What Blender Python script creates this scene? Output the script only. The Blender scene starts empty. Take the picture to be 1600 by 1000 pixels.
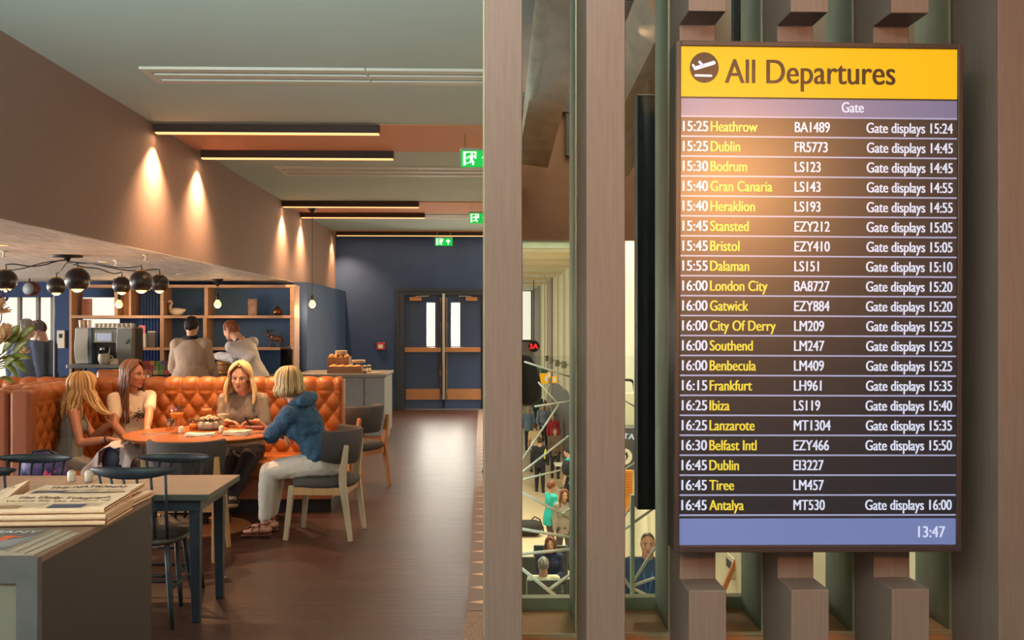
import bpy, math, random
import numpy as np
from mathutils import Vector, Matrix
R = math.radians
random.seed(7)
scene = bpy.context.scene
col = scene.collection

# ------------------------------------------------------------------ camera
FPX = 1555.0
YAW, PITCH, EYE = R(1.66), R(0.147), 1.65
cam_d = bpy.data.cameras.new('camera')
cam_d.sensor_width = 36.0
cam_d.lens = FPX / 1600 * 36.0
cam_d.clip_start = 0.05
cam_d.clip_end = 300
cam = bpy.data.objects.new('camera', cam_d)
col.objects.link(cam)
cam.location = (0, 0, EYE)
cam.rotation_euler = (R(90) + PITCH, 0, -YAW)
scene.camera = cam

# ------------------------------------------------------------------ world, exposure
scene.view_settings.view_transform = 'Standard'
scene.view_settings.look = 'None'
scene.view_settings.gamma = 1.0
scene.view_settings.use_curve_mapping = False
scene.view_settings.exposure = 0.0
world = bpy.data.worlds.new('daylight')
scene.world = world
world.use_nodes = True
wn = world.node_tree
wn.nodes['Background'].inputs['Color'].default_value = (1.0, 0.88, 0.74, 1)
wn.nodes['Background'].inputs['Strength'].default_value = 1.28

def lamp(name, kind, loc, energy, color, rot=(0, 0, 0), **kw):
    d = bpy.data.lights.new(name, kind)
    d.energy = energy
    d.color = color
    for k, v in kw.items():
        setattr(d, k, v)
    o = bpy.data.objects.new(name, d)
    o.location = loc
    o.rotation_euler = rot
    col.objects.link(o)
    return o

def aim(o, target):
    d = Vector(target) - Vector(o.location)
    o.rotation_euler = d.to_track_quat('-Z', 'Y').to_euler()

# daylight of the concourse and of the glazed side of the cafe, plus added fill
sky_l = lamp('concourse_daylight', 'AREA', (1.9, 20.0, 7.0), 4300, (1.0, 0.90, 0.72), (0, 0, 0), shape='RECTANGLE', size=2.4, size_y=16)
near_fill_l = lamp('concourse_near_fill', 'AREA', (1.75, 8.5, 5.9), 420, (1.0, 0.86, 0.66), (0, 0, 0), shape='RECTANGLE', size=2.0, size_y=9)  # unseen lamp added below the steel ceiling to brighten the near concourse
ceil_fill_l = lamp('ceiling_fill_light', 'AREA', (-1.6, -3.5, 1.3), 1080, (0.86, 1.0, 0.96), (R(131), 0, 0), shape='RECTANGLE', size=2.4, size_y=1.2, spread=R(66))  # unseen panel added behind the camera to brighten the ceiling
door_l = lamp('outside_daylight', 'AREA', (-0.75, 19.9, 1.5), 620, (1.0, 0.93, 0.80), (R(-90), 0, 0), shape='RECTANGLE', size=1.9, size_y=2.4)
side_l = lamp('cafe_window_daylight', 'AREA', (-9.2, 8.0, 1.30), 480, (1.0, 0.95, 0.88), (0, R(-90), 0), shape='RECTANGLE', size=1.5, size_y=11, spread=R(112))
warm_l = lamp('cafe_downlight', 'SPOT', (-1.75, 7.7, 3.3), 250, (1.0, 0.60, 0.33), (0, 0, 0), spot_size=R(66), spot_blend=0.9, shadow_soft_size=0.10)
aim(warm_l, (-2.4, 8.4, 0.7))
ledge_l = lamp('concourse_spotlight', 'SPOT', (1.2, 7.6, 3.9), 420, (1.0, 0.62, 0.34), spot_size=R(50), spot_blend=0.5, shadow_soft_size=0.04)
aim(ledge_l, (0.6, 2.85, 0.8))
refl_l = lamp('hall_downlight', 'AREA', (1.53, -1.5, 2.56), 12, (1.0, 0.44, 0.15), shape='DISK', size=0.30, spread=R(60))
aim(refl_l, (0.62, 2.45, 2.0))

# ------------------------------------------------------------------ pixel -> place
def _dir(px, py):
    t, v = (px - 800) / FPX, (500 - py) / FPX
    f = Vector((math.sin(YAW) * math.cos(PITCH), math.cos(YAW) * math.cos(PITCH), math.sin(PITCH)))
    r = Vector((math.cos(YAW), -math.sin(YAW), 0))
    u = r.cross(f)
    return f + r * t + u * v

def P(px, py, Y):
    d = _dir(px, py)
    return Vector((0, 0, EYE)) + d * (Y / d.y)

def G(px, py, z=0.0):
    d = _dir(px, py)
    return Vector((0, 0, EYE)) + d * ((z - EYE) / d.z)

# ------------------------------------------------------------------ materials
def lin(c):
    if isinstance(c, str):
        c = tuple(int(c[i:i + 2], 16) / 255 for i in (1, 3, 5))
    return tuple((x / 12.92 if x <= 0.04045 else ((x + 0.055) / 1.055) ** 2.4) for x in c)

MATS = {}
def mat(name, color, rough=0.5, metal=0.0, var=0.0, vscale=8.0, stretch=(1, 1, 1), bump=0.0, bscale=40.0, emit=0.0, ecol=None,
        trans=0.0, coat=0.0, crough=0.30, spec=0.5, sss=0.0, color2=None, sheen=0.0, ior=1.45):
    if name in MATS:
        return MATS[name]
    m = bpy.data.materials.new(name)
    m.use_nodes = True
    nt = m.node_tree
    b = nt.nodes['Principled BSDF']
    c = lin(color)
    b.inputs['Base Color'].default_value = (*c, 1)
    b.inputs['Roughness'].default_value = rough
    b.inputs['Metallic'].default_value = metal
    b.inputs['Specular IOR Level'].default_value = spec
    b.inputs['IOR'].default_value = ior
    b.inputs['Transmission Weight'].default_value = trans
    b.inputs['Coat Weight'].default_value = coat
    b.inputs['Coat Roughness'].default_value = crough
    b.inputs['Sheen Weight'].default_value = sheen
    if sss:
        b.inputs['Subsurface Weight'].default_value = sss
        b.inputs['Subsurface Radius'].default_value = (0.012, 0.005, 0.003)
    if emit:
        b.inputs['Emission Color'].default_value = (*(lin(ecol) if ecol else c), 1)
        b.inputs['Emission Strength'].default_value = emit
    if var or bump or color2:
        tc = nt.nodes.new('ShaderNodeTexCoord')
        mp = nt.nodes.new('ShaderNodeMapping')
        mp.inputs['Scale'].default_value = stretch
        nt.links.new(tc.outputs['Object'], mp.inputs['Vector'])
    if var or color2:
        n = nt.nodes.new('ShaderNodeTexNoise')
        n.inputs['Scale'].default_value = vscale
        n.inputs['Detail'].default_value = 5
        nt.links.new(mp.outputs['Vector'], n.inputs['Vector'])
        rp = nt.nodes.new('ShaderNodeValToRGB')
        rp.color_ramp.elements[0].position = 0.3
        rp.color_ramp.elements[1].position = 0.7
        c2 = lin(color2) if color2 else tuple(min(1, x * (1 + var)) for x in c)
        c1 = c if color2 else tuple(x * (1 - var) for x in c)
        rp.color_ramp.elements[0].color = (*c1, 1)
        rp.color_ramp.elements[1].color = (*c2, 1)
        nt.links.new(n.outputs['Fac'], rp.inputs['Fac'])
        nt.links.new(rp.outputs['Color'], b.inputs['Base Color'])
    if bump:
        n2 = nt.nodes.new('ShaderNodeTexNoise')
        n2.inputs['Scale'].default_value = bscale
        n2.inputs['Detail'].default_value = 3
        nt.links.new(mp.outputs['Vector'], n2.inputs['Vector'])
        bp = nt.nodes.new('ShaderNodeBump')
        bp.inputs['Strength'].default_value = bump
        bp.inputs['Distance'].default_value = 0.01
        nt.links.new(n2.outputs['Fac'], bp.inputs['Height'])
        nt.links.new(bp.outputs['Normal'], b.inputs['Normal'])
    MATS[name] = m
    return m

def pane_mat(name, tint, clear=0.9, rough=0.02, ior=1.42):
    """thin pane: mostly see-through, a fresnel reflection on top"""
    if name in MATS:
        return MATS[name]
    m = bpy.data.materials.new(name)
    m.use_nodes = True
    nt = m.node_tree
    nt.nodes.remove(nt.nodes['Principled BSDF'])
    out = nt.nodes['Material Output']
    tr = nt.nodes.new('ShaderNodeBsdfTransparent')
    tr.inputs['Color'].default_value = (*[x * clear for x in lin(tint)], 1)
    gl = nt.nodes.new('ShaderNodeBsdfGlossy')
    gl.inputs['Roughness'].default_value = rough
    gl.inputs['Color'].default_value = (0.9, 0.9, 0.9, 1)
    fr = nt.nodes.new('ShaderNodeFresnel')
    fr.inputs['IOR'].default_value = ior
    ge = nt.nodes.new('ShaderNodeNewGeometry')
    sb = nt.nodes.new('ShaderNodeMath')
    sb.operation = 'SUBTRACT'
    sb.use_clamp = True
    nt.links.new(fr.outputs['Fac'], sb.inputs[0])
    nt.links.new(ge.outputs['Backfacing'], sb.inputs[1])
    mx = nt.nodes.new('ShaderNodeMixShader')
    nt.links.new(sb.outputs['Value'], mx.inputs['Fac'])
    nt.links.new(tr.outputs['BSDF'], mx.inputs[1])
    nt.links.new(gl.outputs['BSDF'], mx.inputs[2])
    nt.links.new(mx.outputs['Shader'], out.inputs['Surface'])
    MATS[name] = m
    return m

# ------------------------------------------------------------------ mesh helper
class MB:
    def __init__(s):
        s.v, s.f, s.m = [], [], []
    def add(s, vs, fs, mi=0):
        o = len(s.v)
        s.v += [tuple(x) for x in vs]
        s.f += [tuple(i + o for i in f) for f in fs]
        s.m += [mi] * len(fs)
        return s
    def box(s, x0, x1, y0, y1, z0, z1, mi=0):
        vs = [(x, y, z) for z in (z0, z1) for y in (y0, y1) for x in (x0, x1)]
        return s.add(vs, [(0, 2, 3, 1), (4, 5, 7, 6), (0, 1, 5, 4), (2, 6, 7, 3), (0, 4, 6, 2), (1, 3, 7, 5)], mi)
    def beam(s, a, b, w, h, up=(0, 0, 1), w2=None, h2=None, mi=0):
        a, b = Vector(a), Vector(b)
        d = (b - a).normalized()
        r = d.cross(Vector(up))
        if r.length < 1e-4:
            r = d.cross(Vector((1, 0, 0)))
        r.normalize()
        u = r.cross(d)
        w2, h2 = (w if w2 is None else w2), (h if h2 is None else h2)
        vs = [a - r * w / 2 - u * h / 2, a + r * w / 2 - u * h / 2, a + r * w / 2 + u * h / 2, a - r * w / 2 + u * h / 2,
              b - r * w2 / 2 - u * h2 / 2, b + r * w2 / 2 - u * h2 / 2, b + r * w2 / 2 + u * h2 / 2, b - r * w2 / 2 + u * h2 / 2]
        return s.add(vs, [(0, 1, 2, 3), (7, 6, 5, 4), (0, 4, 5, 1), (1, 5, 6, 2), (2, 6, 7, 3), (3, 7, 4, 0)], mi)
    def tube(s, pts, rad, seg=8, mi=0, cap=True):
        pts = [Vector(p) for p in pts]
        n = len(pts)
        rads = rad if isinstance(rad, (list, tuple)) else [rad] * n
        vs, fs, r0 = [], [], None
        for i, p in enumerate(pts):
            d = (pts[min(i + 1, n - 1)] - pts[max(i - 1, 0)])
            if d.length < 1e-9:
                d = Vector((0, 0, 1))
            d.normalize()
            if r0 is None:
                r0 = d.cross(Vector((0, 0, 1)) if abs(d.z) < 0.9 else Vector((1, 0, 0))).normalized()
            else:
                r0 = (r0 - d * r0.dot(d))
                r0 = r0.normalized() if r0.length > 1e-6 else d.orthogonal().normalized()
            u = d.cross(r0)
            for k in range(seg):
                t = 2 * math.pi * k / seg
                vs.append(p + (r0 * math.cos(t) + u * math.sin(t)) * rads[i])
        for i in range(n - 1):
            for k in range(seg):
                k2 = (k + 1) % seg
                fs.append((i * seg + k, i * seg + k2, (i + 1) * seg + k2, (i + 1) * seg + k))
        if cap:
            fs.append(tuple(range(seg - 1, -1, -1)))
            fs.append(tuple((n - 1) * seg + k for k in range(seg)))
        return s.add(vs, fs, mi)
    def lathe(s, prof, c=(0, 0, 0), seg=24, mi=0, sx=1.0, sy=1.0):
        """prof: (r, z) from bottom to top, closed to the axis when r == 0"""
        vs, fs, rows = [], [], []
        for r, z in prof:
            if r <= 1e-6:
                rows.append([len(vs)])
                vs.append((c[0], c[1], c[2] + z))
            else:
                rows.append(list(range(len(vs), len(vs) + seg)))
                vs += [(c[0] + r * sx * math.cos(2 * math.pi * k / seg), c[1] + r * sy * math.sin(2 * math.pi * k / seg), c[2] + z) for k in range(seg)]
        for a, b in zip(rows, rows[1:]):
            for k in range(seg):
                k2 = (k + 1) % seg
                if len(a) == 1 and len(b) == 1:
                    continue
                if len(a) == 1:
                    fs.append((a[0], b[k2], b[k]))
                elif len(b) == 1:
                    fs.append((a[k], a[k2], b[0]))
                else:
                    fs.append((a[k], a[k2], b[k2], b[k]))
        return s.add(vs, fs, mi)
    def ball(s, c, r, seg=14, ring=9, mi=0, rot=None):
        rx, ry, rz = r if isinstance(r, (tuple, list)) else (r, r, r)
        prof = [(math.sin(math.pi * i / ring), -math.cos(math.pi * i / ring)) for i in range(ring + 1)]
        t = MB().lathe([(0 if i in (0, ring) else p[0], p[1]) for i, p in enumerate(prof)], seg=seg)
        M = rot or Matrix.Identity(3)
        c = Vector(c)
        return s.add([c + M @ Vector((x * rx, y * ry, z * rz)) for x, y, z in t.v], t.f, mi)
    def prism(s, poly, d, n=Vector((0, 0, 1)), mi=0):
        """poly: list of 3-D points; extruded by vector d"""
        d = Vector(d)
        k = len(poly)
        vs = [Vector(p) for p in poly] + [Vector(p) + d for p in poly]
        fs = [tuple(range(k - 1, -1, -1)), tuple(range(k, 2 * k))]
        fs += [(i, (i + 1) % k, k + (i + 1) % k, k + i) for i in range(k)]
        return s.add(vs, fs, mi)
    def grid(s, fn, nu, nv, mi=0, wrap=False):
        vs = [fn(i / nu, j / nv) for j in range(nv + 1) for i in range(nu + 1)]
        w = nu + 1
        fs = [(j * w + i, j * w + i + 1, (j + 1) * w + i + 1, (j + 1) * w + i) for j in range(nv) for i in range(nu)]
        return s.add(vs, fs, mi)
    def build(s, name, m, parent=None, loc=(0, 0, 0), rz=0.0, smooth=False, bevel=0.0, solid=0.0, segs=2, subd=0, fix=True):
        me = bpy.data.meshes.new(name)
        me.from_pydata([tuple(v) for v in s.v], [], s.f)
        ms = m if isinstance(m, (list, tuple)) else [m]
        for x in ms:
            me.materials.append(x)
        if len(ms) > 1:
            me.polygons.foreach_set('material_index', s.m)
        if fix:
            import bmesh
            bm = bmesh.new()
            bm.from_mesh(me)
            bmesh.ops.recalc_face_normals(bm, faces=bm.faces)
            bm.to_mesh(me)
            bm.free()
        if smooth:
            me.polygons.foreach_set('use_smooth', [True] * len(me.polygons))
        me.update()
        o = bpy.data.objects.new(name, me)
        col.objects.link(o)
        o.parent = parent
        o.location = loc
        o.rotation_euler = (0, 0, rz)
        if solid:
            md = o.modifiers.new('thick', 'SOLIDIFY')
            md.thickness = solid
            md.offset = 0
        if bevel:
            md = o.modifiers.new('edge', 'BEVEL')
            md.width = bevel
            md.segments = segs
            md.limit_method = 'ANGLE'
            md.angle_limit = R(40)
            if not smooth:
                me.polygons.foreach_set('use_smooth', [True] * len(me.polygons))
                md.harden_normals = True
        if subd:
            md = o.modifiers.new('soft', 'SUBSURF')
            md.levels = md.render_levels = subd
        return o

def tag(o, label=None, cat=None, group=None, kind=None):
    if label: o['label'] = label
    if cat: o['category'] = cat
    if group: o['group'] = group
    if kind: o['kind'] = kind
    return o

def thing(name, label, cat, loc=(0, 0, 0), rz=0.0, group=None):
    o = bpy.data.objects.new(name, None)
    o.empty_display_size = 0.1
    col.objects.link(o)
    o.location = loc
    o.rotation_euler = (0, 0, rz)
    return tag(o, label, cat, group)

def kids(o):
    return [c for c in list(o.children)]

def copy_tree(o, parent=None):
    c = o.copy()
    col.objects.link(c)
    c.parent = parent
    for ch in kids(o):
        copy_tree(ch, c)
    return c

def dup(o, loc, rz, label, group=None):
    c = copy_tree(o)
    c.location = loc
    c.rotation_euler = (0, 0, rz)
    c['label'] = label
    if group: c['group'] = group
    return c

def struct(mb, name, m, **kw):
    return tag(mb.build(name, m, **kw), kind='structure')

# ------------------------------------------------------------------ text
def text_mb(s, depth=0.0):
    cu = bpy.data.curves.new('txt', 'FONT')
    cu.body = s
    cu.size = 1.0
    cu.extrude = depth
    cu.resolution_u = 6
    o = bpy.data.objects.new('txt', cu)
    col.objects.link(o)
    bpy.context.view_layer.update()
    me = bpy.data.meshes.new_from_object(o.evaluated_get(bpy.context.evaluated_depsgraph_get()))
    vs = [tuple(v.co) for v in me.vertices]
    fs = [tuple(p.vertices) for p in me.polygons]
    bpy.data.objects.remove(o)
    bpy.data.curves.remove(cu)
    bpy.data.meshes.remove(me)
    return vs, fs

_tcache = {}
def text_raw(s):
    if s not in _tcache:
        _tcache[s] = text_mb(s)
    return _tcache[s]

def text_w(s):
    vs, _ = text_raw(s)
    return max(v[0] for v in vs) - min(v[0] for v in vs)

CAP = None
def cap_h():
    global CAP
    if CAP is None:
        vs, _ = text_raw('H')
        CAP = max(v[1] for v in vs)
    return CAP

def put_text(mb, s, x, z, cap, xs=None, width=None, align='L', y=0.0, bold=0.0, mi=0, axis='XZ'):
    """adds flat lettering to mb; x,z baseline start; cap = capital height; xs = width factor on the natural shape"""
    vs, fs = text_raw(s)
    k = cap / cap_h()
    x0 = min(v[0] for v in vs)
    w = max(v[0] for v in vs) - x0
    kx = k * (xs or 1.0)
    if width is not None:
        kx = width / w
    ox = x if align == 'L' else (x - w * kx if align == 'R' else x - w * kx / 2)
    shifts = [0.0] if not bold else [-bold, 0.0, bold]
    for n, sh in enumerate(shifts):
        pts = []
        for vx, vy, _ in vs:
            a, b = ox + (vx - x0) * kx + sh, z + vy * k
            pts.append((a, y - 0.00005 * n, b) if axis == 'XZ' else (a, b, y + 0.00005 * n))
        mb.add(pts, fs, mi)
    return w * kx
# ------------------------------------------------------------------ shared materials
def plank_mat(name, c1, c2, cm, w, l, rough=0.35, bump=0.15, rot=0.0):
    m = bpy.data.materials.new(name)
    m.use_nodes = True
    nt = m.node_tree
    b = nt.nodes['Principled BSDF']
    tc = nt.nodes.new('ShaderNodeTexCoord')
    mp = nt.nodes.new('ShaderNodeMapping')
    mp.inputs['Rotation'].default_value = (0, 0, rot)
    nt.links.new(tc.outputs['Object'], mp.inputs['Vector'])
    br = nt.nodes.new('ShaderNodeTexBrick')
    br.inputs['Scale'].default_value = 1.0
    br.inputs['Brick Width'].default_value = l
    br.inputs['Row Height'].default_value = w
    br.inputs['Mortar Size'].default_value = 0.0025
    br.inputs['Color1'].default_value = (*lin(c1), 1)
    br.inputs['Color2'].default_value = (*lin(c2), 1)
    br.inputs['Mortar'].default_value = (*lin(cm), 1)
    br.offset = 0.37
    nt.links.new(mp.outputs['Vector'], br.inputs['Vector'])
    mp2 = nt.nodes.new('ShaderNodeMapping')
    mp2.inputs['Scale'].default_value = (1.2, 16, 1) if not rot else (16, 1.2, 1)
    nt.links.new(tc.outputs['Object'], mp2.inputs['Vector'])
    n = nt.nodes.new('ShaderNodeTexNoise')
    n.inputs['Scale'].default_value = 2.2
    n.inputs['Detail'].default_value = 7
    n.inputs['Roughness'].default_value = 0.65
    nt.links.new(mp2.outputs['Vector'], n.inputs['Vector'])
    rp = nt.nodes.new('ShaderNodeValToRGB')
    rp.color_ramp.elements[0].position = 0.3
    rp.color_ramp.elements[0].color = (0.45, 0.42, 0.4, 1)
    rp.color_ramp.elements[1].position = 0.72
    rp.color_ramp.elements[1].color = (1.25, 1.22, 1.2, 1)
    nt.links.new(n.outputs['Fac'], rp.inputs['Fac'])
    mx = nt.nodes.new('ShaderNodeMix')
    mx.data_type = 'RGBA'
    mx.blend_type = 'MULTIPLY'
    mx.inputs['Factor'].default_value = 1.0
    nt.links.new(br.outputs['Color'], mx.inputs['A'])
    nt.links.new(rp.outputs['Color'], mx.inputs['B'])
    nt.links.new(mx.outputs['Result'], b.inputs['Base Color'])
    rr = nt.nodes.new('ShaderNodeMapRange')
    rr.inputs['To Min'].default_value = rough - 0.1
    rr.inputs['To Max'].default_value = rough + 0.14
    nt.links.new(n.outputs['Fac'], rr.inputs['Value'])
    nt.links.new(rr.outputs['Result'], b.inputs['Roughness'])
    bp = nt.nodes.new('ShaderNodeBump')
    bp.inputs['Strength'].default_value = bump
    bp.inputs['Distance'].default_value = 0.004
    nt.links.new(n.outputs['Fac'], bp.inputs['Height'])
    nt.links.new(bp.outputs['Normal'], b.inputs['Normal'])
    return m

M_floor = plank_mat('dark wood planks', '#492f28', '#3a2620', '#221713', 0.16, 1.25, rough=0.33, bump=0.8)
M_soffit = plank_mat('pale washed boards', '#dcd3c8', '#d0c6ba', '#bdb2a6', 0.14, 2.2, rough=0.6, bump=0.1, rot=R(90))
M_ceil = mat('ceiling paint', '#a6b6b2', rough=0.9, var=0.03, vscale=1.5)
M_warmband = mat('warm lit ceiling tint', '#c08a6c', rough=0.75, var=0.04, vscale=2)
M_bulk = mat('taupe wall paint', '#8a736c', rough=0.8, var=0.05, vscale=30, stretch=(1, 1, 1), bump=0.03, bscale=160)
M_navy = mat('navy wall paint', '#344c76', rough=0.75, var=0.08, vscale=3)
M_navyd = mat('navy door paint', '#333a48', rough=0.5, var=0.05)
M_post = mat('brown timber', '#725b52', rough=0.55, var=0.10, vscale=9, stretch=(14, 14, 0.7), bump=0.08, bscale=60)
M_fin = mat('patinated steel', '#7b8274', rough=0.55, metal=0.25, var=0.28, vscale=5, stretch=(2, 2, 0.6))
M_black = mat('black metal', '#201f22', rough=0.45, metal=0.3)
M_darkbr = mat('dark bronze metal', '#3b2d29', rough=0.45, metal=0.3)
M_white = mat('white paint', '#dcd8cc', rough=0.6)
M_vent = mat('vent paint', '#bcbbb0', rough=0.6)
M_slot = mat('vent slot', '#3a3a38', rough=0.8)
M_steel = mat('brushed steel', '#b8b4ac', rough=0.28, metal=0.9, var=0.08, vscale=20, stretch=(1, 1, 8))
M_copper = mat('copper plate', '#b5835c', rough=0.42, metal=0.55, var=0.06, vscale=6)
M_warmglow = mat('warm diffuser', '#ffd9a0', rough=0.5, emit=1.5, ecol='#ffb676')
M_bulb = mat('filament bulb glow', '#ffdca0', rough=0.3, emit=4.5, ecol='#ffb458')
M_brownp = mat('rust brown panel', '#704c35', rough=0.55, metal=0.1, var=0.25, vscale=1.6)
M_steelbr = mat('rust brown steel beam', '#70553f', rough=0.45, metal=0.35, var=0.3, vscale=4)
M_cream = mat('cream plaster panel', '#d2ccb2', rough=0.6, var=0.08, vscale=1.2)
M_creamd = mat('grey timber panel', '#8a7a68', rough=0.6, var=0.15, vscale=2)
M_conf = mat('cream terrazzo', '#cdb597', rough=0.28, var=0.06, vscale=3)
M_pane = pane_mat('clear pane', '#ffffff', 0.985)
M_paneg = pane_mat('green edged pane', '#f3f7f1', 0.985)
M_oak = mat('oiled oak', '#b4895c', rough=0.45, var=0.15, vscale=6, stretch=(8, 8, 0.8))
M_oakr = mat('orange oak', '#a4683c', rough=0.45, var=0.15, vscale=6, stretch=(8, 8, 0.8))
M_shelf = mat('light oak shelf', '#b08a6c', rough=0.5, var=0.12, vscale=5, stretch=(1, 8, 8))

ZC = 3.34
YB = 18.9
EDGE = 0.0385
BX = -2.79

# ------------------------------------------------------------------ floors, ceilings
def slab(poly, z0, z1, name, m):
    mb = MB().prism([Vector((x, y, z0)) for x, y in poly], (0, 0, z1 - z0))
    return struct(mb, name, m)

deck = [(-9.5, -6), (2.6, -6), (2.6, 2.70), (0.105, 2.70), (EDGE * YB + 0.02, YB + 0.2), (-9.5, YB + 0.2)]
slab(deck, -0.25, 0.0, 'floor', M_floor)
slab([(-3.0, -6), (2.6, -6), (2.6, 2.42), (0.1, 2.42), (0.105, 2.70), (EDGE * YB + 0.02, YB + 0.2), (-3.0, YB + 0.2)], ZC, ZC + 0.2, 'ceiling', M_ceil)
slab([(-9.5, -6), (BX, -6), (BX, YB), (-9.5, YB)], 2.245, 2.2515, 'ceiling_soffit', M_soffit)
struct(MB().box(BX - 0.15, BX, -6, YB, 2.252, ZC), 'wall_bulkhead', M_bulk)
# unseen walls added behind the camera on the right, keeping board reflections dark
struct(MB().box(-0.9, 2.7, -6.2, -6.0, 0, ZC).box(2.6, 2.8, -6.0, 2.7, 0, ZC), 'wall_blocker', mat('dark taupe paint', '#5c4e48', rough=0.8))

# ceiling bands with the warm light of the bars put into their colour
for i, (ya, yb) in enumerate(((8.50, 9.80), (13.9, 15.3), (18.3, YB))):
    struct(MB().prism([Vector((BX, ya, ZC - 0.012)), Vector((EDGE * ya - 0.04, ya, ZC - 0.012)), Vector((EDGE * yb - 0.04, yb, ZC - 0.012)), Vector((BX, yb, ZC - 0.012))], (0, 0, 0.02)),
           'trim_%d' % (i + 1), M_warmband)

# patterned strip along the deck edge
mb = MB()
xl = -0.093
mb.add([(xl, 5.7, 0.002), (EDGE * 5.7 - 0.02, 5.7, 0.002), (EDGE * 18.8, 18.8, 0.002), (xl, 18.8, 0.002)], [(0, 1, 2, 3)], 0)
y = 5.72
while y < 18.5:
    mb.add([(xl + 0.012, y + 0.15, 0.004), (EDGE * y - 0.025, y + 0.02, 0.004), (EDGE * y - 0.025, y + 0.28, 0.004)], [(0, 1, 2)], 1)
    y += 0.325
mb.add([(xl - 0.02, 5.0, 0.002), (EDGE * 5 - 0.02, 5.0, 0.002), (EDGE * 5.7 - 0.02, 5.69, 0.002), (xl, 5.69, 0.002)], [(0, 1, 2, 3)], 2)
struct(mb, 'trim_floor_strip', [mat('taupe floor strip', '#6b574e', rough=0.6), mat('tan triangle inlay', '#c39a7c', rough=0.6),
                               mat('ribbed tan mat', '#7c6251', rough=0.8, var=0.35, vscale=18, stretch=(10, 1, 1))], fix=False)

# ------------------------------------------------------------------ back wall with the double doors
DX0, DX1, DZ = -1.615, 0.115, 2.257
mb = MB()
mb.box(-5.2, DX0, YB, YB + 0.2, 0, ZC)
mb.box(DX0, DX1, YB, YB + 0.2, DZ, ZC)
mb.box(DX1, 0.75, YB, YB + 0.2, 0, ZC)
struct(mb, 'wall_back', M_navy)
struct(MB().box(-5.2, DX0, YB - 0.015, YB, 0, 0.09), 'baseboard_back', M_navyd)

door = tag(bpy.data.objects.new('door_1', None), kind='structure')
col.objects.link(door)
door.location = ((DX0 + DX1) / 2, YB, 0)
cx = (DX0 + DX1) / 2
hw = (DX1 - DX0) / 2
mb = MB()
mb.box(-hw, -hw + 0.13, -0.02, 0.19, 0, DZ).box(hw - 0.13, hw, -0.02, 0.19, 0, DZ).box(-hw + 0.13, hw - 0.13, -0.02, 0.19, DZ - 0.09, DZ)
mb.box(-hw - 0.03, -hw + 0.02, -0.03, -0.001, 0, DZ + 0.03).box(hw - 0.02, hw + 0.03, -0.03, -0.001, 0, DZ + 0.03).box(-hw + 0.02, hw - 0.02, -0.03, -0.001, DZ - 0.02, DZ + 0.03)
mb.box(-hw + 0.10, -hw + 0.16, 0.082, 0.12, 0, DZ - 0.09).box(hw - 0.16, hw - 0.10, 0.082, 0.12, 0, DZ - 0.09).box(-hw + 0.1, hw - 0.1, 0.082, 0.12, DZ - 0.12, DZ - 0.09)
mb.build('door_frame', M_navyd, door, bevel=0.004)
MB().box(-0.06, 0.06, 0.082, 0.10, 0, DZ - 0.1).build('meeting_stile', M_navyd, door)
MB().box(-hw, hw, 0.0, 0.19, 0.0, 0.012).build('threshold', M_steel, door)
for sgn in (-1, 1):
    xa, xb = (-hw + 0.135, -0.025) if sgn < 0 else (0.025, hw - 0.135)
    # glazed slot
    px = (667, 680) if sgn < 0 else (705, 719)
    ga, gb = (px[0] - 755) / 82.3 - cx, (px[1] - 755) / 82.3 - cx
    za, zb = 1.65 - (541 - 504) / 82.3, 1.65 + (504 - 473) / 82.3
    mb = MB()
    mb.box(xa, ga, 0.03, 0.08, 0.01, DZ - 0.095).box(gb, xb, 0.03, 0.08, 0.01, DZ - 0.095)
    mb.box(ga, gb, 0.03, 0.08, 0.01, za).box(ga, gb, 0.03, 0.08, zb, DZ - 0.095)
    leaf = mb.build('door_leaf', mat('navy door leaf', '#33476a', rough=0.5), door)
    MB().box(ga - 0.004, gb + 0.004, 0.05, 0.056, za, zb).build('pane', M_pane, leaf)
    MB().box(xa + 0.01, xb - 0.02, 0.018, 0.03, 0.185, 0.39).build('kick_plate', M_copper, leaf, bevel=0.002)
    MB().box(xa + 0.0, xb - 0.03, -0.045, -0.01, 1.09, 1.18).box(xa, xa + 0.05, -0.01, 0.03, 1.1, 1.17).box(xb - 0.08, xb - 0.03, -0.01, 0.03, 1.1, 1.17).build('push_bar', M_copper, leaf, bevel=0.006)
    ca = xa + 0.09 if sgn < 0 else xb - 0.31
    MB().box(ca, ca + 0.22, -0.03, 0.03, 2.06, 2.13).build('door_closer', M_copper, leaf, bevel=0.005)
    MB().beam((ca + 0.11, -0.01, 2.145), (ca + (0.36 if sgn < 0 else -0.14), -0.03, 2.152), 0.03, 0.012).build('closer_arm', M_steel, leaf)
    xr = -0.055 if sgn < 0 else 0.055
    mb = MB().tube([(xr, 0.0, 0.2), (xr, 0.0, 2.12)], 0.013, 8)
    for z in (0.25, 0.7, 1.15, 1.6, 2.08):
        mb.box(xr - 0.022, xr + 0.022, -0.012, 0.03, z - 0.04, z + 0.04)
    mb.build('latch_rod', mat('bronze rod', '#80685a', rough=0.4, metal=0.6), leaf)
MB().box(-0.025, 0.025, -0.05, 0.0, 0.19, 2.2).build('centre_post', M_steel, door, bevel=0.006)

# red break-glass call point on the navy wall
o = thing('fire_alarm_point', 'small red fire alarm call point on the navy wall left of the double doors', 'fire alarm', P(595, 541, YB))
MB().box(-0.075, 0.075, -0.045, 0, -0.07, 0.07).build('housing', mat('alarm red', '#c23a34', rough=0.4), o, bevel=0.008)
MB().box(-0.045, 0.045, -0.049, -0.045, -0.04, 0.035).build('glass_plate', mat('alarm white', '#e8d8d0', rough=0.4), o)

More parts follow.
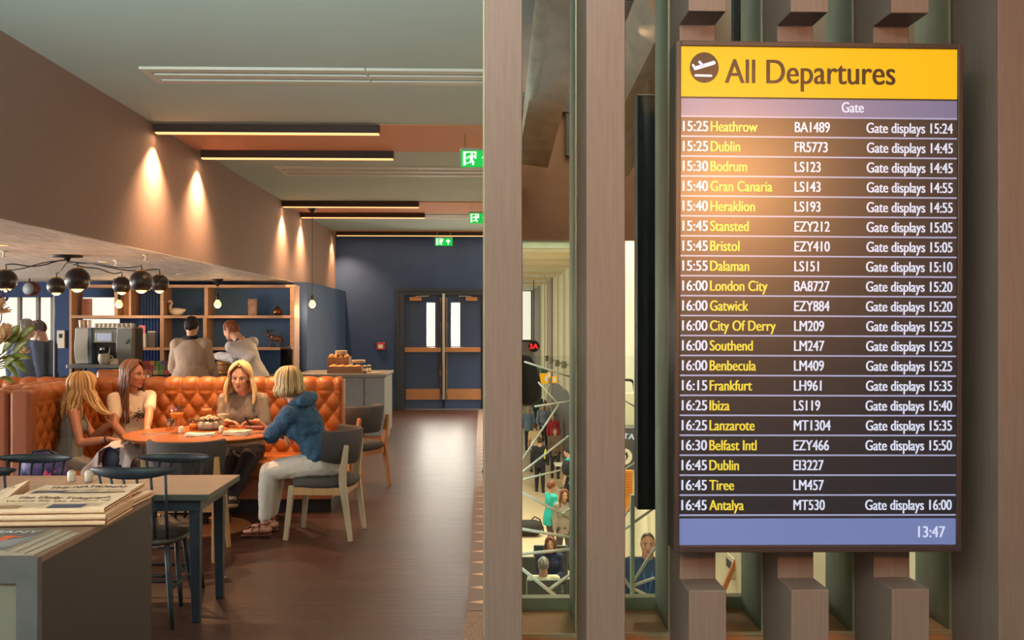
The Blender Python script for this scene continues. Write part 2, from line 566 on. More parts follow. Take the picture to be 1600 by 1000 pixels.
# ------------------------------------------------------------------ bar end of the room: left windows and navy panel
YW = 14.75
def xw(px): return P(px, 500, YW).x
mb = MB()
mb.box(xw(187), -2.60, YW, YW + 0.12, 0, 2.245)
mb.box(xw(86), xw(112), YW - 0.05, YW + 0.12, 0, 2.245)
mb.box(-9.5, xw(87), YW, YW + 0.12, 0, 0.62).box(xw(111), xw(187), YW, YW + 0.12, 0, 1.10)
mb.box(-9.5, xw(187), YW, YW + 0.12, 2.02, 2.245)
struct(mb, 'wall_bar', M_navy)
struct(MB().box(-2.72, -2.60, YW + 0.12, YB, 0, 2.245), 'wall_return', M_navy)
w = tag(bpy.data.objects.new('window_1', None), kind='structure'); col.objects.link(w)
mb = MB()
for px in (-60, 28, 57, 80):
    mb.box(xw(px) - 0.02, xw(px) + 0.02, YW + 0.02, YW + 0.10, 0.62, 2.02)
mb.build('window_frame', mat('window frame grey', '#9a978c', rough=0.5), w)
MB().box(-9.4, xw(86), YW + 0.05, YW + 0.056, 0.62, 2.02).build('pane', M_pane, w)
w = tag(bpy.data.objects.new('window_2', None), kind='structure'); col.objects.link(w)
MB().box(xw(112), xw(187), YW + 0.05, YW + 0.056, 1.10, 2.02).build('pane', M_pane, w)
MB().box(xw(112), xw(187), YW + 0.02, YW + 0.10, 1.70, 1.74).build('window_frame', MATS['window frame grey'], w)
# glazed side of the cafe, along the left
struct(MB().box(-9.5, -9.38, -6, YB, 0, 0.5).box(-9.5, -9.38, -6, YB, 2.1, 2.4), 'wall_left', M_navy)
w = tag(bpy.data.objects.new('window_3', None), kind='structure'); col.objects.link(w)
mb = MB()
for yy in range(-5, 19, 2):
    mb.box(-9.48, -9.40, yy - 0.04, yy + 0.04, 0.5, 2.1)
mb.build('window_frame', MATS['window frame grey'], w)
MB().box(-9.45, -9.44, -6, YB, 0.5, 2.1).build('pane', M_pane, w)
# round wall speaker above the window
o = thing('wall_speaker', 'round grey speaker with a dark red rim above the bright bar window', 'speaker', P(46, 451, 13.6))
MB().lathe([(0, -0.12), (0.085, -0.12), (0.10, -0.1), (0.10, 0.0), (0.09, 0.02), (0, 0.02)], seg=24).build('housing', mat('dark red shell', '#5a2a30', rough=0.4), o, smooth=True).rotation_euler = (R(90), 0, R(-8))
MB().lathe([(0, 0.021), (0.078, 0.021), (0.078, 0.026), (0, 0.03)], seg=24).build('grille', mat('grey grille', '#7d8788', rough=0.6), o, smooth=True).rotation_euler = (R(90), 0, R(-8))
MB().tube([(0, 0, 0.09), (0, 0, 2.245 - P(46, 451, 13.6).z)], 0.012).build('bracket', M_black, o)

# ------------------------------------------------------------------ ceiling fittings
def vent(ya, yb, x0, x1, label):
    o = thing('ceiling_vent', label, 'vent', ((x0 + x1) / 2, (ya + yb) / 2, ZC), group='slot vents in the ceiling')
    hx, hy = (x1 - x0) / 2, (yb - ya) / 2
    f = MB()
    w_ = hy * 2
    f.box(-hx, hx, -hy, -hy + w_ * 0.22, -0.018, 0).box(-hx, hx, hy - w_ * 0.22, hy, -0.018, 0).box(-hx, hx, -w_ * 0.12, w_ * 0.12, -0.018, 0)
    f.box(-hx - 0.002, -hx + 0.05, -hy - 0.002, hy + 0.002, -0.0195, -0.0005).box(hx - 0.05, hx + 0.002, -hy - 0.002, hy + 0.002, -0.0195, -0.0005)
    f.box(0.25, 0.256, -hy, hy, -0.0195, 0)
    f.build('frame', M_vent, o)
    for s in (-1, 1):
        MB().box(-hx + 0.05, hx - 0.05, s * w_ * 0.2 - 0.035, s * w_ * 0.2 + 0.035, -0.006, 0).build('slot', M_slot, o)
    return o
vent(6.63, 7.03, -2.27, 0.2, 'long white slot vent in the ceiling nearest the camera')
vent(10.78, 11.45, -2.25, 0.38, 'long slot vent in the ceiling behind the second light bar')
vent(15.55, 16.1, -2.25, 0.5, 'far slot vent showing past the end of the fourth light bar')

LB = [(8.50, 243, 593, 'long black light bar nearest the camera, under the ceiling'), (9.80, 315, 615, 'second black light bar, at the far edge of the first warm tinted ceiling band'),
      (13.9, 441, 655, 'third black light bar, in front of the hanging bulb cord cone'), (15.3, 470, 664, 'fourth black light bar, just behind the bulb cord cone'),
      (18.45, 526, 790, 'far black light bar along the top of the navy wall')]
bar_proto = None
for i, (yy, pa, pb, lab) in enumerate(LB):
    xa, xb = max(P(pa, 300, yy).x, BX + 0.01), P(pb, 300, yy).x
    L = xb - xa
    o = thing('light_bar', lab, 'ceiling light', (xa, yy, ZC), group='black linear lights across the cafe ceiling')
    MB().box(0, L, -0.045, 0.045, -0.083, -0.012).build('housing', M_darkbr, o, bevel=0.003)
    MB().box(0.005, L - 0.005, -0.03, 0.03, -0.093, -0.083).build('diffuser', M_warmglow, o)
    lamp('bar_end_spot', 'SPOT', (BX + 0.10, yy, ZC - 0.135), (400, 400, 340, 340, 220)[i], (1.0, 0.56, 0.27), (0, R(-7), 0), spot_size=R(116), spot_blend=1.0, shadow_soft_size=0.02)
    lamp('bar_strip', 'AREA', (xa + L / 2, yy, ZC - 0.096), 9 if i < 4 else 11, (1.0, 0.60, 0.32), (0, 0, 0), shape='RECTANGLE', size=L - 0.05, size_y=0.05)

def exit_sign(px0, px1, py0, py1, Y, label):
    c = P((px0 + px1) / 2, (py0 + py1) / 2, Y)
    o = thing('exit_sign', label, 'exit sign', (c.x, Y, c.z), group='green exit signs over the corridor')
    k = Y / 1555
    w, h = (px1 - px0) * k / 2, (py1 - py0) * k / 2
    MB().box(-w, w, 0, 0.012, -h, h).build('sign_plate', mat('exit green', '#10b048', rough=0.4, emit=0.75, ecol='#00d050'), o, bevel=0.002)
    MB().box(-w - 0.008, w + 0.008, -0.008, 0.02, h, h + 0.022).build('rail', M_steel, o)
    for s in (-1, 1):
        MB().tube([(s * w * 0.75, 0.006, h), (s * w * 0.75, 0.006, ZC - c.z)], 0.004, 6).build('hanger', M_steel, o)
    m = mat('exit white', '#f4fff4', rough=0.4, emit=1.1, ecol='#eafff0')
    mb = MB()
    y = -0.002
    # door outline, running figure, arrow
    def q(poly): mb.add([(a * w, y, b * h) for a, b in poly], [tuple(range(len(poly)))])
    q([(-0.86, -0.8), (-0.72, -0.8), (-0.72, 0.72), (-0.86, 0.72)])
    q([(-0.86, 0.72), (-0.1, 0.72), (-0.1, 0.85), (-0.86, 0.85)])
    q([(-0.2, 0.0), (-0.1, 0.0), (-0.1, 0.72), (-0.2, 0.72)])
    mb.add([(-0.36 * w + 0.13 * h * math.cos(t), y, 0.55 * h + 0.13 * h * math.sin(t)) for t in [k * math.pi / 6 for k in range(12)]], [tuple(range(12))])
    q([(-0.5, 0.38), (-0.32, 0.4), (-0.3, -0.1), (-0.46, -0.12)])
    q([(-0.48, 0.36), (-0.66, 0.16), (-0.66, -0.04), (-0.6, -0.04), (-0.6, 0.1), (-0.46, 0.24)])
    q([(-0.32, 0.32), (-0.2, 0.1), (-0.12, 0.12), (-0.14, 0.2), (-0.28, 0.4)])
    q([(-0.42, -0.08), (-0.5, -0.4), (-0.68, -0.5), (-0.68, -0.62), (-0.42, -0.5), (-0.32, -0.1)])
    q([(-0.36, -0.08), (-0.22, -0.36), (-0.24, -0.76), (-0.34, -0.76), (-0.34, -0.4), (-0.46, -0.12)])
    q([(0.42, -0.6), (0.56, -0.6), (0.56, 0.2), (0.42, 0.2)])
    q([(0.49, 0.72), (0.2, 0.1), (0.36, 0.02), (0.49, 0.34)])
    q([(0.49, 0.72), (0.49, 0.34), (0.62, 0.02), (0.78, 0.1)])
    mb.build('pictogram', m, o, fix=False)
exit_sign(720, 774, 235, 261, 8.9, 'green exit sign nearest the camera, partly behind the brown post')
exit_sign(733, 767, 333, 349, 14.2, 'green exit sign in the middle, partly behind the brown post')
exit_sign(680, 707, 372, 384, 18.3, 'small far green exit sign hanging over the double doors')

# bare bulb pendants
def bulb(px, py_bulb, ztop, Y, label, cone=True):
    c = P(px, py_bulb, Y)
    o = thing('pendant_bulb', label, 'pendant light', (c.x, Y, ztop), group='bare bulb pendants over the bar')
    d = c.z - ztop
    if cone:
        MB().lathe([(0, -0.10), (0.012, -0.10), (0.075, -0.012), (0.075, 0), (0, 0)], seg=20).build('ceiling_cone', M_black, o, smooth=True)
    MB().tube([(0, 0, -0.09), (0, 0, d + 0.15)], 0.004, 6).build('cord', M_black, o)
    MB().lathe([(0, d + 0.17), (0.014, d + 0.165), (0.022, d + 0.12), (0.022, d + 0.065), (0.018, d + 0.055), (0, d + 0.055)], seg=14).build('socket', M_black, o, smooth=True)
    MB().lathe([(0, -0.048), (0.024, -0.043), (0.043, -0.022), (0.049, 0.0), (0.043, 0.024), (0.028, 0.048), (0.018, 0.070), (0, 0.070)], c=(0, 0, d), seg=18).build('bulb', M_bulb, o, smooth=True)
    lamp('bulb_light', 'POINT', (c.x, Y - 0.01, c.z - 0.1), 9, (1.0, 0.62, 0.3), shadow_soft_size=0.06)
bulb(488, 476, ZC, 14.6, 'glowing bare bulb on a long cord in front of the navy wall')
bulb(340, 476, 2.245, 13.7, 'glowing bare bulb on a short cord in front of the oak shelves')
bulb(186, 476, 2.245, 13.7, 'glowing bare bulb above the coffee machine, below the black globes', cone=True)

# ceiling bits on the soffit
for px, py, lab in ((182, 407, 'small white sprinkler head on the soffit left of the bulb'), (228, 398, 'small white sprinkler head on the soffit nearest the taupe bulkhead'), (6, 392, 'small white sprinkler head on the soffit at far left')):
    p = G(px, py, 2.245)
    o = thing('sprinkler_head', lab, 'sprinkler', (p.x, p.y, 2.245), group='sprinkler heads on the soffit')
    MB().lathe([(0, -0.05), (0.018, -0.05), (0.02, -0.045), (0.008, -0.04), (0.01, -0.01), (0.03, -0.006), (0.03, 0), (0, 0)], seg=12).build('body', M_white, o, smooth=True)
for px, py, lab in ((163, 409, 'small recessed downlight in the soffit right of the black canopy'), (5, 383, 'yellow lit recessed downlight in the soffit at far left'), (283, 428, 'small recessed downlight in the soffit near the shelves')):
    p = G(px, py, 2.245)
    o = thing('recessed_downlight', lab, 'ceiling light', (p.x, p.y, 2.245), group='recessed downlights in the soffit')
    MB().lathe([(0.035, 0), (0.055, -0.004), (0.055, 0)], seg=20).build('trim_ring', M_white, o, smooth=True)
    MB().lathe([(0, -0.001), (0.035, -0.001)], seg=20).build('lens', mat('yellow lens', '#ffd070', emit=2.5, ecol='#ffb040'), o)

# ------------------------------------------------------------------ black globe cluster lamp
cp = G(105, 399, 2.245)
ch = thing('globe_chandelier', 'black spider chandelier of seven globes hanging over the orange booth', 'chandelier', (cp.x, cp.y, 2.245))
MB().lathe([(0, -0.045), (0.022, -0.045), (0.03, -0.022), (0.13, -0.016), (0.13, 0), (0, 0)], seg=28).build('canopy', M_black, ch, smooth=True)
globes = [(9, 438, 8.55, 0.094), (88, 447, 9.2, 0.082), (121, 437, 8.45, 0.102), (190, 446, 9.2, 0.082), (221, 440, 8.5, 0.096), (249, 443, 9.0, 0.083), (-48, 444, 9.0, 0.09)]
for k, (px, py, Y, r) in enumerate(globes):
    p = P(px, py, Y) - Vector(ch.location)
    top = p + Vector((0, 0, r * 0.82))
    pts = []
    n = 14
    a = Vector((0, 0, -0.04))
    d = (top - a)
    for i in range(n + 1):
        t = i / n
        e = 1 - (1 - t) ** 2.2
        z = a.z + (top.z + 0.05 - a.z) * e + 0.012 * math.sin(t * 9 + k)
        side = 0.02 * math.sin(t * 6.3 + k * 1.7)
        pts.append((a.x + d.x * t + side * 0.3, a.y + d.y * t + side, z))
    pts[-1] = tuple(top + Vector((0, 0, 0.055)))
    pts += [tuple(top + Vector((0.004, 0, 0.03))), tuple(top)]
    MB().tube(pts, 0.0055, 6).build('cable', M_black, ch, smooth=True)
    prof = []
    for i in range(15):
        t = R(-52) + (R(75) - R(-52)) * i / 14
        prof.append((r * math.cos(t), r * math.sin(t)))
    inner = [(x * 0.95, z * 0.95 + 0.001) for x, z in reversed(prof)]
    sh = MB().lathe(prof + inner + [prof[0]], c=p, seg=28).build('globe_shade', mat('satin black shell', '#201e20', rough=0.36, metal=0.1), ch, smooth=True)
    cap = MB().lathe([(r * 0.42, r * 0.86), (r * 0.40, r * 0.95), (r * 0.28, r * 1.0), (0, r * 1.0)], c=p, seg=18)
    for q in range(8):
        t = q * math.pi / 4
        cap.ball(p + Vector((r * 0.36 * math.cos(t), r * 0.36 * math.sin(t), r * 0.98)), 0.006, 6, 4)
    cap.build('brass_cap', mat('brass', '#c99a55', rough=0.3, metal=0.8), ch, smooth=True)
    MB().ball(p + Vector((0, 0, -r * 0.62)), (r * 0.5, r * 0.5, r * 0.42)).build('bulb', M_bulb, ch, smooth=True)
    lamp('globe_light', 'POINT', Vector(ch.location) + p + Vector((0, 0, -r * 1.25)), 3.0, (1.0, 0.66, 0.36), shadow_soft_size=0.05)
# ------------------------------------------------------------------ slatted timber screen and departures board
YS = 2.45
KS = YS / 1555.0
def sx(px): return P(px, 500, YS).x
def sz(py): return 1.65 - (py - 504) * KS
YR, YG, YF = 2.565, 2.70, 2.93
posts = [(757, 816, 0, 'brown timber post at the corridor edge, left of the departures board'),
         (916, 977, 0, 'brown timber post standing between the two glazed slits'),
         (1076, 1135, 1, 'notched timber post behind the left side of the departures board'),
         (1236, 1295, 1, 'notched timber post behind the middle of the departures board'),
         (1393, 1452, 1, 'notched timber post behind the right side of the departures board'),
         (1560, 1622, 0, 'brown timber post at the right edge beside the departures board')]
for a, b, notch, lab in posts:
    xa, xb = sx(a), sx(b)
    w = xb - xa
    o = thing('timber_post', lab, 'post', ((xa + xb) / 2, YS, 0), group='brown timber posts of the slatted screen')
    mb = MB()
    D = YG - YS
    if notch:
        zt, zb = sz(14), sz(925)
        r = YR - YS
        prof = [(0, 0), (D, 0), (D, ZC), (0, ZC), (0, zt), (r, zt), (r, zb), (0, zb)]
    else:
        prof = [(0, 0), (D, 0), (D, ZC), (0, ZC)]
    mb.prism([Vector((-w / 2, y, z)) for y, z in prof], (w, 0, 0))
    mb.build('timber', M_post, o, bevel=0.0025)
    fin = tag(MB().box(-0.0225, 0.0225, 0.014, YF - YG, 0, 3.8).build('steel_fin', M_fin, loc=(xa + 0.0225, YG, 0.8005)),
              'grey green steel fin behind the ' + ('post at the corridor edge', 'post between the glazed slits', 'post behind the left of the departures board', 'post behind the middle of the departures board', 'post behind the right of the departures board', 'post at the right edge')[posts.index((a, b, notch, lab))], 'steel fin', 'steel fins behind the timber posts')
xa, xb = sx(757), 2.4
# ledge and glass of the screen
struct(MB().box(xa, xb, YG, YF + 0.01, -0.25, 0.800), 'wall_ledge', mat('lit brown sill board', '#a9714a', rough=0.5, var=0.12, vscale=9))
struct(MB().box(xa, 2.9, YF + 0.01, YF + 0.05, -0.25, 0.835), 'trim_ledge_edge', mat('pale stone edging', '#a7a48d', rough=0.5, var=0.1))
g = tag(bpy.data.objects.new('window_4', None), kind='structure'); col.objects.link(g)
for (a, _, _, _), (b2a, b, _, _) in zip(posts, posts[1:]):
    MB().box(sx(_ if False else a) + 0.05, sx(b2a) - 0.001, YG + 0.004, YG + 0.012, 0.802, ZC).build('pane', M_paneg, g)
for (a, b, _, _) in posts:
    MB().box(sx(a) - 0.004, sx(a), YG, YG + 0.006, 0.80, ZC).build('glazing_bead', mat('brass bead', '#a08a68', rough=0.4, metal=0.4), g)
MB().box(xa, xb, YG - 0.004, YG + 0.002, 0.797, 0.806).build('bottom_bead', MATS['brass bead'], g)

# back of a second screen hung on the far side of the glass
p0, p1 = P(995, 147, 3.15), P(995, 797, 3.15)
o = thing('hanging_display', 'tall black back of a display hanging behind the second glazed slit', 'display', (p0.x + 0.33, 3.15, p1.z))
H = p0.z - p1.z
MB().box(-0.33, 0.33, 0, 0.06, 0, H).build('casing', mat('black casing', '#1d1c22', rough=0.5), o, bevel=0.006)
MB().box(-0.2, 0.2, -0.012, 0, H * 0.4, H * 0.6).build('mount_plate', M_black, o)
MB().tube([(0, 0.03, H), (0, 0.03, 4.6 - p1.z)], 0.02).build('hanger', M_black, o)

struct(MB().box(sx(1622) + 0.10, 2.6, 2.50, 2.95, 0, ZC), 'wall_screen_end', M_post)
# ---- departures board
bx0, bx1 = P(1054, 464, YS + 0.015).x, P(1502, 464, YS + 0.015).x
bz0, bz1 = P(1280, 862, YS + 0.015).z, P(1280, 67, YS + 0.015).z
BW, BH = bx1 - bx0, bz1 - bz0
board = thing('departures_board', 'tall portrait airport screen headed All Departures in yellow, on timber posts', 'departures board', ((bx0 + bx1) / 2, YS + 0.015, (bz0 + bz1) / 2))
board.rotation_euler = (R(0.0), R(0.25), 0)
PXM = BW / 448.0       # metres per photo pixel on the board
def ux(px): return (px - 1278) * PXM
def uz(py): return (464.5 - py) * PXM * (BH / (795 * PXM))
hw, hh = BW / 2, BH / 2
bz = 0.0085
fr = MB()
fr.box(-hw, hw, 0.012, 0.085, -hh, hh)
fr.build('housing', M_black, board, bevel=0.004)
fr = MB()
t = 8 * PXM
fr.box(-hw, -hw + t, -0.008, 0.014, -hh, hh).box(hw - t, hw, -0.008, 0.014, -hh, hh).box(-hw + t, hw - t, -0.008, 0.014, hh - t, hh).box(-hw + t, hw - t, -0.008, 0.014, -hh, -hh + t * 1.3)
fr.build('bezel', mat('dark brown bezel', '#3a2a28', rough=0.38), board, bevel=0.002)
def scr(name, c, e, rough=0.42):
    return mat(name, c, rough=rough, emit=e, ecol=c, spec=0.2, coat=1.0)
MB().box(-hw + t, hw - t, 0.0, 0.012, -hh + t, hh - t).build('screen', mat('black display glass', '#17181d', rough=0.42, emit=0.6, ecol='#15161c', spec=0.75), board)
hd = MB().box(ux(1062), ux(1494), -0.001, 0.0, uz(153), uz(73)).build('header_panel', mat('display yellow', '#7a5c0c', rough=0.5, emit=0.86, ecol='#f2b400', spec=0.2, coat=0.5), board)
M_dk = mat('display dark brown', '#2e1a12', rough=0.42, emit=0.2, spec=0.2, coat=0.6)
mb = MB()
put_text(mb, 'All Departures', ux(1131), uz(131.5), (131.5 - 95) * PXM, width=265 * PXM, y=-0.0022, bold=0.0013)
mb.build('header_text', M_dk, hd, fix=False)
ic = MB()
cxi, czi, ri = ux(1098.5), uz(108), 22.5 * PXM
ic.add([(cxi + ri * math.cos(k * math.pi / 24), -0.0018, czi + ri * 1.05 * math.sin(k * math.pi / 24)) for k in range(48)], [tuple(range(48))])
ico = ic.build('flight_icon', M_dk, hd, fix=False)
M_txt = mat('display white text', '#6c6e78', rough=0.4, emit=0.84, ecol='#d6dcf4', coat=1.0)
M_yel = mat('display yellow text', '#74681e', rough=0.4, emit=0.8, ecol='#ecd340', coat=1.0)
pl = MB()
def Q(poly): pl.add([(ux(a), -0.0026, uz(b)) for a, b in poly], [tuple(range(len(poly)))])
def capsule2(a, b, w):
    a, b = Vector(a), Vector(b)
    d = (b - a).normalized()
    n = Vector((-d.y, d.x))
    pts = []
    for k in range(9):
        th = math.pi * k / 8
        pts.append(b + n * math.cos(th) * w + d * math.sin(th) * w)
    for k in range(9):
        th = math.pi * k / 8
        pts.append(a - n * math.cos(th) * w - d * math.sin(th) * w)
    Q([(p.x, p.y) for p in pts])
capsule2((1084.5, 109.5), (1113, 100.5), 3.0)
capsule2((1081, 104.5), (1084, 109.5), 1.9)
capsule2((1091, 99.5), (1097, 106), 2.0)
capsule2((1085, 120.5), (1109, 120.8), 1.8)
pl.build('aeroplane', M_txt, ico, fix=False)
gp = MB().box(ux(1062), ux(1494), -0.001, 0.0, uz(183), uz(156)).build('column_panel', scr('display lilac grey', '#5a5878', 0.75), board)
mb = MB()
put_text(mb, 'Gate', ux(1313), uz(175.5), 15.5 * PXM, width=34 * PXM, y=-0.0022, bold=0.0008)
mb.build('column_text', M_txt, gp, fix=False)
fp = MB().box(ux(1062), ux(1494), -0.001, 0.0, uz(851), uz(810)).build('footer_panel', scr('display slate blue', '#56608e', 0.8), board)
mb = MB()
put_text(mb, '13:47', ux(1435), uz(839.5), 17 * PXM, width=42 * PXM, y=-0.0022, bold=0.0008)
mb.build('clock_text', M_txt, fp, fix=False)
rows = '''15:25|Heathrow|BA1489|15:24
15:25|Dublin|FR5773|14:45
15:30|Bodrum|LS123|14:45
15:40|Gran Canaria|LS143|14:55
15:40|Heraklion|LS193|14:55
15:45|Stansted|EZY212|15:05
15:45|Bristol|EZY410|15:05
15:55|Dalaman|LS151|15:10
16:00|London City|BA8727|15:20
16:00|Gatwick|EZY884|15:20
16:00|City Of Derry|LM209|15:25
16:00|Southend|LM247|15:25
16:00|Benbecula|LM409|15:25
16:15|Frankfurt|LH961|15:35
16:25|Ibiza|LS119|15:40
16:25|Lanzarote|MT1304|15:35
16:30|Belfast Intl|EZY466|15:50
16:45|Dublin|EI3227|
16:45|Tiree|LM457|
16:45|Antalya|MT530|16:00'''.split('\n')
capm = 15.6 * PXM
kw = lambda s, px: px * PXM / (text_w(s) * capm / cap_h())
XD, XF, XG = kw('Heathrow', 72), kw('BA1489', 54), kw('Gate displays 15:24', 135)
M_row = mat('display row black', '#17171c', rough=0.46, emit=0.4, ecol='#1a1b26', spec=0.3, coat=1.0)
M_line = mat('display divider', '#55566a', rough=0.42, emit=0.7, ecol='#a4a8d4', coat=1.0)
pitch = (804.5 - 184) / 20
for i, r in enumerate(rows):
    tm, de, fl, ga = r.split('|')
    za, zb = 184 + pitch * i, 184 + pitch * (i + 1)
    ro = MB().box(ux(1062), ux(1494), -0.0006, 0.0, uz(zb - 1), uz(za + 1)).build('departure_row', M_row, board)
    MB().box(ux(1062), ux(1494), -0.0012, 0.0, uz(za + 1.2), uz(za - 1.2)).build('divider', M_line, ro)
    base = za + 23.2
    mb = MB(); put_text(mb, tm, ux(1066), uz(base), capm, width=38.5 * PXM, y=-0.002, bold=0.0008); mb.build('time_text', M_txt, ro, fix=False)
    mb = MB(); put_text(mb, de, ux(1109), uz(base), capm, xs=XD, y=-0.002, bold=0.0008); mb.build('destination_text', M_yel, ro, fix=False)
    mb = MB(); put_text(mb, fl, ux(1240), uz(base), capm, xs=XF, y=-0.002, bold=0.0008); mb.build('flight_text', M_txt, ro, fix=False)
    if ga:
        mb = MB(); put_text(mb, 'Gate displays ' + ga, ux(1487), uz(base), capm, xs=XG, align='R', y=-0.002, bold=0.0008); mb.build('gate_text', M_txt, ro, fix=False)
MB().box(ux(1062), ux(1494), -0.0012, 0.0, uz(806), uz(803.4)).build('divider', M_line, board)

# ------------------------------------------------------------------ the concourse beyond the glass, one storey down
ZF = -3.4
CX = 3.0
struct(MB().box(-4, 12, 3.2, 62, ZF - 0.1, ZF), 'floor_concourse', M_conf)
struct(MB().box(CX, CX + 0.2, 2.9, 14, ZF, 2.2).box(CX, CX + 0.2, 14, 30, ZF, 7.5), 'wall_right', M_cream)
struct(MB().box(CX, CX + 0.2, 2.9, 14, 2.2, 7.5), 'wall_right_upper', mat('dark soffit', '#4a382c', rough=0.7))
mb = MB().box(CX, CX + 0.2, 30, 33.4, ZF, 3.58).box(CX, CX + 0.2, 33.4, 42.8, -0.8, 3.58).box(CX, CX + 0.2, 42.8, 60, ZF, 3.58)
struct(mb, 'wall_right_far', M_cream)
struct(MB().box(CX - 0.04, CX + 0.2, 33.4, 42.8, ZF, -0.8), 'wall_right_dark', mat('dark shop front', '#3f322b', rough=0.5, var=0.2, vscale=2))
struct(MB().box(CX - 0.06, CX, 42.8, 46.0, ZF, 3.58), 'column_brown', M_creamd)
struct(MB().box(CX - 0.05, CX, 52.0, 60.0, ZF, 3.58), 'column_grey', mat('grey brown panel', '#6f665c', rough=0.6, var=0.15, vscale=2))
mb = MB()
for yy in (26, 28.6, 31.2, 34, 36.5, 39.5, 48, 51):
    mb.box(CX - 0.07, CX, yy - 0.07, yy + 0.07, ZF + (0 if yy < 33 or yy > 43 else 2.6), 3.58)
struct(mb, 'trim_mullions', mat('pale mullion', '#d9cfa8', rough=0.5))
mb = MB().box(-1, CX + 0.2, 25.6, 60, 3.58, 3.78)
struct(mb, 'ceiling_concourse', M_cream)
mb = MB()
for yy in (27.6, 30.2, 33.5, 38, 43, 47.5):
    mb.box(-1, CX, yy - 0.12, yy + 0.12, 3.48, 3.58)
struct(mb, 'beam_ribs', mat('cream rib', '#d8c7a0', rough=0.6))
struct(MB().box(-1, CX + 0.2, 25.45, 25.6, 3.55, 3.78).box(-1, CX + 0.2, 25.4, 25.45, 3.74, 3.8), 'beam_fascia', mat('green grey fascia', '#5d6250', rough=0.6, var=0.15, vscale=2))
# end wall with a bright window
mb = MB()
zt, zb_ = 1.65 + 49 * 60 / 1555, 1.65 - 27 * 60 / 1555
mb.box(1.2, CX, 60, 60.2, ZF, zb_).box(1.2, CX, 60, 60.2, zt, 3.78).box(2.93, CX, 60, 60.2, zb_, zt)
struct(mb, 'wall_end', M_creamd)
w = tag(bpy.data.objects.new('window_5', None), kind='structure'); col.objects.link(w)
MB().box(1.2, 2.93, 60.05, 60.06, zb_, zt).build('pane', M_pane, w)
MB().box(1.2, 2.93, 59.95, 60.0, zt, zt + 0.14).box(2.88, 2.97, 59.95, 60.0, zb_, zt + 0.14).box(1.2, 2.93, 59.95, 60, zb_ - 0.12, zb_).build('window_frame', M_slot, w)
# brown upper wall and steelwork
YH = 14.0
struct(MB().box(0.45, CX, YH, YH + 0.15, P(850, 375, YH).z, 7.5), 'wall_header', M_brownp)
struct(MB().box(0.45, CX, YH - 0.15, YH, P(850, 178, YH).z, P(850, 148, YH).z), 'recess_shade', M_darkbr)  # dark strip put in for the shade of a recess in the wall
struct(MB().box(P(883, 200, YH).x, P(895, 200, YH).x, YH - 0.12, YH, P(850, 245, YH).z, P(850, 148, YH).z), 'beam_upright', M_darkbr)
struct(MB().box(0.1, CX, 2.96, 14, 6.2, 6.4), 'ceiling_steel', mat('dark soffit', '#4a382c', rough=0.7))
struct(MB().beam(P(834, 243, 13.5), P(905, -70, 9.0), 0.30, 0.42, up=(0.3, -1, 0.2)), 'beam_steel_left', M_steelbr)
struct(MB().tube([P(822, 215, 13.6), P(852, -20, 8.5)], 0.075, 12), 'beam_tube', M_steelbr, smooth=True)
struct(MB().beam(P(962, 190, 11.0), P(1062, -10, 7.0), 0.35, 0.46, up=(0.35, -1, 0.2)), 'beam_steel_right', M_steelbr)
struct(MB().beam(P(955, 260, 12.5), P(1040, 95, 10.5), 0.3, 0.4, up=(0.2, -1, 0.3)), 'beam_steel_low', M_steelbr)

# glass balustrade with a lattice of white rods
YL = 3.30
bal = thing('glass_balustrade', 'glass screen crossed by a web of slanting white rods, seen through the slits', 'balustrade', (0.1, YL, 0))
B0 = Vector(bal.location)
rods = [((873, 632), (817, 717), 2.0), ((889, 681), (817, 737), 2.2), ((817, 749), (875, 735), 2.0), ((814, 768), (889, 810), 2.6), ((812, 826), (892, 840), 3.0), ((812, 866), (892, 858), 3.0),
        ((812, 886), (889, 948), 3.4), ((858, 921), (892, 897), 3.2), ((874, 805), (894, 793), 2.4), ((819, 565), (892, 589), 1.8), ((841, 597), (873, 632), 1.6), ((835, 635), (893, 627), 1.9),
        ((858, 600), (849, 628), 0.9), ((1024, 855), (984, 917), 3.2), ((1023, 903), (984, 917), 3.2), ((1022, 936), (984, 917), 3.0), ((966, 890), (984, 917), 3.0), ((1020, 795), (974, 828), 2.8),
        ((998, 720), (972, 736), 2.0), ((998, 765), (972, 815), 1.8), ((1000, 640), (972, 624), 1.6)]
M_rod = mat('white rod', '#f4eee2', rough=0.5)
for a, b, r in rods:
    MB().tube([P(*a, YL) - B0, P(*b, YL) - B0], 0.8 * r * YL / 1555, 8).build('rod', M_rod, bal, smooth=True)
pa, pb = P(988, 773, YL), P(984, 930, YL)
MB().box(pa.x - 0.006 - B0.x, pa.x + 0.006 - B0.x, -0.012, 0.012, pb.z, pa.z).build('glass_upright', mat('pale green upright', '#c4cfbe', rough=0.3), bal)
MB().box(0.0, 1.0, 0.012, 0.018, pb.z - 0.02, P(850, 556, YL).z).build('pane', pane_mat('balustrade pane', '#fbfdfb', 0.995), bal)
struct(MB().box(xa, 2.9, YF + 0.05, YL + 0.1, -0.3, P(984, 950, YL).z), 'trim_balustrade_base', MATS['pale stone edging'])

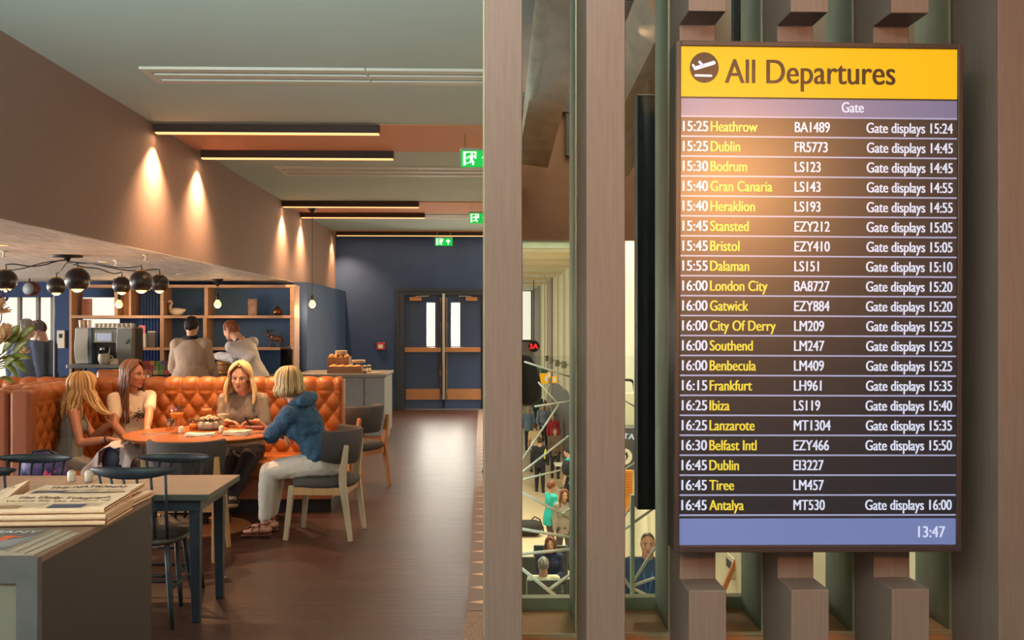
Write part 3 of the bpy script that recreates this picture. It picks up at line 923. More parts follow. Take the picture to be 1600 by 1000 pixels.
# signs on the concourse
o = thing('led_sign', 'round dark sign with red glowing characters below the far bright window', 'sign', P(834, 541, 44))
r = 9.0 * 44 / 1555
MB().lathe([(0, 0), (r, 0), (r, 0.06), (0, 0.06)], seg=28).build('disc', M_black, o).rotation_euler = (R(90), 0, 0)
mb = MB(); put_text(mb, '3A', 0, -0.11, 0.22, width=0.38, align='C', y=-0.07, bold=0.008)
mb.build('lettering', mat('red led', '#ff2a2a', emit=2.2, ecol='#ff1a20'), o, fix=False)
MB().tube([(0, 0, r), (0, 0, 3.58 - P(834, 541, 44).z)], 0.02).build('hanger', M_black, o)
def ysign(px0, px1, py0, py1, Y, lab, blob):
    c = P((px0 + px1) / 2, (py0 + py1) / 2, Y)
    k = Y / 1555
    w, h = (px1 - px0) * k / 2, (py1 - py0) * k / 2
    o = thing('direction_sign', lab, 'sign', c, group='yellow direction signs in the concourse')
    MB().box(-w, w, 0, 0.12, -h, h).build('panel', mat('sign yellow', '#f2a800', rough=0.5, emit=0.55, ecol='#ffb000'), o, bevel=0.01)
    MB().tube([(0, 0.06, h), (0, 0.06, 3.58 - c.z)], 0.012, 6).build('hanger', M_vent, o)
    for bx in blob:
        MB().box(bx * w - 0.035, bx * w + 0.035, -0.004, 0, -h * 0.55, h * 0.55).build('pictogram', M_txt, o)
ysign(832, 857, 584, 599.5, 36, 'wide yellow sign hanging over the concourse', [0.7])
ysign(855.5, 860.5, 581.5, 590.5, 33.5, 'small yellow sign just right of the wide one', [0])
ysign(863, 870.5, 588, 598.5, 33, 'second small yellow sign, nearest the cream wall', [0])
c = P(844, 579.5, 37)
o = thing('green_canopy', 'dark green canopy edge above the wide yellow sign', 'canopy', (c.x, 37, c.z))
MB().box(-0.34, 0.34, 0, 0.5, -0.085, 0.085).build('band', mat('canopy green', '#2f6a48', rough=0.5), o)
MB().tube([(0.2, 0.2, 0.08), (0.2, 0.2, 3.58 - c.z)], 0.012, 6).build('hanger', M_vent, o)
for i, (px, py, Y) in enumerate(((858.5, 560, 44.5), (866.5, 563.5, 41.5), (876.5, 567.5, 38.2), (888, 570, 35))):
    c = P(px, py, Y)
    o = thing('wall_lamp', ('furthest', 'second furthest', 'second nearest', 'nearest')[i] + ' short cylinder lamp on the cream concourse wall', 'wall lamp', (CX - 0.16, Y, c.z), group='cylinder lamps on the concourse wall')
    MB().lathe([(0, -0.12), (0.09, -0.12), (0.09, 0.12), (0.075, 0.12), (0.075, -0.1)], seg=16).build('cylinder', mat('lamp grey', '#8d8672', rough=0.5), o, smooth=True)
    MB().lathe([(0, 0.09), (0.07, 0.09)], seg=16).build('diffuser', M_bulb, o)
    MB().box(0.07, 0.16, -0.03, 0.03, -0.04, 0.04).build('arm', M_vent, o)
# shop signs on the near concourse wall (second slit)
c = P(984, 698, 19.5)
o = thing('shop_sign', 'dark grey sign with white letters ATA and a round white emblem', 'sign', (CX - 0.02, 19.9, P(984, 732, 19.5).z))
hS = P(984, 667, 19.5).z - P(984, 732, 19.5).z
MB().box(-0.42, 0.0, -0.6, 0.6, 0, hS).build('panel', mat('sign dark grey', '#48484a', rough=0.5), o)
mb = MB(); put_text(mb, 'ATA', 0, 0, 0.11, width=0.34, align='C', y=0, bold=0.006)
ob = mb.build('lettering', M_txt, o, loc=(-0.21, -0.604, hS * 0.74), fix=False)
ob.rotation_euler = (0, R(6), 0)
mb = MB()
ri = 0.16
mb.add([(ri * math.cos(k * math.pi / 16), 0, ri * math.sin(k * math.pi / 16)) for k in range(32)], [tuple(range(32))])
em = mb.build('emblem', mat('emblem white', '#d8d4c6', rough=0.5), o, loc=(-0.24, -0.605, hS * 0.32), fix=False)
mb = MB()
for s in (-1, 1):
    mb.add([(s * 0.03, -0.003, -0.09), (s * 0.085, -0.003, 0.0), (s * 0.06, -0.003, 0.09), (s * 0.02, -0.003, 0.07), (s * 0.04, -0.003, 0.0)], [(0, 1, 2, 3, 4)])
mb.build('emblem_mark', M_slot, em, fix=False)
mb = MB().box(-0.36, 0, -0.012, 0.06, 0, 0.95)
p = P(982, 800, 18.2)
o = thing('orange_board', 'orange board with fine dark lines beside the dark grey sign', 'notice board', (P(988.5, 760, 18.2).x, 18.2, P(984, 800, 18.2).z))
MB().box(-0.36, 0, -0.012, 0.06, 0, P(984, 735, 18.2).z - p.z).build('panel', mat('board orange', '#d88420', rough=0.5), o)
mb = MB()
for k in range(9):
    mb.box(-0.33, -0.03, -0.015, -0.012, 0.3 + k * 0.05, 0.306 + k * 0.05)
mb.build('print', M_slot, o)
MB().box(-0.2, -0.15, -0.0, 0.04, ZF - p.z, 0).build('stand', M_black, o)
# small wall handle and sloping handrail seen below the board
p = P(1132, 881, 12.0)
o = thing('wall_hatch', 'small pale hatch with a dark recess on the cream wall below the departures board', 'hatch', (CX - 0.005, p.y, p.z))
MB().box(-0.015, 0, -0.22, 0.22, -0.11, 0.11).build('panel', M_cream, o)
MB().box(-0.02, -0.014, -0.12, 0.12, -0.05, 0.05).build('recess', M_slot, o)
a, b = P(1150, 876, 11.8), P(1126, 932, 11.8)
o = thing('handrail', 'orange wooden handrail sloping down the cream wall below the departures board', 'handrail', b)
MB().beam((0, 0, 0), a - b, 0.05, 0.05).beam(Vector((0, 0, 0)), Vector((0, 0, 0)) - (a - b) * 0.6, 0.05, 0.05).build('rail', mat('orange rail wood', '#b0683a', rough=0.5), o)
MB().beam((a - b) * 0.5, (a - b) * 0.5 + Vector((CX - ((a + b) / 2).x, 0, 0)), 0.03, 0.03).build('bracket', M_steel, o)
# curved black pipe on the cream wall
o = thing('bent_pipe', 'black bent pipe on the cream wall left of the hanging black display', 'pipe', P(984, 606, 19.8))
MB().tube([Vector((-0.2, 0, 0.16)), Vector((-0.06, 0, 0.16)), Vector((0.03, 0, 0.15)), Vector((0.075, 0, 0.11)), Vector((0.09, 0, 0.04)), Vector((0.1, 0, -0.1))], 0.028, 8).build('pipe', M_black, o, smooth=True)
MB().box(-0.10, 0.12, -0.03, 0.03, -0.75, -0.1).build('meter_box', mat('pale meter box', '#cfc8ae', rough=0.5), o, bevel=0.01)
# ------------------------------------------------------------------ orange tufted booth
M_leather = mat('burnt orange leather', '#9c541f', rough=0.40, var=0.10, vscale=5, bump=0.12, bscale=220)
M_leatherb = mat('tan brown leather', '#96583a', rough=0.42, var=0.08, vscale=5, bump=0.1, bscale=220)
M_plinth = mat('dark plinth', '#241f20', rough=0.6)

def tufted(L, zb, zt, a=0.155, seams=(), D=0.12):
    """padded back: local x along the length, front towards -y, back at y = D"""
    mb = MB()
    nu = max(8, int(L / 0.0125))
    z0 = zt - 0.115
    rr = 0.055
    prof = []
    nfront = int((zt - rr - zb) / 0.0115)
    for i in range(nfront + 1):
        prof.append((0.0, zb + (zt - rr - zb) * i / nfront, -1.0, 0.0))
    for i in range(1, 10):
        t = math.pi / 2 * i / 9
        prof.append((rr - rr * math.cos(t), zt - rr + rr * math.sin(t), -math.cos(t), math.sin(t)))
    prof.append((D - 0.02, zt - 0.004, 0, 1))
    prof.append((D, zt - 0.03, 0.7, 0.7))
    prof.append((D, zb, 1, 0))
    nv = len(prof) - 1
    def fn(u, v):
        x = u * L
        y, z, ny, nz = prof[int(round(v * nv))]
        w = z0 - z
        if w > 0:
            p, q = x / a + w / 0.2, x / a - w / 0.2
            h = (abs(math.sin(math.pi * p) * math.sin(math.pi * q)) + 1e-6) ** 0.38
        else:
            h = abs(math.sin(math.pi * x / a)) ** 0.6
            fade = min(1, -w / 0.03)
            h = h * (0.75 + 0.25 * fade)
        for s in seams:
            h *= min(1.0, (abs(x - s) / 0.02) ** 0.5 if abs(x - s) < 0.02 else 1.0)
        if ny > 0.5:
            h = 0
        e = min(1.0, min(x, L - x) / 0.03 + 0.15)
        d = 0.038 * h * e
        return (x, y + ny * d, z + nz * d * 0.5)
    mb.grid(fn, nu, nv)
    # covered buttons
    k = 0
    z = z0
    while z > zb + 0.03:
        x = a * (0.5 if k % 2 else 1.0)
        while x < L - 0.02:
            mb.ball((x, -0.004, z), (0.012, 0.008, 0.012), 8, 5)
            x += a
        z -= 0.1
        k += 1
    # end caps
    for xx in (0.0, L):
        cap = [(xx, p[0], p[1]) for p in prof]
        mb.add(cap, [tuple(range(len(cap)))])
    return mb

ZT = 1.135
YBK = 9.22
XBK0, XBK1 = -3.55, -1.305
booth = thing('booth_seat', 'burnt orange tufted leather corner booth around the round table', 'booth', (-2.5, 9.0, 0))
BO = Vector(booth.location)
tufted(XBK1 - XBK0, 0.44, ZT, seams=(0.78, 1.19)).build('backrest', M_leather, booth, loc=Vector((XBK0, YBK, 0)) - BO, smooth=True)
o = tufted(YBK - 7.93 + 0.1, 0.44, ZT).build('side_backrest', M_leather, booth, loc=Vector((-3.53, 7.93, 0)) - BO, rz=R(90), smooth=True)
MB().box(-3.665, -3.505, 7.80, 7.93, 0.03, ZT - 0.01).build('end_panel', M_leatherb, booth, loc=-BO, bevel=0.035, segs=4)
MB().box(XBK1, XBK1 + 0.02, YBK - 0.02, YBK + 0.13, 0.05, ZT - 0.01).build('end_panel', M_leatherb, booth, loc=-BO, bevel=0.008)
MB().box(XBK0, XBK1, 8.62, YBK + 0.02, 0.30, 0.46).build('seat_cushion', M_leather, booth, loc=-BO, bevel=0.03, segs=3)
MB().box(-3.55, -3.05, 7.93, 8.62, 0.30, 0.46).build('seat_cushion', M_leather, booth, loc=-BO, bevel=0.03, segs=3)
MB().box(XBK0, XBK1, 8.66, YBK + 0.12, 0.12, 0.30).box(-3.62, -3.09, 7.95, 8.66, 0.12, 0.30).build('seat_base', M_leatherb, booth, loc=-BO, bevel=0.006)
MB().box(XBK0, XBK1 - 0.02, 8.72, YBK + 0.1, 0, 0.12).box(-3.60, -3.12, 7.98, 8.72, 0, 0.12).build('plinth', M_plinth, booth, loc=-BO)

nb = thing('booth_seat', 'neighbouring orange leather booth behind the flowers, back to back with the corner booth', 'booth', (-4.5, 9.0, 0))
NO = Vector(nb.location)
tufted(1.6, 0.44, ZT).build('backrest', M_leather, nb, loc=Vector((-5.48, YBK, 0)) - NO, smooth=True)
tufted(YBK - 7.93 + 0.1, 0.44, ZT).build('side_backrest', M_leather, nb, loc=Vector((-3.80, YBK + 0.1, 0)) - NO, rz=R(-90), smooth=True)
MB().box(-3.83, -3.672, 7.80, 7.93, 0.03, ZT - 0.01).build('end_panel', M_leatherb, nb, loc=-NO, bevel=0.035, segs=4)
MB().box(-5.48, -3.92, 8.62, YBK, 0.12, 0.46).build('seat_cushion', M_leather, nb, loc=-NO, bevel=0.03)
MB().box(-5.46, -3.80, 8.7, YBK + 0.1, 0, 0.44).box(-3.79, -3.70, 7.95, YBK, 0, 0.44).build('plinth', M_plinth, nb, loc=-NO)

# armchair behind the booth
o = thing('armchair', 'orange armchair with a striped back edge behind the booth', 'armchair', (-4.05, 11.3, 0))
mb = MB().box(-0.30, 0.30, 0.0, 0.12, 0.42, 1.12)
mb.build('backrest', M_leather, o, bevel=0.045, segs=4)
mb = MB()
for k in range(6):
    mb.box(0.05 + k * 0.045, 0.072 + k * 0.045, -0.006, 0.0, 0.9, 1.06)
mb.build('stripe_panel', mat('white stripe fabric', '#d8cfc4', rough=0.8), o)
MB().box(-0.30, 0.30, -0.5, 0.02, 0.30, 0.46).build('seat', M_leather, o, bevel=0.04, segs=3)
for sx_, sy_ in ((-1, 0.08), (1, 0.08), (-1, -0.45), (1, -0.45)):
    MB().tube([(sx_ * 0.25, sy_, 0), (sx_ * 0.23, sy_, 0.32)], 0.02).build('leg', M_oak, o)

# ------------------------------------------------------------------ round table and what stands on it
TZ = 0.77
TC = Vector((-2.235, 8.02, 0))
rt = thing('round_table', 'round wooden table in front of the orange booth, set with drinks', 'table', TC)
MB().lathe([(0, TZ - 0.035), (0.56, TZ - 0.035), (0.60, TZ - 0.012), (0.605, TZ - 0.004), (0.60, TZ), (0, TZ)], seg=72).build('tabletop', mat('warm wood tabletop', '#a05c30', rough=0.28, var=0.16, vscale=4, stretch=(1, 9, 1)), rt, smooth=False)
MB().lathe([(0.045, 0.03), (0.045, TZ - 0.035)], seg=20).build('column', M_black, rt, smooth=True)
MB().lathe([(0, 0), (0.36, 0), (0.37, 0.015), (0.36, 0.03), (0.06, 0.045), (0, 0.045)], seg=48).build('base', M_oakr, rt, smooth=False)

def tp(px, py): return G(px, py, TZ + 0.001)
M_glass = pane_mat('drinking glass', '#f4f0e8', 0.95, 0.02, 1.85)
def liquid(name, c, e=0.0): return mat(name, c, rough=0.15, spec=0.6, sss=0.0, emit=e)
def glass(name, label, cat, px, py, prof, liq=None, group=None, extra=None):
    p = tp(px, py)
    o = thing(name, label, cat, p, group=group)
    MB().lathe(prof, seg=28).build('glass_body', M_glass, o, smooth=True)
    if liq:
        MB().lathe(liq[0], seg=24).build('drink', liq[1], o, smooth=True)
    return o
M_or = liquid('orange drink', '#e58a2a')
M_pe = liquid('peach drink', '#e6a06a')
M_cl = liquid('cloudy drink', '#d8c8ae')
balloon = [(0, 0), (0.036, 0.002), (0.034, 0.006), (0.006, 0.012), (0.005, 0.10), (0.03, 0.112), (0.052, 0.14), (0.058, 0.17), (0.053, 0.20), (0.044, 0.222)]
glass('gin_glass', 'tall balloon glass of orange drink on the round table', 'glass', 276, 676, balloon, ([(0, 0.112), (0.028, 0.115), (0.049, 0.14), (0.054, 0.158), (0, 0.16)], M_or))
tum = [(0, 0), (0.038, 0), (0.042, 0.095), (0.039, 0.095), (0.036, 0.008), (0, 0.008)]
glass('tumbler', 'empty short tumbler at the left of the balloon glass', 'glass', 266, 672, tum)
o = glass('tumbler', 'short tumbler with orange slices in the middle of the round table', 'glass', 303, 672, tum, ([(0, 0.01), (0.034, 0.01), (0.036, 0.05), (0, 0.055)], M_or))
mart = [(0, 0), (0.036, 0.002), (0.035, 0.005), (0.005, 0.011), (0.004, 0.10), (0.008, 0.106), (0.058, 0.168)]
glass('martini_glass', 'martini glass of peach drink behind the flower bowl', 'glass', 323, 667, mart, ([(0, 0.108), (0.004, 0.107), (0.046, 0.152), (0, 0.153)], M_pe))
glass('martini_glass', 'nearest martini glass of cloudy drink at the table front', 'glass', 349, 678, mart, ([(0, 0.108), (0.004, 0.107), (0.05, 0.158), (0, 0.159)], M_cl))
def candle(px, py, label, z=None, p=None, group='white salt and pepper pots'):
    p = p if p is not None else tp(px, py)
    o = thing('salt_pot', label, 'salt pot', p, group=group)
    MB().lathe([(0, 0), (0.018, 0), (0.021, 0.004), (0.021, 0.046), (0.016, 0.054), (0, 0.055)], seg=20).build('pot', mat('cream ceramic', '#ded2bc', rough=0.35), o, smooth=True)
    MB().lathe([(0, 0.055), (0.012, 0.055), (0.010, 0.058), (0, 0.058)], seg=16).build('lid', mat('cream ceramic lid', '#c9bda8', rough=0.4), o, smooth=True)
    return o
candle(283, 677, 'small white pot beside the balloon glass on the round table')
candle(346, 676, 'small white pot behind the front martini glass')
p = tp(327, 671)
o = thing('flower_bowl', 'glass bowl of pebbles and pale roses in the middle of the round table', 'flower bowl', p)
MB().lathe([(0, 0), (0.07, 0), (0.10, 0.02), (0.105, 0.045), (0.09, 0.07), (0.085, 0.07), (0.095, 0.045), (0.09, 0.022), (0, 0.01)], seg=28).build('bowl', mat('pebbled glass bowl', '#a89a88', rough=0.3, var=0.5, vscale=60), o, smooth=True)
rng = random.Random(3)
mb = MB()
for k in range(26):
    t, rr_ = rng.random() * 6.28, 0.085 * math.sqrt(rng.random())
    c = Vector((rr_ * math.cos(t), rr_ * math.sin(t), 0.068))
    tip = c + Vector((0.05 * math.cos(t), 0.05 * math.sin(t), 0.02 + 0.02 * rng.random()))
    n = Vector((-math.sin(t), math.cos(t), 0)) * 0.012
    mb.add([c - n * 0.5, c + n * 0.5, (c + tip) / 2 + n, tip, (c + tip) / 2 - n], [(0, 1, 2, 3, 4)])
mb.build('leaves', mat('grey green leaf', '#6a6f55', rough=0.6), o, solid=0.002)
for k in range(6):
    t = k * 1.05
    c = Vector((0.05 * math.cos(t), 0.05 * math.sin(t), 0.085)) if k else Vector((0, 0, 0.10))
    mb = MB()
    for q in range(9):
        tt = q * 2.4
        r_ = 0.006 + 0.0022 * q
        mb.ball(c + Vector((r_ * math.cos(tt), r_ * math.sin(tt), 0.012 - q * 0.0015)), (0.013, 0.013, 0.010), 8, 5)
    mb.build('rose', mat('pale rose', '#d9a98c', rough=0.6, var=0.15, vscale=40), o, smooth=True)
def napkin(px, py, w, d, rot, n, label, name='folded_napkin', c='#ded6c8'):
    p = tp(px, py)
    o = thing(name, label, 'napkin', p, R(rot), group='folded napkins on the round table')
    for k in range(n):
        mb = MB()
        def fn(u, v, k=k):
            return ((u - 0.5) * w * (1 - 0.04 * k), (v - 0.5) * d * (1 - 0.05 * k), 0.004 + 0.011 * k + 0.003 * math.sin(u * 7 + k) + 0.002 * math.sin(v * 9))
        mb.grid(fn, 12, 8)
        mb.build('fold', mat('napkin linen ' + c, c, rough=0.85), o, smooth=True, solid=0.008)
napkin(313, 681, 0.22, 0.12, 4, 2, 'white folded napkin in front of the flower bowl')
napkin(372, 679, 0.20, 0.16, -8, 3, 'cream folded napkin right of the front martini glass', c='#cfc0aa')
p = tp(241, 679)
o = thing('cutlery', 'steel knife and fork lying at the left of the round table', 'cutlery', p, R(8))
MB().beam((-0.10, 0, 0.004), (0.02, 0, 0.004), 0.012, 0.005).beam((0.02, 0, 0.004), (0.11, 0, 0.004), 0.018, 0.003, w2=0.008).build('knife', M_steel, o, bevel=0.001)
mb = MB().beam((-0.10, 0.03, 0.004), (0.04, 0.03, 0.005), 0.008, 0.005)
mb.beam((0.04, 0.03, 0.005), (0.06, 0.03, 0.006), 0.022, 0.004)
for k in range(4):
    mb.beam((0.06, 0.021 + 0.006 * k, 0.006), (0.11, 0.021 + 0.006 * k, 0.008), 0.003, 0.003)
mb.build('fork', M_steel, o)
p = tp(399, 671)
o = thing('spectacle_case', 'red patterned case and dark pen by the blonde woman in beige', 'case', p, R(-10))
MB().box(-0.075, 0.075, -0.03, 0.03, 0, 0.028).build('case', mat('red patterned fabric', '#9a3c30', rough=0.6, color2='#40302e', vscale=60), o, bevel=0.012, segs=3)
MB().tube([(-0.04, 0, 0.03), (-0.085, -0.01, 0.10)], 0.008, 8).build('pen', M_black, o)
p = tp(432, 676)
o = thing('place_mat', 'dark place mat under the elbow of the woman in the denim jacket', 'place mat', p, R(-5))
MB().box(-0.16, 0.10, -0.06, 0.12, 0, 0.004).build('mat', mat('dark leather mat', '#6a4a36', rough=0.5), o, bevel=0.0015)

# ------------------------------------------------------------------ upholstered chairs
M_greyfab = mat('charcoal upholstery', '#433c3b', rough=0.85, var=0.08, vscale=60, bump=0.2, bscale=300)
def make_uchair(label, wood):
    o = thing('upholstered_chair', label, 'chair', group='grey upholstered chairs with wooden legs')
    for sx_ in (-1, 1):
        MB().beam((sx_ * 0.235, 0.245, 0), (sx_ * 0.205, 0.205, 0.41), 0.030, 0.034, (0, 1, 0), 0.042, 0.046).build('leg', wood, o, bevel=0.006)
        pts = [Vector((sx_ * 0.235, -0.255, 0)), Vector((sx_ * 0.235, -0.195, 0.42)), Vector((sx_ * 0.24, -0.195, 0.50)), Vector((sx_ * 0.245, -0.225, 0.72))]
        mb = MB()
        ws = (0.030, 0.046, 0.048, 0.030)
        for i in range(3):
            mb.beam(pts[i], pts[i + 1] + (pts[i + 1] - pts[i]).normalized() * 0.004, ws[i], ws[i] * 1.1, (0, 1, 0), ws[i + 1], ws[i + 1] * 1.1)
        mb.build('leg', wood, o, bevel=0.005)
    mb = MB().box(-0.21, 0.21, 0.175, 0.205, 0.34, 0.40).box(-0.225, -0.195, -0.20, 0.19, 0.34, 0.40).box(0.195, 0.225, -0.20, 0.19, 0.34, 0.40).box(-0.21, 0.21, -0.21, -0.18, 0.34, 0.40)
    mb.build('seat_rail', wood, o, bevel=0.004)
    # cushion: rounded slab
    mb = MB()
    def seat(u, v):
        a = u * 2 * math.pi
        n = 3.2
        cx_, cy_ = math.cos(a), math.sin(a)
        k = (abs(cx_) ** n + abs(cy_) ** n) ** (-1 / n)
        zz = [(-0.0, 0.395), (0.92, 0.395), (1.0, 0.415), (1.0, 0.44), (0.93, 0.462), (0.5, 0.472), (0.0, 0.474)][int(round(v * 6))]
        r_ = zz[0] + 1e-4
        return (0.245 * k * cx_ * r_, -0.01 + 0.245 * k * cy_ * r_, zz[1])
    mb.grid(seat, 40, 6)
    mb.build('seat', M_greyfab, o, smooth=True)
    # wrap-around padded back
    mb = MB()
    RB = 0.242
    def back(u, v):
        th = R(188) + (R(352) - R(188)) * u
        taper = 1 - 0.30 * abs(2 * u - 1) ** 3
        prof = [(-0.022, -0.125), (-0.026, 0.0), (-0.022, 0.115), (-0.01, 0.13), (0.01, 0.13), (0.022, 0.115), (0.026, 0.0), (0.022, -0.125), (0.01, -0.135), (-0.01, -0.135), (-0.022, -0.125)][int(round(v * 10))]
        z = 0.70 + prof[1] * (taper if prof[1] < 0 else 1)
        lean = (z - 0.57) * 0.18
        e = 1.0
        r_ = RB + prof[0] * e + lean * 0.6
        return (r_ * math.cos(th) * 0.96, 0.01 + r_ * math.sin(th) * 1.0 - lean * 0.3, z)
    mb.grid(back, 36, 10)
    for uu in (0, 1):
        ring = [back(uu, v / 10) for v in range(10)]
        mb.add(ring, [tuple(range(10))])
    mb.build('backrest', M_greyfab, o, smooth=True)
    return o
uc = make_uchair('grey padded chair with its back to the camera in front of the round table', M_oak)
uc.location, uc.rotation_euler = (-2.09, 7.12, 0), (0, 0, R(3))
uc2 = dup(uc, (-1.228, 7.80, 0), R(84), 'grey padded chair with pale wooden legs under the woman in the denim jacket')
uc3 = dup(uc, (-1.28, 9.98, 0), R(62), 'empty grey padded chair with orange wooden legs behind the end of the booth')
for c in kids(uc3):
    if c.name.startswith('leg') or c.name.startswith('seat_rail'):
        c.data = c.data.copy(); c.data.materials[0] = M_oakr
for c in kids(uc2):
    if c.name.startswith('leg'):
        c.data = c.data.copy(); c.data.materials[0] = mat('pale ash', '#a8937a', rough=0.5, var=0.1, vscale=6, stretch=(8, 8, 0.8))

# ------------------------------------------------------------------ dark spindle chairs and the two square tables
M_ink = mat('ink blue stained wood', '#222a34', rough=0.42, var=0.12, vscale=10)
def make_spindle(label):
    o = thing('spindle_chair', label, 'chair', group='dark spindle back chairs at the near tables')
    mb = MB()
    def seat(u, v):
        a = u * 2 * math.pi
        n = 3.0
        cx_, cy_ = math.cos(a), math.sin(a)
        k = (abs(cx_) ** n + abs(cy_) ** n) ** (-1 / n)
        r_, z = [(1e-4, 0.432), (0.9, 0.432), (1.0, 0.446), (0.98, 0.462), (0.88, 0.468), (0.5, 0.458), (1e-4, 0.454)][int(round(v * 6))]
        return (0.215 * k * cx_ * r_ * (1 + 0.08 * cy_), 0.21 * k * cy_ * r_, z)
    mb.grid(seat, 36, 6)
    mb.build('seat', mat('dark seat wood', '#3a342f', rough=0.4, var=0.1, vscale=8), o, smooth=True)
    leg = {}
    for sx_ in (-1, 1):
        for sy_ in (-1, 1):
            top = Vector((sx_ * 0.145, sy_ * 0.14, 0.44)); ft = Vector((sx_ * 0.195, sy_ * 0.205, 0))
            leg[sx_, sy_] = (top, ft)
            pts = [ft + (top - ft) * t for t in (0, 0.3, 0.65, 1)]
            MB().tube(pts, [0.011, 0.0155, 0.018, 0.014], 10).build('leg', M_ink, o, smooth=True)
    def at(k, z):
        t, f = leg[k]; s = z / 0.44
        return f + (t - f) * s
    mb = MB()
    mb.tube([at((-1, -1), 0.2), at((-1, 1), 0.2)], 0.009).tube([at((1, -1), 0.2), at((1, 1), 0.2)], 0.009)
    mb.tube([(at((-1, -1), 0.2) + at((-1, 1), 0.2)) / 2, (at((1, -1), 0.2) + at((1, 1), 0.2)) / 2], 0.009)
    mb.tube([at((-1, -1), 0.27), at((1, -1), 0.27)], 0.009)
    mb.build('stretcher', M_ink, o, smooth=True)
    def rail_c(x): return Vector((x, -0.30 + 0.055 * (x / 0.22) ** 2, 0.835 + 0.012 * (abs(x) / 0.22) ** 2))
    for k in range(6):
        f = (k - 2.5) / 2.5
        a = Vector((f * 0.15, -0.17 + 0.02 * f * f, 0.455)); b = rail_c(f * 0.178)
        MB().tube([a, a.lerp(b, 0.4), b], [0.0085, 0.0095, 0.0075], 8).build('spindle', M_ink, o, smooth=True)
    mb = MB()
    def rail(u, v):
        x = (u - 0.5) * 0.46
        c = rail_c(x)
        e = math.sqrt(max(0.0, 1 - (abs(x) / 0.231) ** 6))
        h = 0.030 * (1 - 0.45 * (abs(x) / 0.23) ** 2) * e + 0.002
        t = 2 * math.pi * v
        cc, ss = math.cos(t), math.sin(t)
        return (c.x, c.y + 0.011 * cc * e, c.z + (0.0 if ss < 0 else 0.0) + h * (abs(ss) ** 0.7) * (1 if ss > 0 else -1))
    mb.grid(rail, 28, 12)
    mb.build('top_rail', M_ink, o, smooth=True)
    return o
sc = make_spindle('dark spindle chair with its back to the camera, right of the salt pots')
sc.location, sc.rotation_euler = (-1.865, 5.62, 0), (0, 0, R(-1))
sc.scale = (1, 1, 1.02)
s2 = dup(sc, (-2.73, 5.62, 0), R(2), 'dark spindle chair with its back to the camera, cut by the left edge')
s3 = dup(sc, (-2.80, 6.06, 0), R(180), 'dark spindle chair on the far side of the tables, in front of the booth end')
s4 = dup(sc, (-1.945, 6.06, 0), R(178), 'dark spindle chair on the far side of the tables, in front of the round table')
for s in (s3, s4):
    s.scale = (1, 1, 0.95)

M_ttop = mat('grey brown tabletop', '#b09078', rough=0.42, var=0.1, vscale=5, stretch=(1, 6, 1))
M_tedge = mat('dark green grey edge', '#43463f', rough=0.5)
def make_table(label):
    o = thing('square_table', label, 'table', group='two small tables pushed together')
    w, d = 0.80, 0.69
    MB().box(-w / 2, w / 2, -d / 2, d / 2, 0.684, 0.717).build('edge_board', M_tedge, o, bevel=0.003)
    MB().box(-w / 2 + 0.001, w / 2 - 0.001, -d / 2 + 0.001, d / 2 - 0.001, 0.717, 0.72).build('tabletop', M_ttop, o)
    MB().box(-w / 2 + 0.06, w / 2 - 0.06, -d / 2 + 0.05, d / 2 - 0.05, 0.62, 0.684).build('apron', M_ink, o)
    for sx_ in (-1, 1):
        for sy_ in (-1, 1):
            MB().beam((sx_ * (w / 2 - 0.095), sy_ * (d / 2 - 0.10), 0), (sx_ * (w / 2 - 0.10), sy_ * (d / 2 - 0.10), 0.685), 0.045, 0.045, (0, 1, 0), 0.062, 0.062).build('leg', M_ink, o, bevel=0.004)
    return o
t1 = make_table('grey brown table at the right, between the dark spindle chairs')
t1.location = (-1.885, 5.785, 0)
t2 = dup(t1, (-2.687, 5.785, 0), 0, 'grey brown table at the left, pushed against its twin')
candle(0, 0, 'white salt pot on the near tables, left of the pair', p=G(112, 752, 0.721), group='white salt and pepper pots')
candle(0, 0, 'white salt pot on the near tables, right of the pair', p=G(139, 752, 0.721), group='white salt and pepper pots')
for o in list(col.objects):
    if o.get('label', '').startswith('white salt pot on the near'):
        o.scale = (1.12, 1.12, 1.12)

# ------------------------------------------------------------------ newspaper stand
NZ = 0.95
NX = -1.325
st = thing('newspaper_stand', 'dark brown newspaper stand with a grey framed front, at the lower left', 'newspaper stand', (-1.9, 3.5, 0))
so = Vector(st.location)
M_lam = mat('brown laminate', '#352a2b', rough=0.6, var=0.08, vscale=14)
M_lamtop = mat('brown laminate top', '#7c5a4a', rough=0.5, var=0.08, vscale=14)
M_lamf = mat('grey laminate', '#565050', rough=0.6, var=0.12, vscale=12)
MB().box(-2.6, NX, 3.03, 4.02, 0, NZ - 0.02).build('cabinet', M_lam, st, loc=-so)
MB().box(-2.6, NX, 3.03, 4.02, NZ - 0.02, NZ).build('top', M_lamtop, st, loc=-so)
mb = MB().box(-2.6, NX, 3.0, 3.03, NZ - 0.075, NZ - 0.001).box(NX - 0.062, NX, 3.0, 3.03, 0, NZ - 0.075).box(-2.6, NX - 0.062, 3.0, 3.03, 0, 0.08)
mb.build('front_frame', M_lamf, st, loc=-so)
MB().box(-2.6, NX - 0.062, 3.018, 3.03, 0.08, NZ - 0.075).build('front_panel', mat('sage panel', '#726a5c', rough=0.7), st, loc=-so)

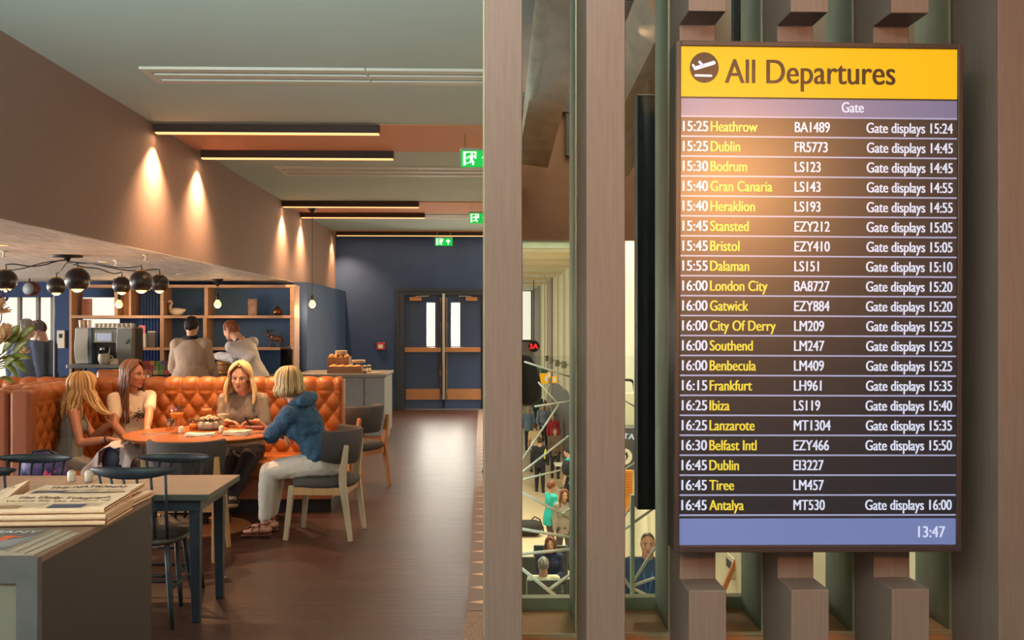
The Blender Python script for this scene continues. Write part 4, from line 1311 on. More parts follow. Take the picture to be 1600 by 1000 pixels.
M_paper = mat('newsprint', '#ecc4a2', rough=0.85, var=0.05, vscale=30)
M_ink2 = mat('news ink', '#4a3a38', rough=0.8)
M_lines = mat('grey print', '#9a8474', rough=0.85)
M_purple = mat('purple print', '#4e4658', rough=0.8)
M_gold = mat('gold print', '#cf9a3a', rough=0.8)
def newspaper(cx_, cy_, w, d, rot, z0, n, label, masthead, th=0.02, blocks=(), curl=0.0, mast_v=0.68, mh=0.032, sub=None, seed=1):
    o = thing('newspaper', label, 'newspaper', (cx_, cy_, z0), R(rot), group='newspapers on the stand')
    rg = random.Random(seed)
    ph = rg.random() * 6
    def h(x, y, k):
        u, v = x / w, y / d
        return th * (k + 1) + curl * (max(0, u - 0.1) ** 2 * 3 + max(0, -u - 0.2) ** 2 * 2) * (0.4 + v + 0.5) + 0.003 * math.sin(u * 8 + ph + k) * (0.5 + v)
    for k in range(n):
        mb = MB()
        def top(u, v, k=k):
            x, y = (u - 0.5) * w + 0.004 * math.sin(k * 2.1), (v - 0.5) * d + 0.004 * math.cos(k * 3)
            return (x, y, h(x, y, k))
        def bot(u, v, k=k):
            a = top(u, v)
            return (a[0], a[1], a[2] - th * 0.86)
        NU, NV = 28, 14
        mb.grid(top, NU, NV)
        mb.grid(bot, NU, NV)
        # folded front (round), open other edges with leaf lines
        for i in range(NU):
            u0, u1 = i / NU, (i + 1) / NU
            pr = []
            for uu in (u0, u1):
                a, b = top(uu, 0), bot(uu, 0)
                m_ = (a[2] + b[2]) / 2
                pr.append([a, (a[0], a[1] - 0.007, m_ + th * 0.3), (a[0], a[1] - 0.009, m_), (a[0], a[1] - 0.007, m_ - th * 0.3), b])
            for q in range(4):
                mb.add([pr[0][q], pr[1][q], pr[1][q + 1], pr[0][q + 1]], [(0, 1, 2, 3)])
            a0, a1, b0, b1 = top(u0, 1), top(u1, 1), bot(u0, 1), bot(u1, 1)
            mb.add([a0, a1, b1, b0], [(0, 1, 2, 3)])
        for uu in (0, 1):
            for j in range(NV):
                for q in range(5):
                    f0, f1 = q / 5, (q + 1) / 5
                    pts = []
                    for vv, ff in ((j / NV, f0), ((j + 1) / NV, f0), ((j + 1) / NV, f1), (j / NV, f1)):
                        a, b = top(uu, vv), bot(uu, vv)
                        off = 0.004 * math.sin(q * 4.3 + k + uu * 2) * (1 if uu else -1)
                        pts.append((a[0] + off, a[1], a[2] + (b[2] - a[2]) * ff))
                    mb.add(pts, [(0, 1, 2, 3)])
        mb.build('sheets', M_paper, o, smooth=False)
    K = n - 1
    def lay(mb, lift=0.0012):
        mb.v = [(x, y, h(x, y, K) + lift) for x, y, z in mb.v]
        return mb
    if masthead:
        mb = MB()
        put_text(mb, masthead, 0, (mast_v - 0.5) * d, mh, width=w * 0.78, align='C', axis='XY', bold=0.0008)
        lay(mb, 0.002).build('masthead', M_ink2, o, fix=False)
    if sub:
        mb = MB()
        put_text(mb, sub, 0, (mast_v - 0.5) * d - mh * 1.25, mh * 0.62, width=w * 0.86, align='C', axis='XY', bold=0.0006)
        lay(mb, 0.002).build('headline', M_ink2, o, fix=False)
    mb = MB()
    v = mast_v - 0.30 if sub else mast_v - 0.14
    for c_ in range(4):
        x0 = -w / 2 + 0.02 + c_ * (w - 0.04) / 4
        vv = v
        while vv > 0.06:
            y_ = (vv - 0.5) * d
            mb.grid(lambda a, b: (x0 + a * ((w - 0.04) / 4 - 0.012), y_ + b * 0.003, 0), 4, 1)
            vv -= 0.045
    lay(mb).build('print_lines', M_lines, o, fix=False)
    for (u0, u1, v0, v1, m_) in blocks:
        mb = MB()
        mb.grid(lambda a, b: ((u0 + (u1 - u0) * a - 0.5) * w, (v0 + (v1 - v0) * b - 0.5) * d, 0), 10, 4)
        lay(mb, 0.0017).build('picture', m_, o, fix=False)
    return o
newspaper(-1.515, 3.60, 0.42, 0.30, 3, NZ + 0.0005, 3, 'pile of three broadsheet newspapers at the front, with an old style masthead', 'The Daily Telegraph', 0.021,
          blocks=((0.52, 0.80, 0.02, 0.26, M_purple), (0.06, 0.3, 0.02, 0.2, mat('photo print', '#a87850', rough=0.8))), mast_v=0.62, mh=0.044, sub='Victory for the heroes of', seed=3)
newspaper(-1.53, 3.875, 0.38, 0.22, 2, NZ + 0.036, 1, 'newspaper with a purple picture strip lying behind the front pile', 'THE NATIONAL', 0.022,
          blocks=((0.05, 0.36, 0.05, 0.36, M_purple), (0.36, 0.96, 0.1, 0.18, M_purple), (0.76, 0.95, 0.08, 0.22, M_gold)), curl=0.012, mast_v=0.62, mh=0.046, seed=8)
newspaper(-1.50, 3.915, 0.36, 0.20, -4, NZ + 0.0005, 1, 'lowest newspaper with a yellow strip at the back right of the stand', 'THE SCOTSMAN', 0.026,
          blocks=((0.02, 0.5, 0.52, 0.66, M_gold),), curl=0.004, mast_v=0.78, mh=0.03, seed=5)
newspaper(-1.955, 3.83, 0.36, 0.28, 8, NZ + 0.0005, 2, 'newspapers at the back left of the stand, with a curled right corner', 'THE TIMES', 0.022, curl=0.045, mast_v=0.78, mh=0.03, sub='Scotland', seed=11)
o = thing('magazine_pile', 'pile of glossy magazines with an orange picture on the dark cover', 'magazine', (-1.565, 3.19, NZ + 0.0005), R(-3), group='magazines on the stand')
for k in range(4):
    MB().box(-0.21 + 0.004 * k, 0.225 - 0.028 * k, -0.15, 0.16, 0.004 * k, 0.004 * k + 0.0035).build('magazine', mat('magazine pages', '#a08c7c', rough=0.5), o)
zc = 0.0165
cv = MB().box(-0.21, 0.135, -0.15, 0.16, zc - 0.0005, zc).build('cover', mat('dark grey cover', '#4a4b4e', rough=0.35), o)
mb = MB()
put_text(mb, 'GERMANY', -0.02, 0.085, 0.034, width=0.27, align='C', axis='XY', y=zc + 0.001, bold=0.001)
mb.build('cover_title', mat('cover white', '#d8d0c8', rough=0.5), cv, fix=False)
mb = MB()
for (ax, ay, rx, ry) in ((-0.05, 0.0, 0.075, 0.04), (0.02, -0.01, 0.05, 0.03), (-0.07, -0.05, 0.06, 0.022), (0.06, 0.03, 0.035, 0.015)):
    mb.add([(ax + rx * math.cos(k * math.pi / 12), ay + ry * math.sin(k * math.pi / 12) + 0.006 * math.sin(k), zc + 0.0008) for k in range(24)], [tuple(range(24))])
mb.build('cover_picture', mat('cover orange', '#d85a2c', rough=0.4), cv, fix=False)
mb = MB().add([(0.06, -0.03, zc + 0.0006), (0.132, 0.05, zc + 0.0006), (0.132, -0.1, zc + 0.0006), (0.1, -0.12, zc + 0.0006)], [(0, 1, 2, 3)])
mb.build('cover_panel', mat('cover grey', '#77767c', rough=0.4), cv, fix=False)
mb = MB()
for k in range(3):
    mb.add([(-0.19 + k * 0.1, -0.132, zc + 0.0008), (-0.11 + k * 0.1, -0.132, zc + 0.0008), (-0.11 + k * 0.1, -0.124, zc + 0.0008), (-0.19 + k * 0.1, -0.124, zc + 0.0008)], [(0, 1, 2, 3)])
mb.build('cover_lines', MATS['cover white'], cv, fix=False)

# ------------------------------------------------------------------ bar counters
M_cnt = mat('grey counter panel', '#7d7f80', rough=0.55, var=0.04)
M_cnttop = mat('grey stone top', '#77746e', rough=0.35, var=0.1, vscale=20)
o = thing('serving_counter', 'grey panelled serving counter end beside the corridor', 'counter', (-1.95, 14.2, 0))
MB().box(-0.62, 0.60, -0.53, 0.60, 0.10, 0.90).build('body', M_cnt, o)
mb = MB()
for x in (-0.32, 0.0, 0.32):
    mb.box(x - 0.004, x + 0.004, -0.535, -0.53, 0.10, 0.90)
mb.build('panel_joint', M_slot, o)
MB().box(-0.63, 0.62, -0.56, 0.62, 0.90, 0.945).build('worktop', M_cnttop, o, bevel=0.005)
MB().box(-0.60, 0.57, -0.50, 0.57, 0, 0.10).build('plinth', M_oakr, o)
o = thing('bar_counter', 'dark bar counter carrying the coffee machine', 'counter', (-4.4, 13.6, 0))
MB().box(-1.18, 1.78, -0.28, 0.3, 0.0, 0.90).build('body', mat('dark bar front', '#2b2d33', rough=0.5), o)
MB().box(-1.20, 1.78, -0.31, 0.3, 0.90, 0.94).build('worktop', mat('dark bar top', '#3a3a3c', rough=0.35), o, bevel=0.004)

CZ = 0.945
def on(px, Y, z=CZ): return Vector((P(px, 500, Y).x, Y, z))
M_crate = mat('crate wood', '#8a5f44', rough=0.6, var=0.2, vscale=8, stretch=(1, 8, 8))
def crate(px, Y, w, d, h, z, label):
    o = thing('wooden_crate', label, 'crate', on(px, Y, z), group='wooden crates on the serving counter')
    for s in (-1, 1):
        mb = MB()
        for k in range(2):
            mb.box(-w / 2, w / 2, s * d / 2 - 0.006, s * d / 2 + 0.006, h * (0.02 + 0.5 * k), h * (0.46 + 0.5 * k))
        mb.build('side_slats', M_crate, o)
        MB().box(s * w / 2 - 0.006, s * w / 2 + 0.006, -d / 2, d / 2, 0, h).build('end_board', M_crate, o)
    MB().box(-w / 2, w / 2, -d / 2, d / 2, 0, 0.01).build('base', M_crate, o)
    mb = MB()
    rg = random.Random(int(px))
    for k in range(8):
        mb.ball((w * (-0.36 + 0.72 * (k % 4) / 3), d * (-0.2 + 0.4 * (k // 4)), h * 0.9), (w * 0.12, d * 0.2, h * 0.28), 10, 6)
    mb.build('pastries', mat('golden pastry', '#c88f4a', rough=0.6, var=0.2, vscale=30), o, smooth=True)
    return o
crate(540, 13.95, 0.46, 0.30, 0.10, CZ, 'low wide wooden crate at the front of the serving counter')
crate(530, 14.3, 0.30, 0.24, 0.22, CZ, 'taller wooden crate standing behind the low one on the counter')
def plates(px, Y, z, n, r, label):
    o = thing('plate_stack', label, 'plates', on(px, Y, z), group='stacks of cream plates on the crates')
    for k in range(n):
        MB().lathe([(0, 0), (r * 0.55, 0), (r, 0.010), (r, 0.013), (r * 0.55, 0.005), (0, 0.005)], c=(0, 0, 0.009 * k), seg=28).build('plate', mat('cream plate', '#cdb89c', rough=0.4), o, smooth=True)
plates(533, 14.3, CZ + 0.246, 6, 0.088, 'stack of cream plates on top of the taller crate')
plates(560, 14.15, CZ + 0.135, 4, 0.095, 'stack of cream plates on the low crate')
for k, (px, Y, lab) in enumerate(((549, 14.52, 'small dark jar behind the low crate'), (570.5, 13.86, 'small dark jar at the end of the low crate'), (576.5, 13.98, 'small dark jar nearest the counter end'))):
    o = thing('jar', lab, 'jar', on(px, Y, CZ), group='small jars on the serving counter')
    MB().lathe([(0, 0), (0.028, 0), (0.03, 0.01), (0.03, 0.085), (0.02, 0.1), (0, 0.1)], seg=14).build('jar_body', mat('dark jar', '#4a3a34', rough=0.2), o, smooth=True)
    MB().lathe([(0.022, 0.1), (0.022, 0.115), (0, 0.115)], seg=14).build('lid', M_cream, o, smooth=True)
    MB().lathe([(0.0305, 0.03), (0.0305, 0.07)], seg=14).build('paper_band', MATS['napkin linen #ded6c8'], o, smooth=True)
plates(583, 13.85, CZ, 1, 0.11, 'single flat plate at the corner of the serving counter')

# ------------------------------------------------------------------ oak shelf wall behind the bar
YU0, YU1 = 14.2, 14.6
sh = thing('shelf_unit', 'light oak open shelf unit against the navy wall behind the bar', 'shelves', ((P(288, 500, YU0)).x, YU0, 0))
SO = Vector(sh.location)
def sxx(px): return P(px, 500, YU0).x - SO.x
def szz(py): return P(300, py, YU0).z
XL, XR = sxx(110), sxx(460)
for py, nm in ((447, 'top_board'), (495, 'shelf_board'), (545, 'shelf_board')):
    MB().box(XL if py != 545 else sxx(203), XR, 0, YU1 - YU0, szz(py) - 0.02, szz(py) + 0.02).build(nm, M_shelf, sh, bevel=0.002)
for px, w_, z0, z1 in ((110, 0.035, 0.0, szz(447)), (181, 0.045, szz(495) + .02, szz(447) - .02), (203, 0.03, szz(495) + .02, szz(447) - .02), (253, 0.045, szz(495) + .02, szz(447) - .02), (253, 0.055, 0.94, szz(495) - .02), (322, 0.05, szz(495) + .02, szz(447) - .02), (320, 0.05, 0.94, szz(495) - .02), (456.5, 0.06, 0.0, szz(447) + .02)):
    MB().box(sxx(px) - w_ / 2, sxx(px) + w_ / 2, 0.002, YU1 - YU0 - .002, z0, z1).build('upright', M_shelf, sh, bevel=0.002)
MB().box(sxx(181), sxx(203), 0.25, 0.28, szz(495) + .02, szz(447) - .02).build('infill_panel', M_shelf, sh)
MB().box(sxx(203), sxx(456), 0.385, 0.398, 0.0, szz(447)).build('back_panel', mat('blue back panel', '#40628c', rough=0.7, var=0.06), sh)
mb = MB()
def curtain(u, v):
    return (sxx(206) + u * (sxx(250) - sxx(206)), 0.34 + 0.018 * math.sin(u * 2 * math.pi * 9), 1.0 + v * 1.15)
mb.grid(curtain, 90, 2)
o = tag(mb.build('curtain', mat('blue curtain', '#3f5f94', rough=0.8), loc=SO, smooth=True), 'blue pleated curtain in the shelves behind the coffee machine', 'curtain')
def onshelf(px, py): return Vector((P(px, 500, YU0).x, YU0 + 0.16, szz(py) + 0.0205))
# swan
p = onshelf(267, 495)
sw = thing('swan_figure', 'white swan ornament on the upper oak shelf', 'ornament', p)
mb = MB()
mb.ball((0.03, 0, 0.055), (0.105, 0.055, 0.055), 18, 12)
mb.tube([(-0.03, 0, 0.06), (-0.06, 0, 0.10), (-0.058, 0, 0.14), (-0.035, 0, 0.175), (-0.045, 0, 0.20), (-0.075, 0, 0.205), (-0.095, 0, 0.185)], [0.035, 0.026, 0.021, 0.018, 0.018, 0.02, 0.017], 12)
mb.tube([(0.09, 0, 0.06), (0.14, 0, 0.075), (0.165, 0, 0.085)], [0.045, 0.022, 0.004], 10)
mb.build('body', mat('swan white', '#e8dcc8', rough=0.5), sw, smooth=True)
MB().tube([(-0.095, 0, 0.185), (-0.108, 0, 0.165), (-0.112, 0, 0.145)], [0.013, 0.009, 0.003], 8).build('beak', M_black, sw, smooth=True)
p = onshelf(391, 495)
o = thing('framed_picture', 'small oblong framed picture on the upper shelf right of the bulb', 'picture frame', p)
MB().box(-0.065, 0.065, -0.02, 0.02, 0, 0.235).build('frame', mat('tan frame', '#8e6a54', rough=0.5), o, bevel=0.003)
MB().box(-0.052, 0.052, -0.024, -0.02, 0.012, 0.22).build('print', mat('beige print', '#a98974', rough=0.6, color2='#7c5c4c', vscale=14), o)
p = onshelf(129, 495)
o = thing('menu_board', 'small reddish menu board on the shelf in the bright window', 'menu board', p)
MB().box(-0.07, 0.07, -0.012, 0.012, 0, 0.24).build('board', mat('reddish board', '#b98572', rough=0.7), o, bevel=0.002)
mb = MB()
for k in range(9):
    mb.box(-0.055, 0.055 - 0.02 * (k % 3), -0.0145, -0.012, 0.03 + 0.022 * k, 0.038 + 0.022 * k)
mb.build('print', mat('red brown print', '#84503f', rough=0.7), o)
p = onshelf(430, 495)
o = thing('copper_pot', 'small round copper pot with a lid on the upper right shelf', 'pot', p)
MB().lathe([(0, 0), (0.045, 0), (0.065, 0.025), (0.068, 0.06), (0.05, 0.095), (0.04, 0.10), (0, 0.10)], seg=22).build('pot_body', mat('polished copper', '#8a5a3a', rough=0.22, metal=0.85), o, smooth=True)
MB().lathe([(0.042, 0.10), (0.03, 0.118), (0.008, 0.126), (0.01, 0.14), (0, 0.145)], seg=18).build('lid', M_darkbr, o, smooth=True)
p = onshelf(428, 545)
o = thing('moose_figure', 'small bronze moose ornament on the lower right shelf', 'ornament', p)
mb = MB()
mb.ball((0.01, 0, 0.12), (0.085, 0.034, 0.042), 14, 9).ball((-0.05, 0, 0.135), (0.045, 0.034, 0.045), 12, 8)
mb.tube([(-0.07, 0, 0.14), (-0.11, 0, 0.175), (-0.13, 0, 0.19)], [0.03, 0.02, 0.018], 10).tube([(-0.12, 0, 0.19), (-0.165, 0, 0.165)], [0.02, 0.012], 10)
for x, dx in ((-0.065, -0.008), (-0.045, 0.01), (0.065, -0.006), (0.082, 0.008)):
    s = 1 if dx > 0 else -1
    mb.tube([(x, s * 0.018, 0.11), (x + dx * 0.5, s * 0.018, 0.06), (x + dx, s * 0.018, 0.0)], [0.017, 0.009, 0.009], 8)
mb.build('body', mat('bronze', '#7a5844', rough=0.35, metal=0.6), o, smooth=True)
for s in (-1, 1):
    mb = MB().tube([(-0.125, s * 0.012, 0.205), (-0.11, s * 0.05, 0.225)], 0.006, 6)
    for k in range(4):
        mb.tube([(-0.115 + 0.014 * k, s * (0.04 + 0.01 * k), 0.22), (-0.13 + 0.03 * k, s * (0.06 + 0.01 * k), 0.255)], [0.007, 0.003], 6)
    mb.build('antler', M_darkbr, o, smooth=True)
p = Vector((P(220, 500, YU0).x, YU0 + 0.06, szz(545) + 0.0205))
o = thing('leaflet_holder', 'white leaflet box with a pink leaflet beside the coffee machine', 'leaflet holder', p)
MB().box(-0.06, 0.06, -0.04, 0.04, 0, 0.2).build('box', mat('white card', '#c6c2ba', rough=0.7), o, bevel=0.003)
MB().beam((-0.01, 0, 0.16), (0.0, 0.01, 0.31), 0.09, 0.012, (0, 1, 0)).build('leaflet', mat('pink paper', '#cf6e78', rough=0.7), o)
p = Vector((P(234, 500, YU0).x, YU0 + 0.12, szz(545) + 0.0205))
o = thing('storage_tin', 'grey tin standing right of the white leaflet box', 'tin', p)
MB().box(-0.05, 0.05, -0.05, 0.05, 0, 0.21).build('tin_body', mat('grey tin', '#767a7c', rough=0.4, metal=0.3), o, bevel=0.008)
MB().box(-0.052, 0.052, -0.052, 0.052, 0.21, 0.23).build('lid', M_vent, o, bevel=0.004)
p = on(453, 13.98, 0.905)
o = thing('glass_dispenser', 'square glass drinks dispenser with a brass tap by the end of the shelves', 'dispenser', Vector((p.x, 13.75, 0.94)))
MB().box(-0.07, 0.07, -0.07, 0.07, 0.02, 0.34).build('glass_body', pane_mat('smoky glass', '#8a8078', 0.8), o)
MB().box(-0.075, 0.075, -0.075, 0.075, 0.34, 0.37).build('lid', M_darkbr, o, bevel=0.006)
MB().box(-0.08, 0.08, -0.08, 0.08, 0, 0.02).build('base', M_darkbr, o, bevel=0.003)
MB().tube([(0, -0.07, 0.09), (0, -0.12, 0.09), (0, -0.13, 0.06)], 0.012, 8).build('tap', MATS['brass'], o, smooth=True)
bk = thing('wooden_bucket', 'round wooden bucket on the bar counter in front of the man in the waistcoat', 'bucket', Vector((P(352, 500, 13.5).x, 13.5, 0.94)))
MB().lathe([(0, 0), (0.10, 0), (0.115, 0.19), (0.105, 0.19), (0.095, 0.01), (0, 0.01)], seg=26).build('staves', mat('oak stave', '#9a6438', rough=0.5, var=0.2, vscale=10, stretch=(8, 8, 0.5)), bk, smooth=True)
for z in (0.03, 0.15):
    MB().lathe([(0.1055 + 0.08 * (z - 0.03), z), (0.1075 + 0.08 * (z - 0.03), z + 0.02)], seg=26).build('hoop', MATS['brass'], bk, smooth=True, solid=0.003)
# tea sachets in a tilted rack
rk = thing('sachet_rack', 'low dark rack holding rows of colourful tea sachets', 'rack', Vector((P(243, 500, 13.42).x, 13.42, 0.94)))
MB().box(-0.19, 0.19, -0.01, 0.12, 0, 0.012).build('tray', M_black, rk)
for s in (-1, 1):
    MB().prism([Vector((s * 0.19, -0.01, 0)), Vector((s * 0.19, 0.12, 0)), Vector((s * 0.19, 0.12, 0.2))], (0.006, 0, 0)).build('side', M_black, rk)
cols = ['#b8402c', '#c98a2c', '#5c7a38', '#8a3a58', '#d0a040', '#3c5a86', '#a83428', '#6c8a44']
for r_ in range(3):
    for c_ in range(5):
        cc = cols[(r_ * 3 + c_ * 2 + (c_ % 2)) % 8]
        q = Vector(rk.location) + Vector((-0.15 + 0.075 * c_, 0.01 + 0.04 * r_, 0.013 + (0.0 if r_ == 0 else 0.062 * r_)))
        o = tag(MB().box(-0.033, 0.033, -0.006, 0.006, 0, 0.058).build('tea_sachet', [mat('sachet ' + cc, cc, rough=0.5)], loc=q, bevel=0.002),
                ('red', 'amber', 'green', 'plum', 'yellow', 'blue', 'dark red', 'pale green')[cols.index(cc)] + ' tea sachet in the dark rack, ' + ('front', 'middle', 'back')[r_] + ' row, ' + ('first', 'second', 'third', 'fourth', 'fifth')[c_] + ' from the left', 'tea sachet', 'tea sachets in the rack')

# ------------------------------------------------------------------ coffee machine
Ym = 13.42
def mx(px): return P(px, 500, Ym).x
cmx = (mx(112) + mx(208)) / 2
cm = thing('coffee_machine', 'big silver coffee machine on the bar counter, loaded with cups', 'coffee machine', (cmx, Ym, 0.94))
M_mach = mat('machine grey', '#8f9492', rough=0.35, metal=0.4)
M_mach2 = mat('machine pale', '#b3b2a6', rough=0.4, metal=0.2)
def mz(py): return P(150, py, Ym).z - 0.94
def mX(px): return mx(px) - cmx
MB().box(mX(108), mX(214), -0.10, 0.42, mz(575), mz(569)).build('drip_tray', M_mach, cm, bevel=0.006)
for px in (116, 204):
    for y in (-0.05, 0.36):
        MB().lathe([(0, 0), (0.025, 0), (0.02, mz(575)), (0, mz(575))], c=(mX(px), y, 0), seg=12).build('foot', M_black, cm)
MB().box(mX(116), mX(208), 0.10, 0.40, mz(569), mz(513)).build('body', mat('machine dark', '#45484c', rough=0.35, metal=0.4), cm, bevel=0.01)
def wing(pa, pb, m_, name):
    mb = MB()
    prof = [(0, mz(568)), (0.0, mz(566)), (-0.03, mz(556)), (-0.045, mz(545)), (-0.035, mz(532)), (-0.015, mz(522)), (-0.02, mz(513)), (0.12, mz(513)), (0.12, mz(568))]
    mb.prism([Vector((mX(pa), y, z)) for y, z in prof], (mX(pb) - mX(pa), 0, 0))
    return mb.build(name, m_, cm, bevel=0.008)
wing(118, 139, M_mach2, 'side_panel')
wing(183, 207, M_mach, 'side_panel')
MB().box(mX(139.5), mX(144), -0.02, 0.1, mz(568), mz(514)).build('pillar', mat('machine blue grey', '#6d7d92', rough=0.35, metal=0.4), cm)
MB().box(mX(144), mX(183), 0.0, 0.1, mz(536), mz(514)).build('control_head', M_mach, cm, bevel=0.008)
sc_ = MB().box(mX(149), mX(176), -0.012, 0.0, mz(535), mz(519)).build('screen_bezel', M_steel, cm, bevel=0.004)
MB().box(mX(152), mX(174), -0.0145, -0.012, mz(532.5), mz(521)).build('screen', mat('machine screen', '#a9b2c4', emit=0.5, ecol='#9aa6c0'), sc_)
MB().lathe([(0, 0), (0.04, 0), (0.045, 0.05), (0, 0.055)], c=(mX(160), 0.02, mz(549)), seg=16).build('group_head', M_steel, cm, smooth=True)
MB().tube([(mX(160), 0.0, mz(548)), (mX(160), -0.11, mz(550))], [0.013, 0.016], 10).build('portafilter_handle', M_black, cm, smooth=True)
MB().tube([(mX(172), 0.03, mz(538)), (mX(172), -0.02, mz(546)), (mX(171), -0.02, mz(562))], 0.007, 8).build('steam_wand', M_steel, cm, smooth=True)
MB().beam((mX(199), -0.048, mz(537)), (mX(204), -0.046, mz(530)), 0.03, 0.004, (0, 1, 0)).build('badge', mat('teal badge', '#3c6a62', rough=0.4), cm)
MB().box(mX(118), mX(207), 0.02, 0.38, mz(513), mz(511.5)).build('cup_rail', M_steel, cm)
zc = mz(511.5) + 0.94
for k, px in enumerate((122, 128.5, 135, 146, 153, 160, 167, 174, 181, 188, 195, 202)):
    tall = px < 140
    h = 0.10 if tall else 0.055
    r_ = 0.033 if tall else 0.028
    mm = mat('brown paper cup', '#b08058', rough=0.7) if k in (1,) else mat('white cup', '#cfc8bc', rough=0.35)
    o = thing('cup', ('tall white cup at the far left end on the coffee machine', 'tall brown cup between two white ones on the coffee machine', 'tall white cup just right of the brown one on the coffee machine')[k] if tall else ('first', 'second', 'third', 'fourth', 'fifth', 'sixth', 'seventh', 'eighth', 'ninth')[k - 3] + ' small white cup from the left in the row on the coffee machine', 'cup', (mx(px), Ym + 0.1, zc), group='tall cups on the machine' if tall else 'small cups on the machine')
    MB().lathe([(r_ * 0.72, 0.0), (r_ * 0.9, h * 0.5), (r_, h), (r_ * 0.94, h), (r_ * 0.66, 0.004), (0, 0.004), (0, 0), (r_ * 0.72, 0)], seg=18).build('cup_body', mm, o, smooth=True)
    if not tall:
        MB().tube([(r_ * 0.8, -0.0, h * 0.25), (r_ * 1.4, -0.0, h * 0.35), (r_ * 1.4, 0, h * 0.7), (r_ * 0.93, 0, h * 0.8)], 0.004, 6).build('handle', mm, o, smooth=True)
o = thing('milk_jug', 'large white jug under the coffee machine spout', 'jug', (mx(165), Ym - 0.05, 0.94 + mz(569)))
MB().lathe([(0, 0), (0.05, 0), (0.072, 0.04), (0.078, 0.09), (0.07, 0.13), (0.072, 0.14), (0.066, 0.14), (0.066, 0.09), (0, 0.02)], seg=22).build('jug_body', mat('jug white', '#c9c6ba', rough=0.35), o, smooth=True)
MB().tube([(0.07, 0, 0.03), (0.115, 0, 0.05), (0.115, 0, 0.1), (0.072, 0, 0.12)], 0.009, 8).build('handle', MATS['jug white'], o, smooth=True)
o = thing('paper_box', 'small cream box beside the white jug on the drip tray', 'box', (mx(180), Ym - 0.02, 0.94 + mz(569)))
MB().box(-0.055, 0.055, -0.03, 0.03, 0, 0.075).build('carton', mat('cream carton', '#e6dcc0', rough=0.7), o, bevel=0.003)
MB().box(-0.056, 0.056, -0.031, 0.031, 0.06, 0.076).build('lid', M_cream, o)

# glass partition by the left window
pt = thing('glass_partition', 'clear glass partition edge at the left of the bar, beside the two people in navy', 'partition', (P(84, 500, 12.4).x, 12.4, 0))
MB().box(-1.6, 0, 0, 0.012, 0.02, 2.0).build('pane', M_pane, pt)
MB().box(-0.006, 0.008, -0.004, 0.016, 0.0, 2.2).build('edge_strip', mat('pale blue edge', '#a8b4c4', rough=0.2, metal=0.2), pt)
o = thing('wall_phone', 'white intercom on the dark column left of the coffee machine', 'intercom', Vector((P(88, 520, YW).x + 0.1, YW - 0.05, P(88, 530, YW).z)))
MB().box(-0.055, 0.055, -0.04, 0, -0.13, 0.13).build('body', M_white, o, bevel=0.006)
MB().box(-0.025, 0.025, -0.044, -0.04, 0.02, 0.08).build('display', M_slot, o)

# ------------------------------------------------------------------ bouquet in an orange vase
vb = Vector((-3.74, 7.50, 0))
pd = thing('plant_stand', 'dark brown pedestal under the orange vase at the left edge', 'pedestal', vb)
MB().lathe([(0, 0), (0.13, 0), (0.13, 0.02), (0.07, 0.04), (0.06, 0.80), (0.12, 0.84), (0.12, 0.86), (0, 0.86)], seg=28).build('column', M_leatherb, pd, smooth=False)
vs = thing('flower_vase', 'orange vase of chrysanthemums and leaves at the left edge', 'vase of flowers', vb + Vector((0, 0, 0.861)))
MB().lathe([(0, 0), (0.10, 0), (0.115, 0.06), (0.10, 0.2), (0.065, 0.34), (0.055, 0.40), (0.06, 0.43), (0.05, 0.43), (0.045, 0.40), (0.05, 0.33), (0.09, 0.18), (0, 0.02)], seg=32).build('vase', mat('orange glaze', '#d07a34', rough=0.3), vs, smooth=True)
rg = random.Random(5)
def stem_to(p):
    a = Vector((0, 0, 0.4))
    m_ = a.lerp(p, 0.5) + Vector((0, 0, 0.05))
    return MB().tube([a, m_, p], 0.005, 6)
def vpt(px, py, Y=7.55): return P(px, py, Y) - Vector(vs.location)
M_mum = mat('cream petal', '#e8c9a0', rough=0.6, var=0.06, vscale=30)
M_leaf = mat('flower leaf', '#6f7a2c', rough=0.45, var=0.25, vscale=20)
for px, py, r_ in ((6, 532, 0.115), (-6, 486, 0.10), (38, 551, 0.045), (-30, 560, 0.10)):
    c = vpt(px, py)
    mb = MB()
    for k in range(int(90 if r_ > 0.06 else 26)):
        th = rg.random() * 6.283
        phi = rg.uniform(-0.2, 1.0) * math.pi / 2
        d = Vector((math.cos(th) * math.cos(phi), math.sin(th) * math.cos(phi), math.sin(phi)))
        t_ = d.orthogonal().normalized()
        l = r_ * rg.uniform(0.8, 1.05)
        a = c + d * r_ * 0.1
        b = c + d * l + Vector((0, 0, 0.15 * r_))
        m_ = (a + b) / 2 + Vector((0, 0, -0.05 * r_))
        w_ = r_ * 0.11
        mb.add([a - t_ * w_ * 0.5, a + t_ * w_ * 0.5, m_ + t_ * w_, b + t_ * w_ * 0.5, b - t_ * w_ * 0.5, m_ - t_ * w_], [(0, 1, 2, 5), (5, 2, 3, 4)])
    mb.build('blossom', M_mum, vs, solid=0.002, smooth=True)
    stem_to(c).build('stem', M_leaf, vs, smooth=True)
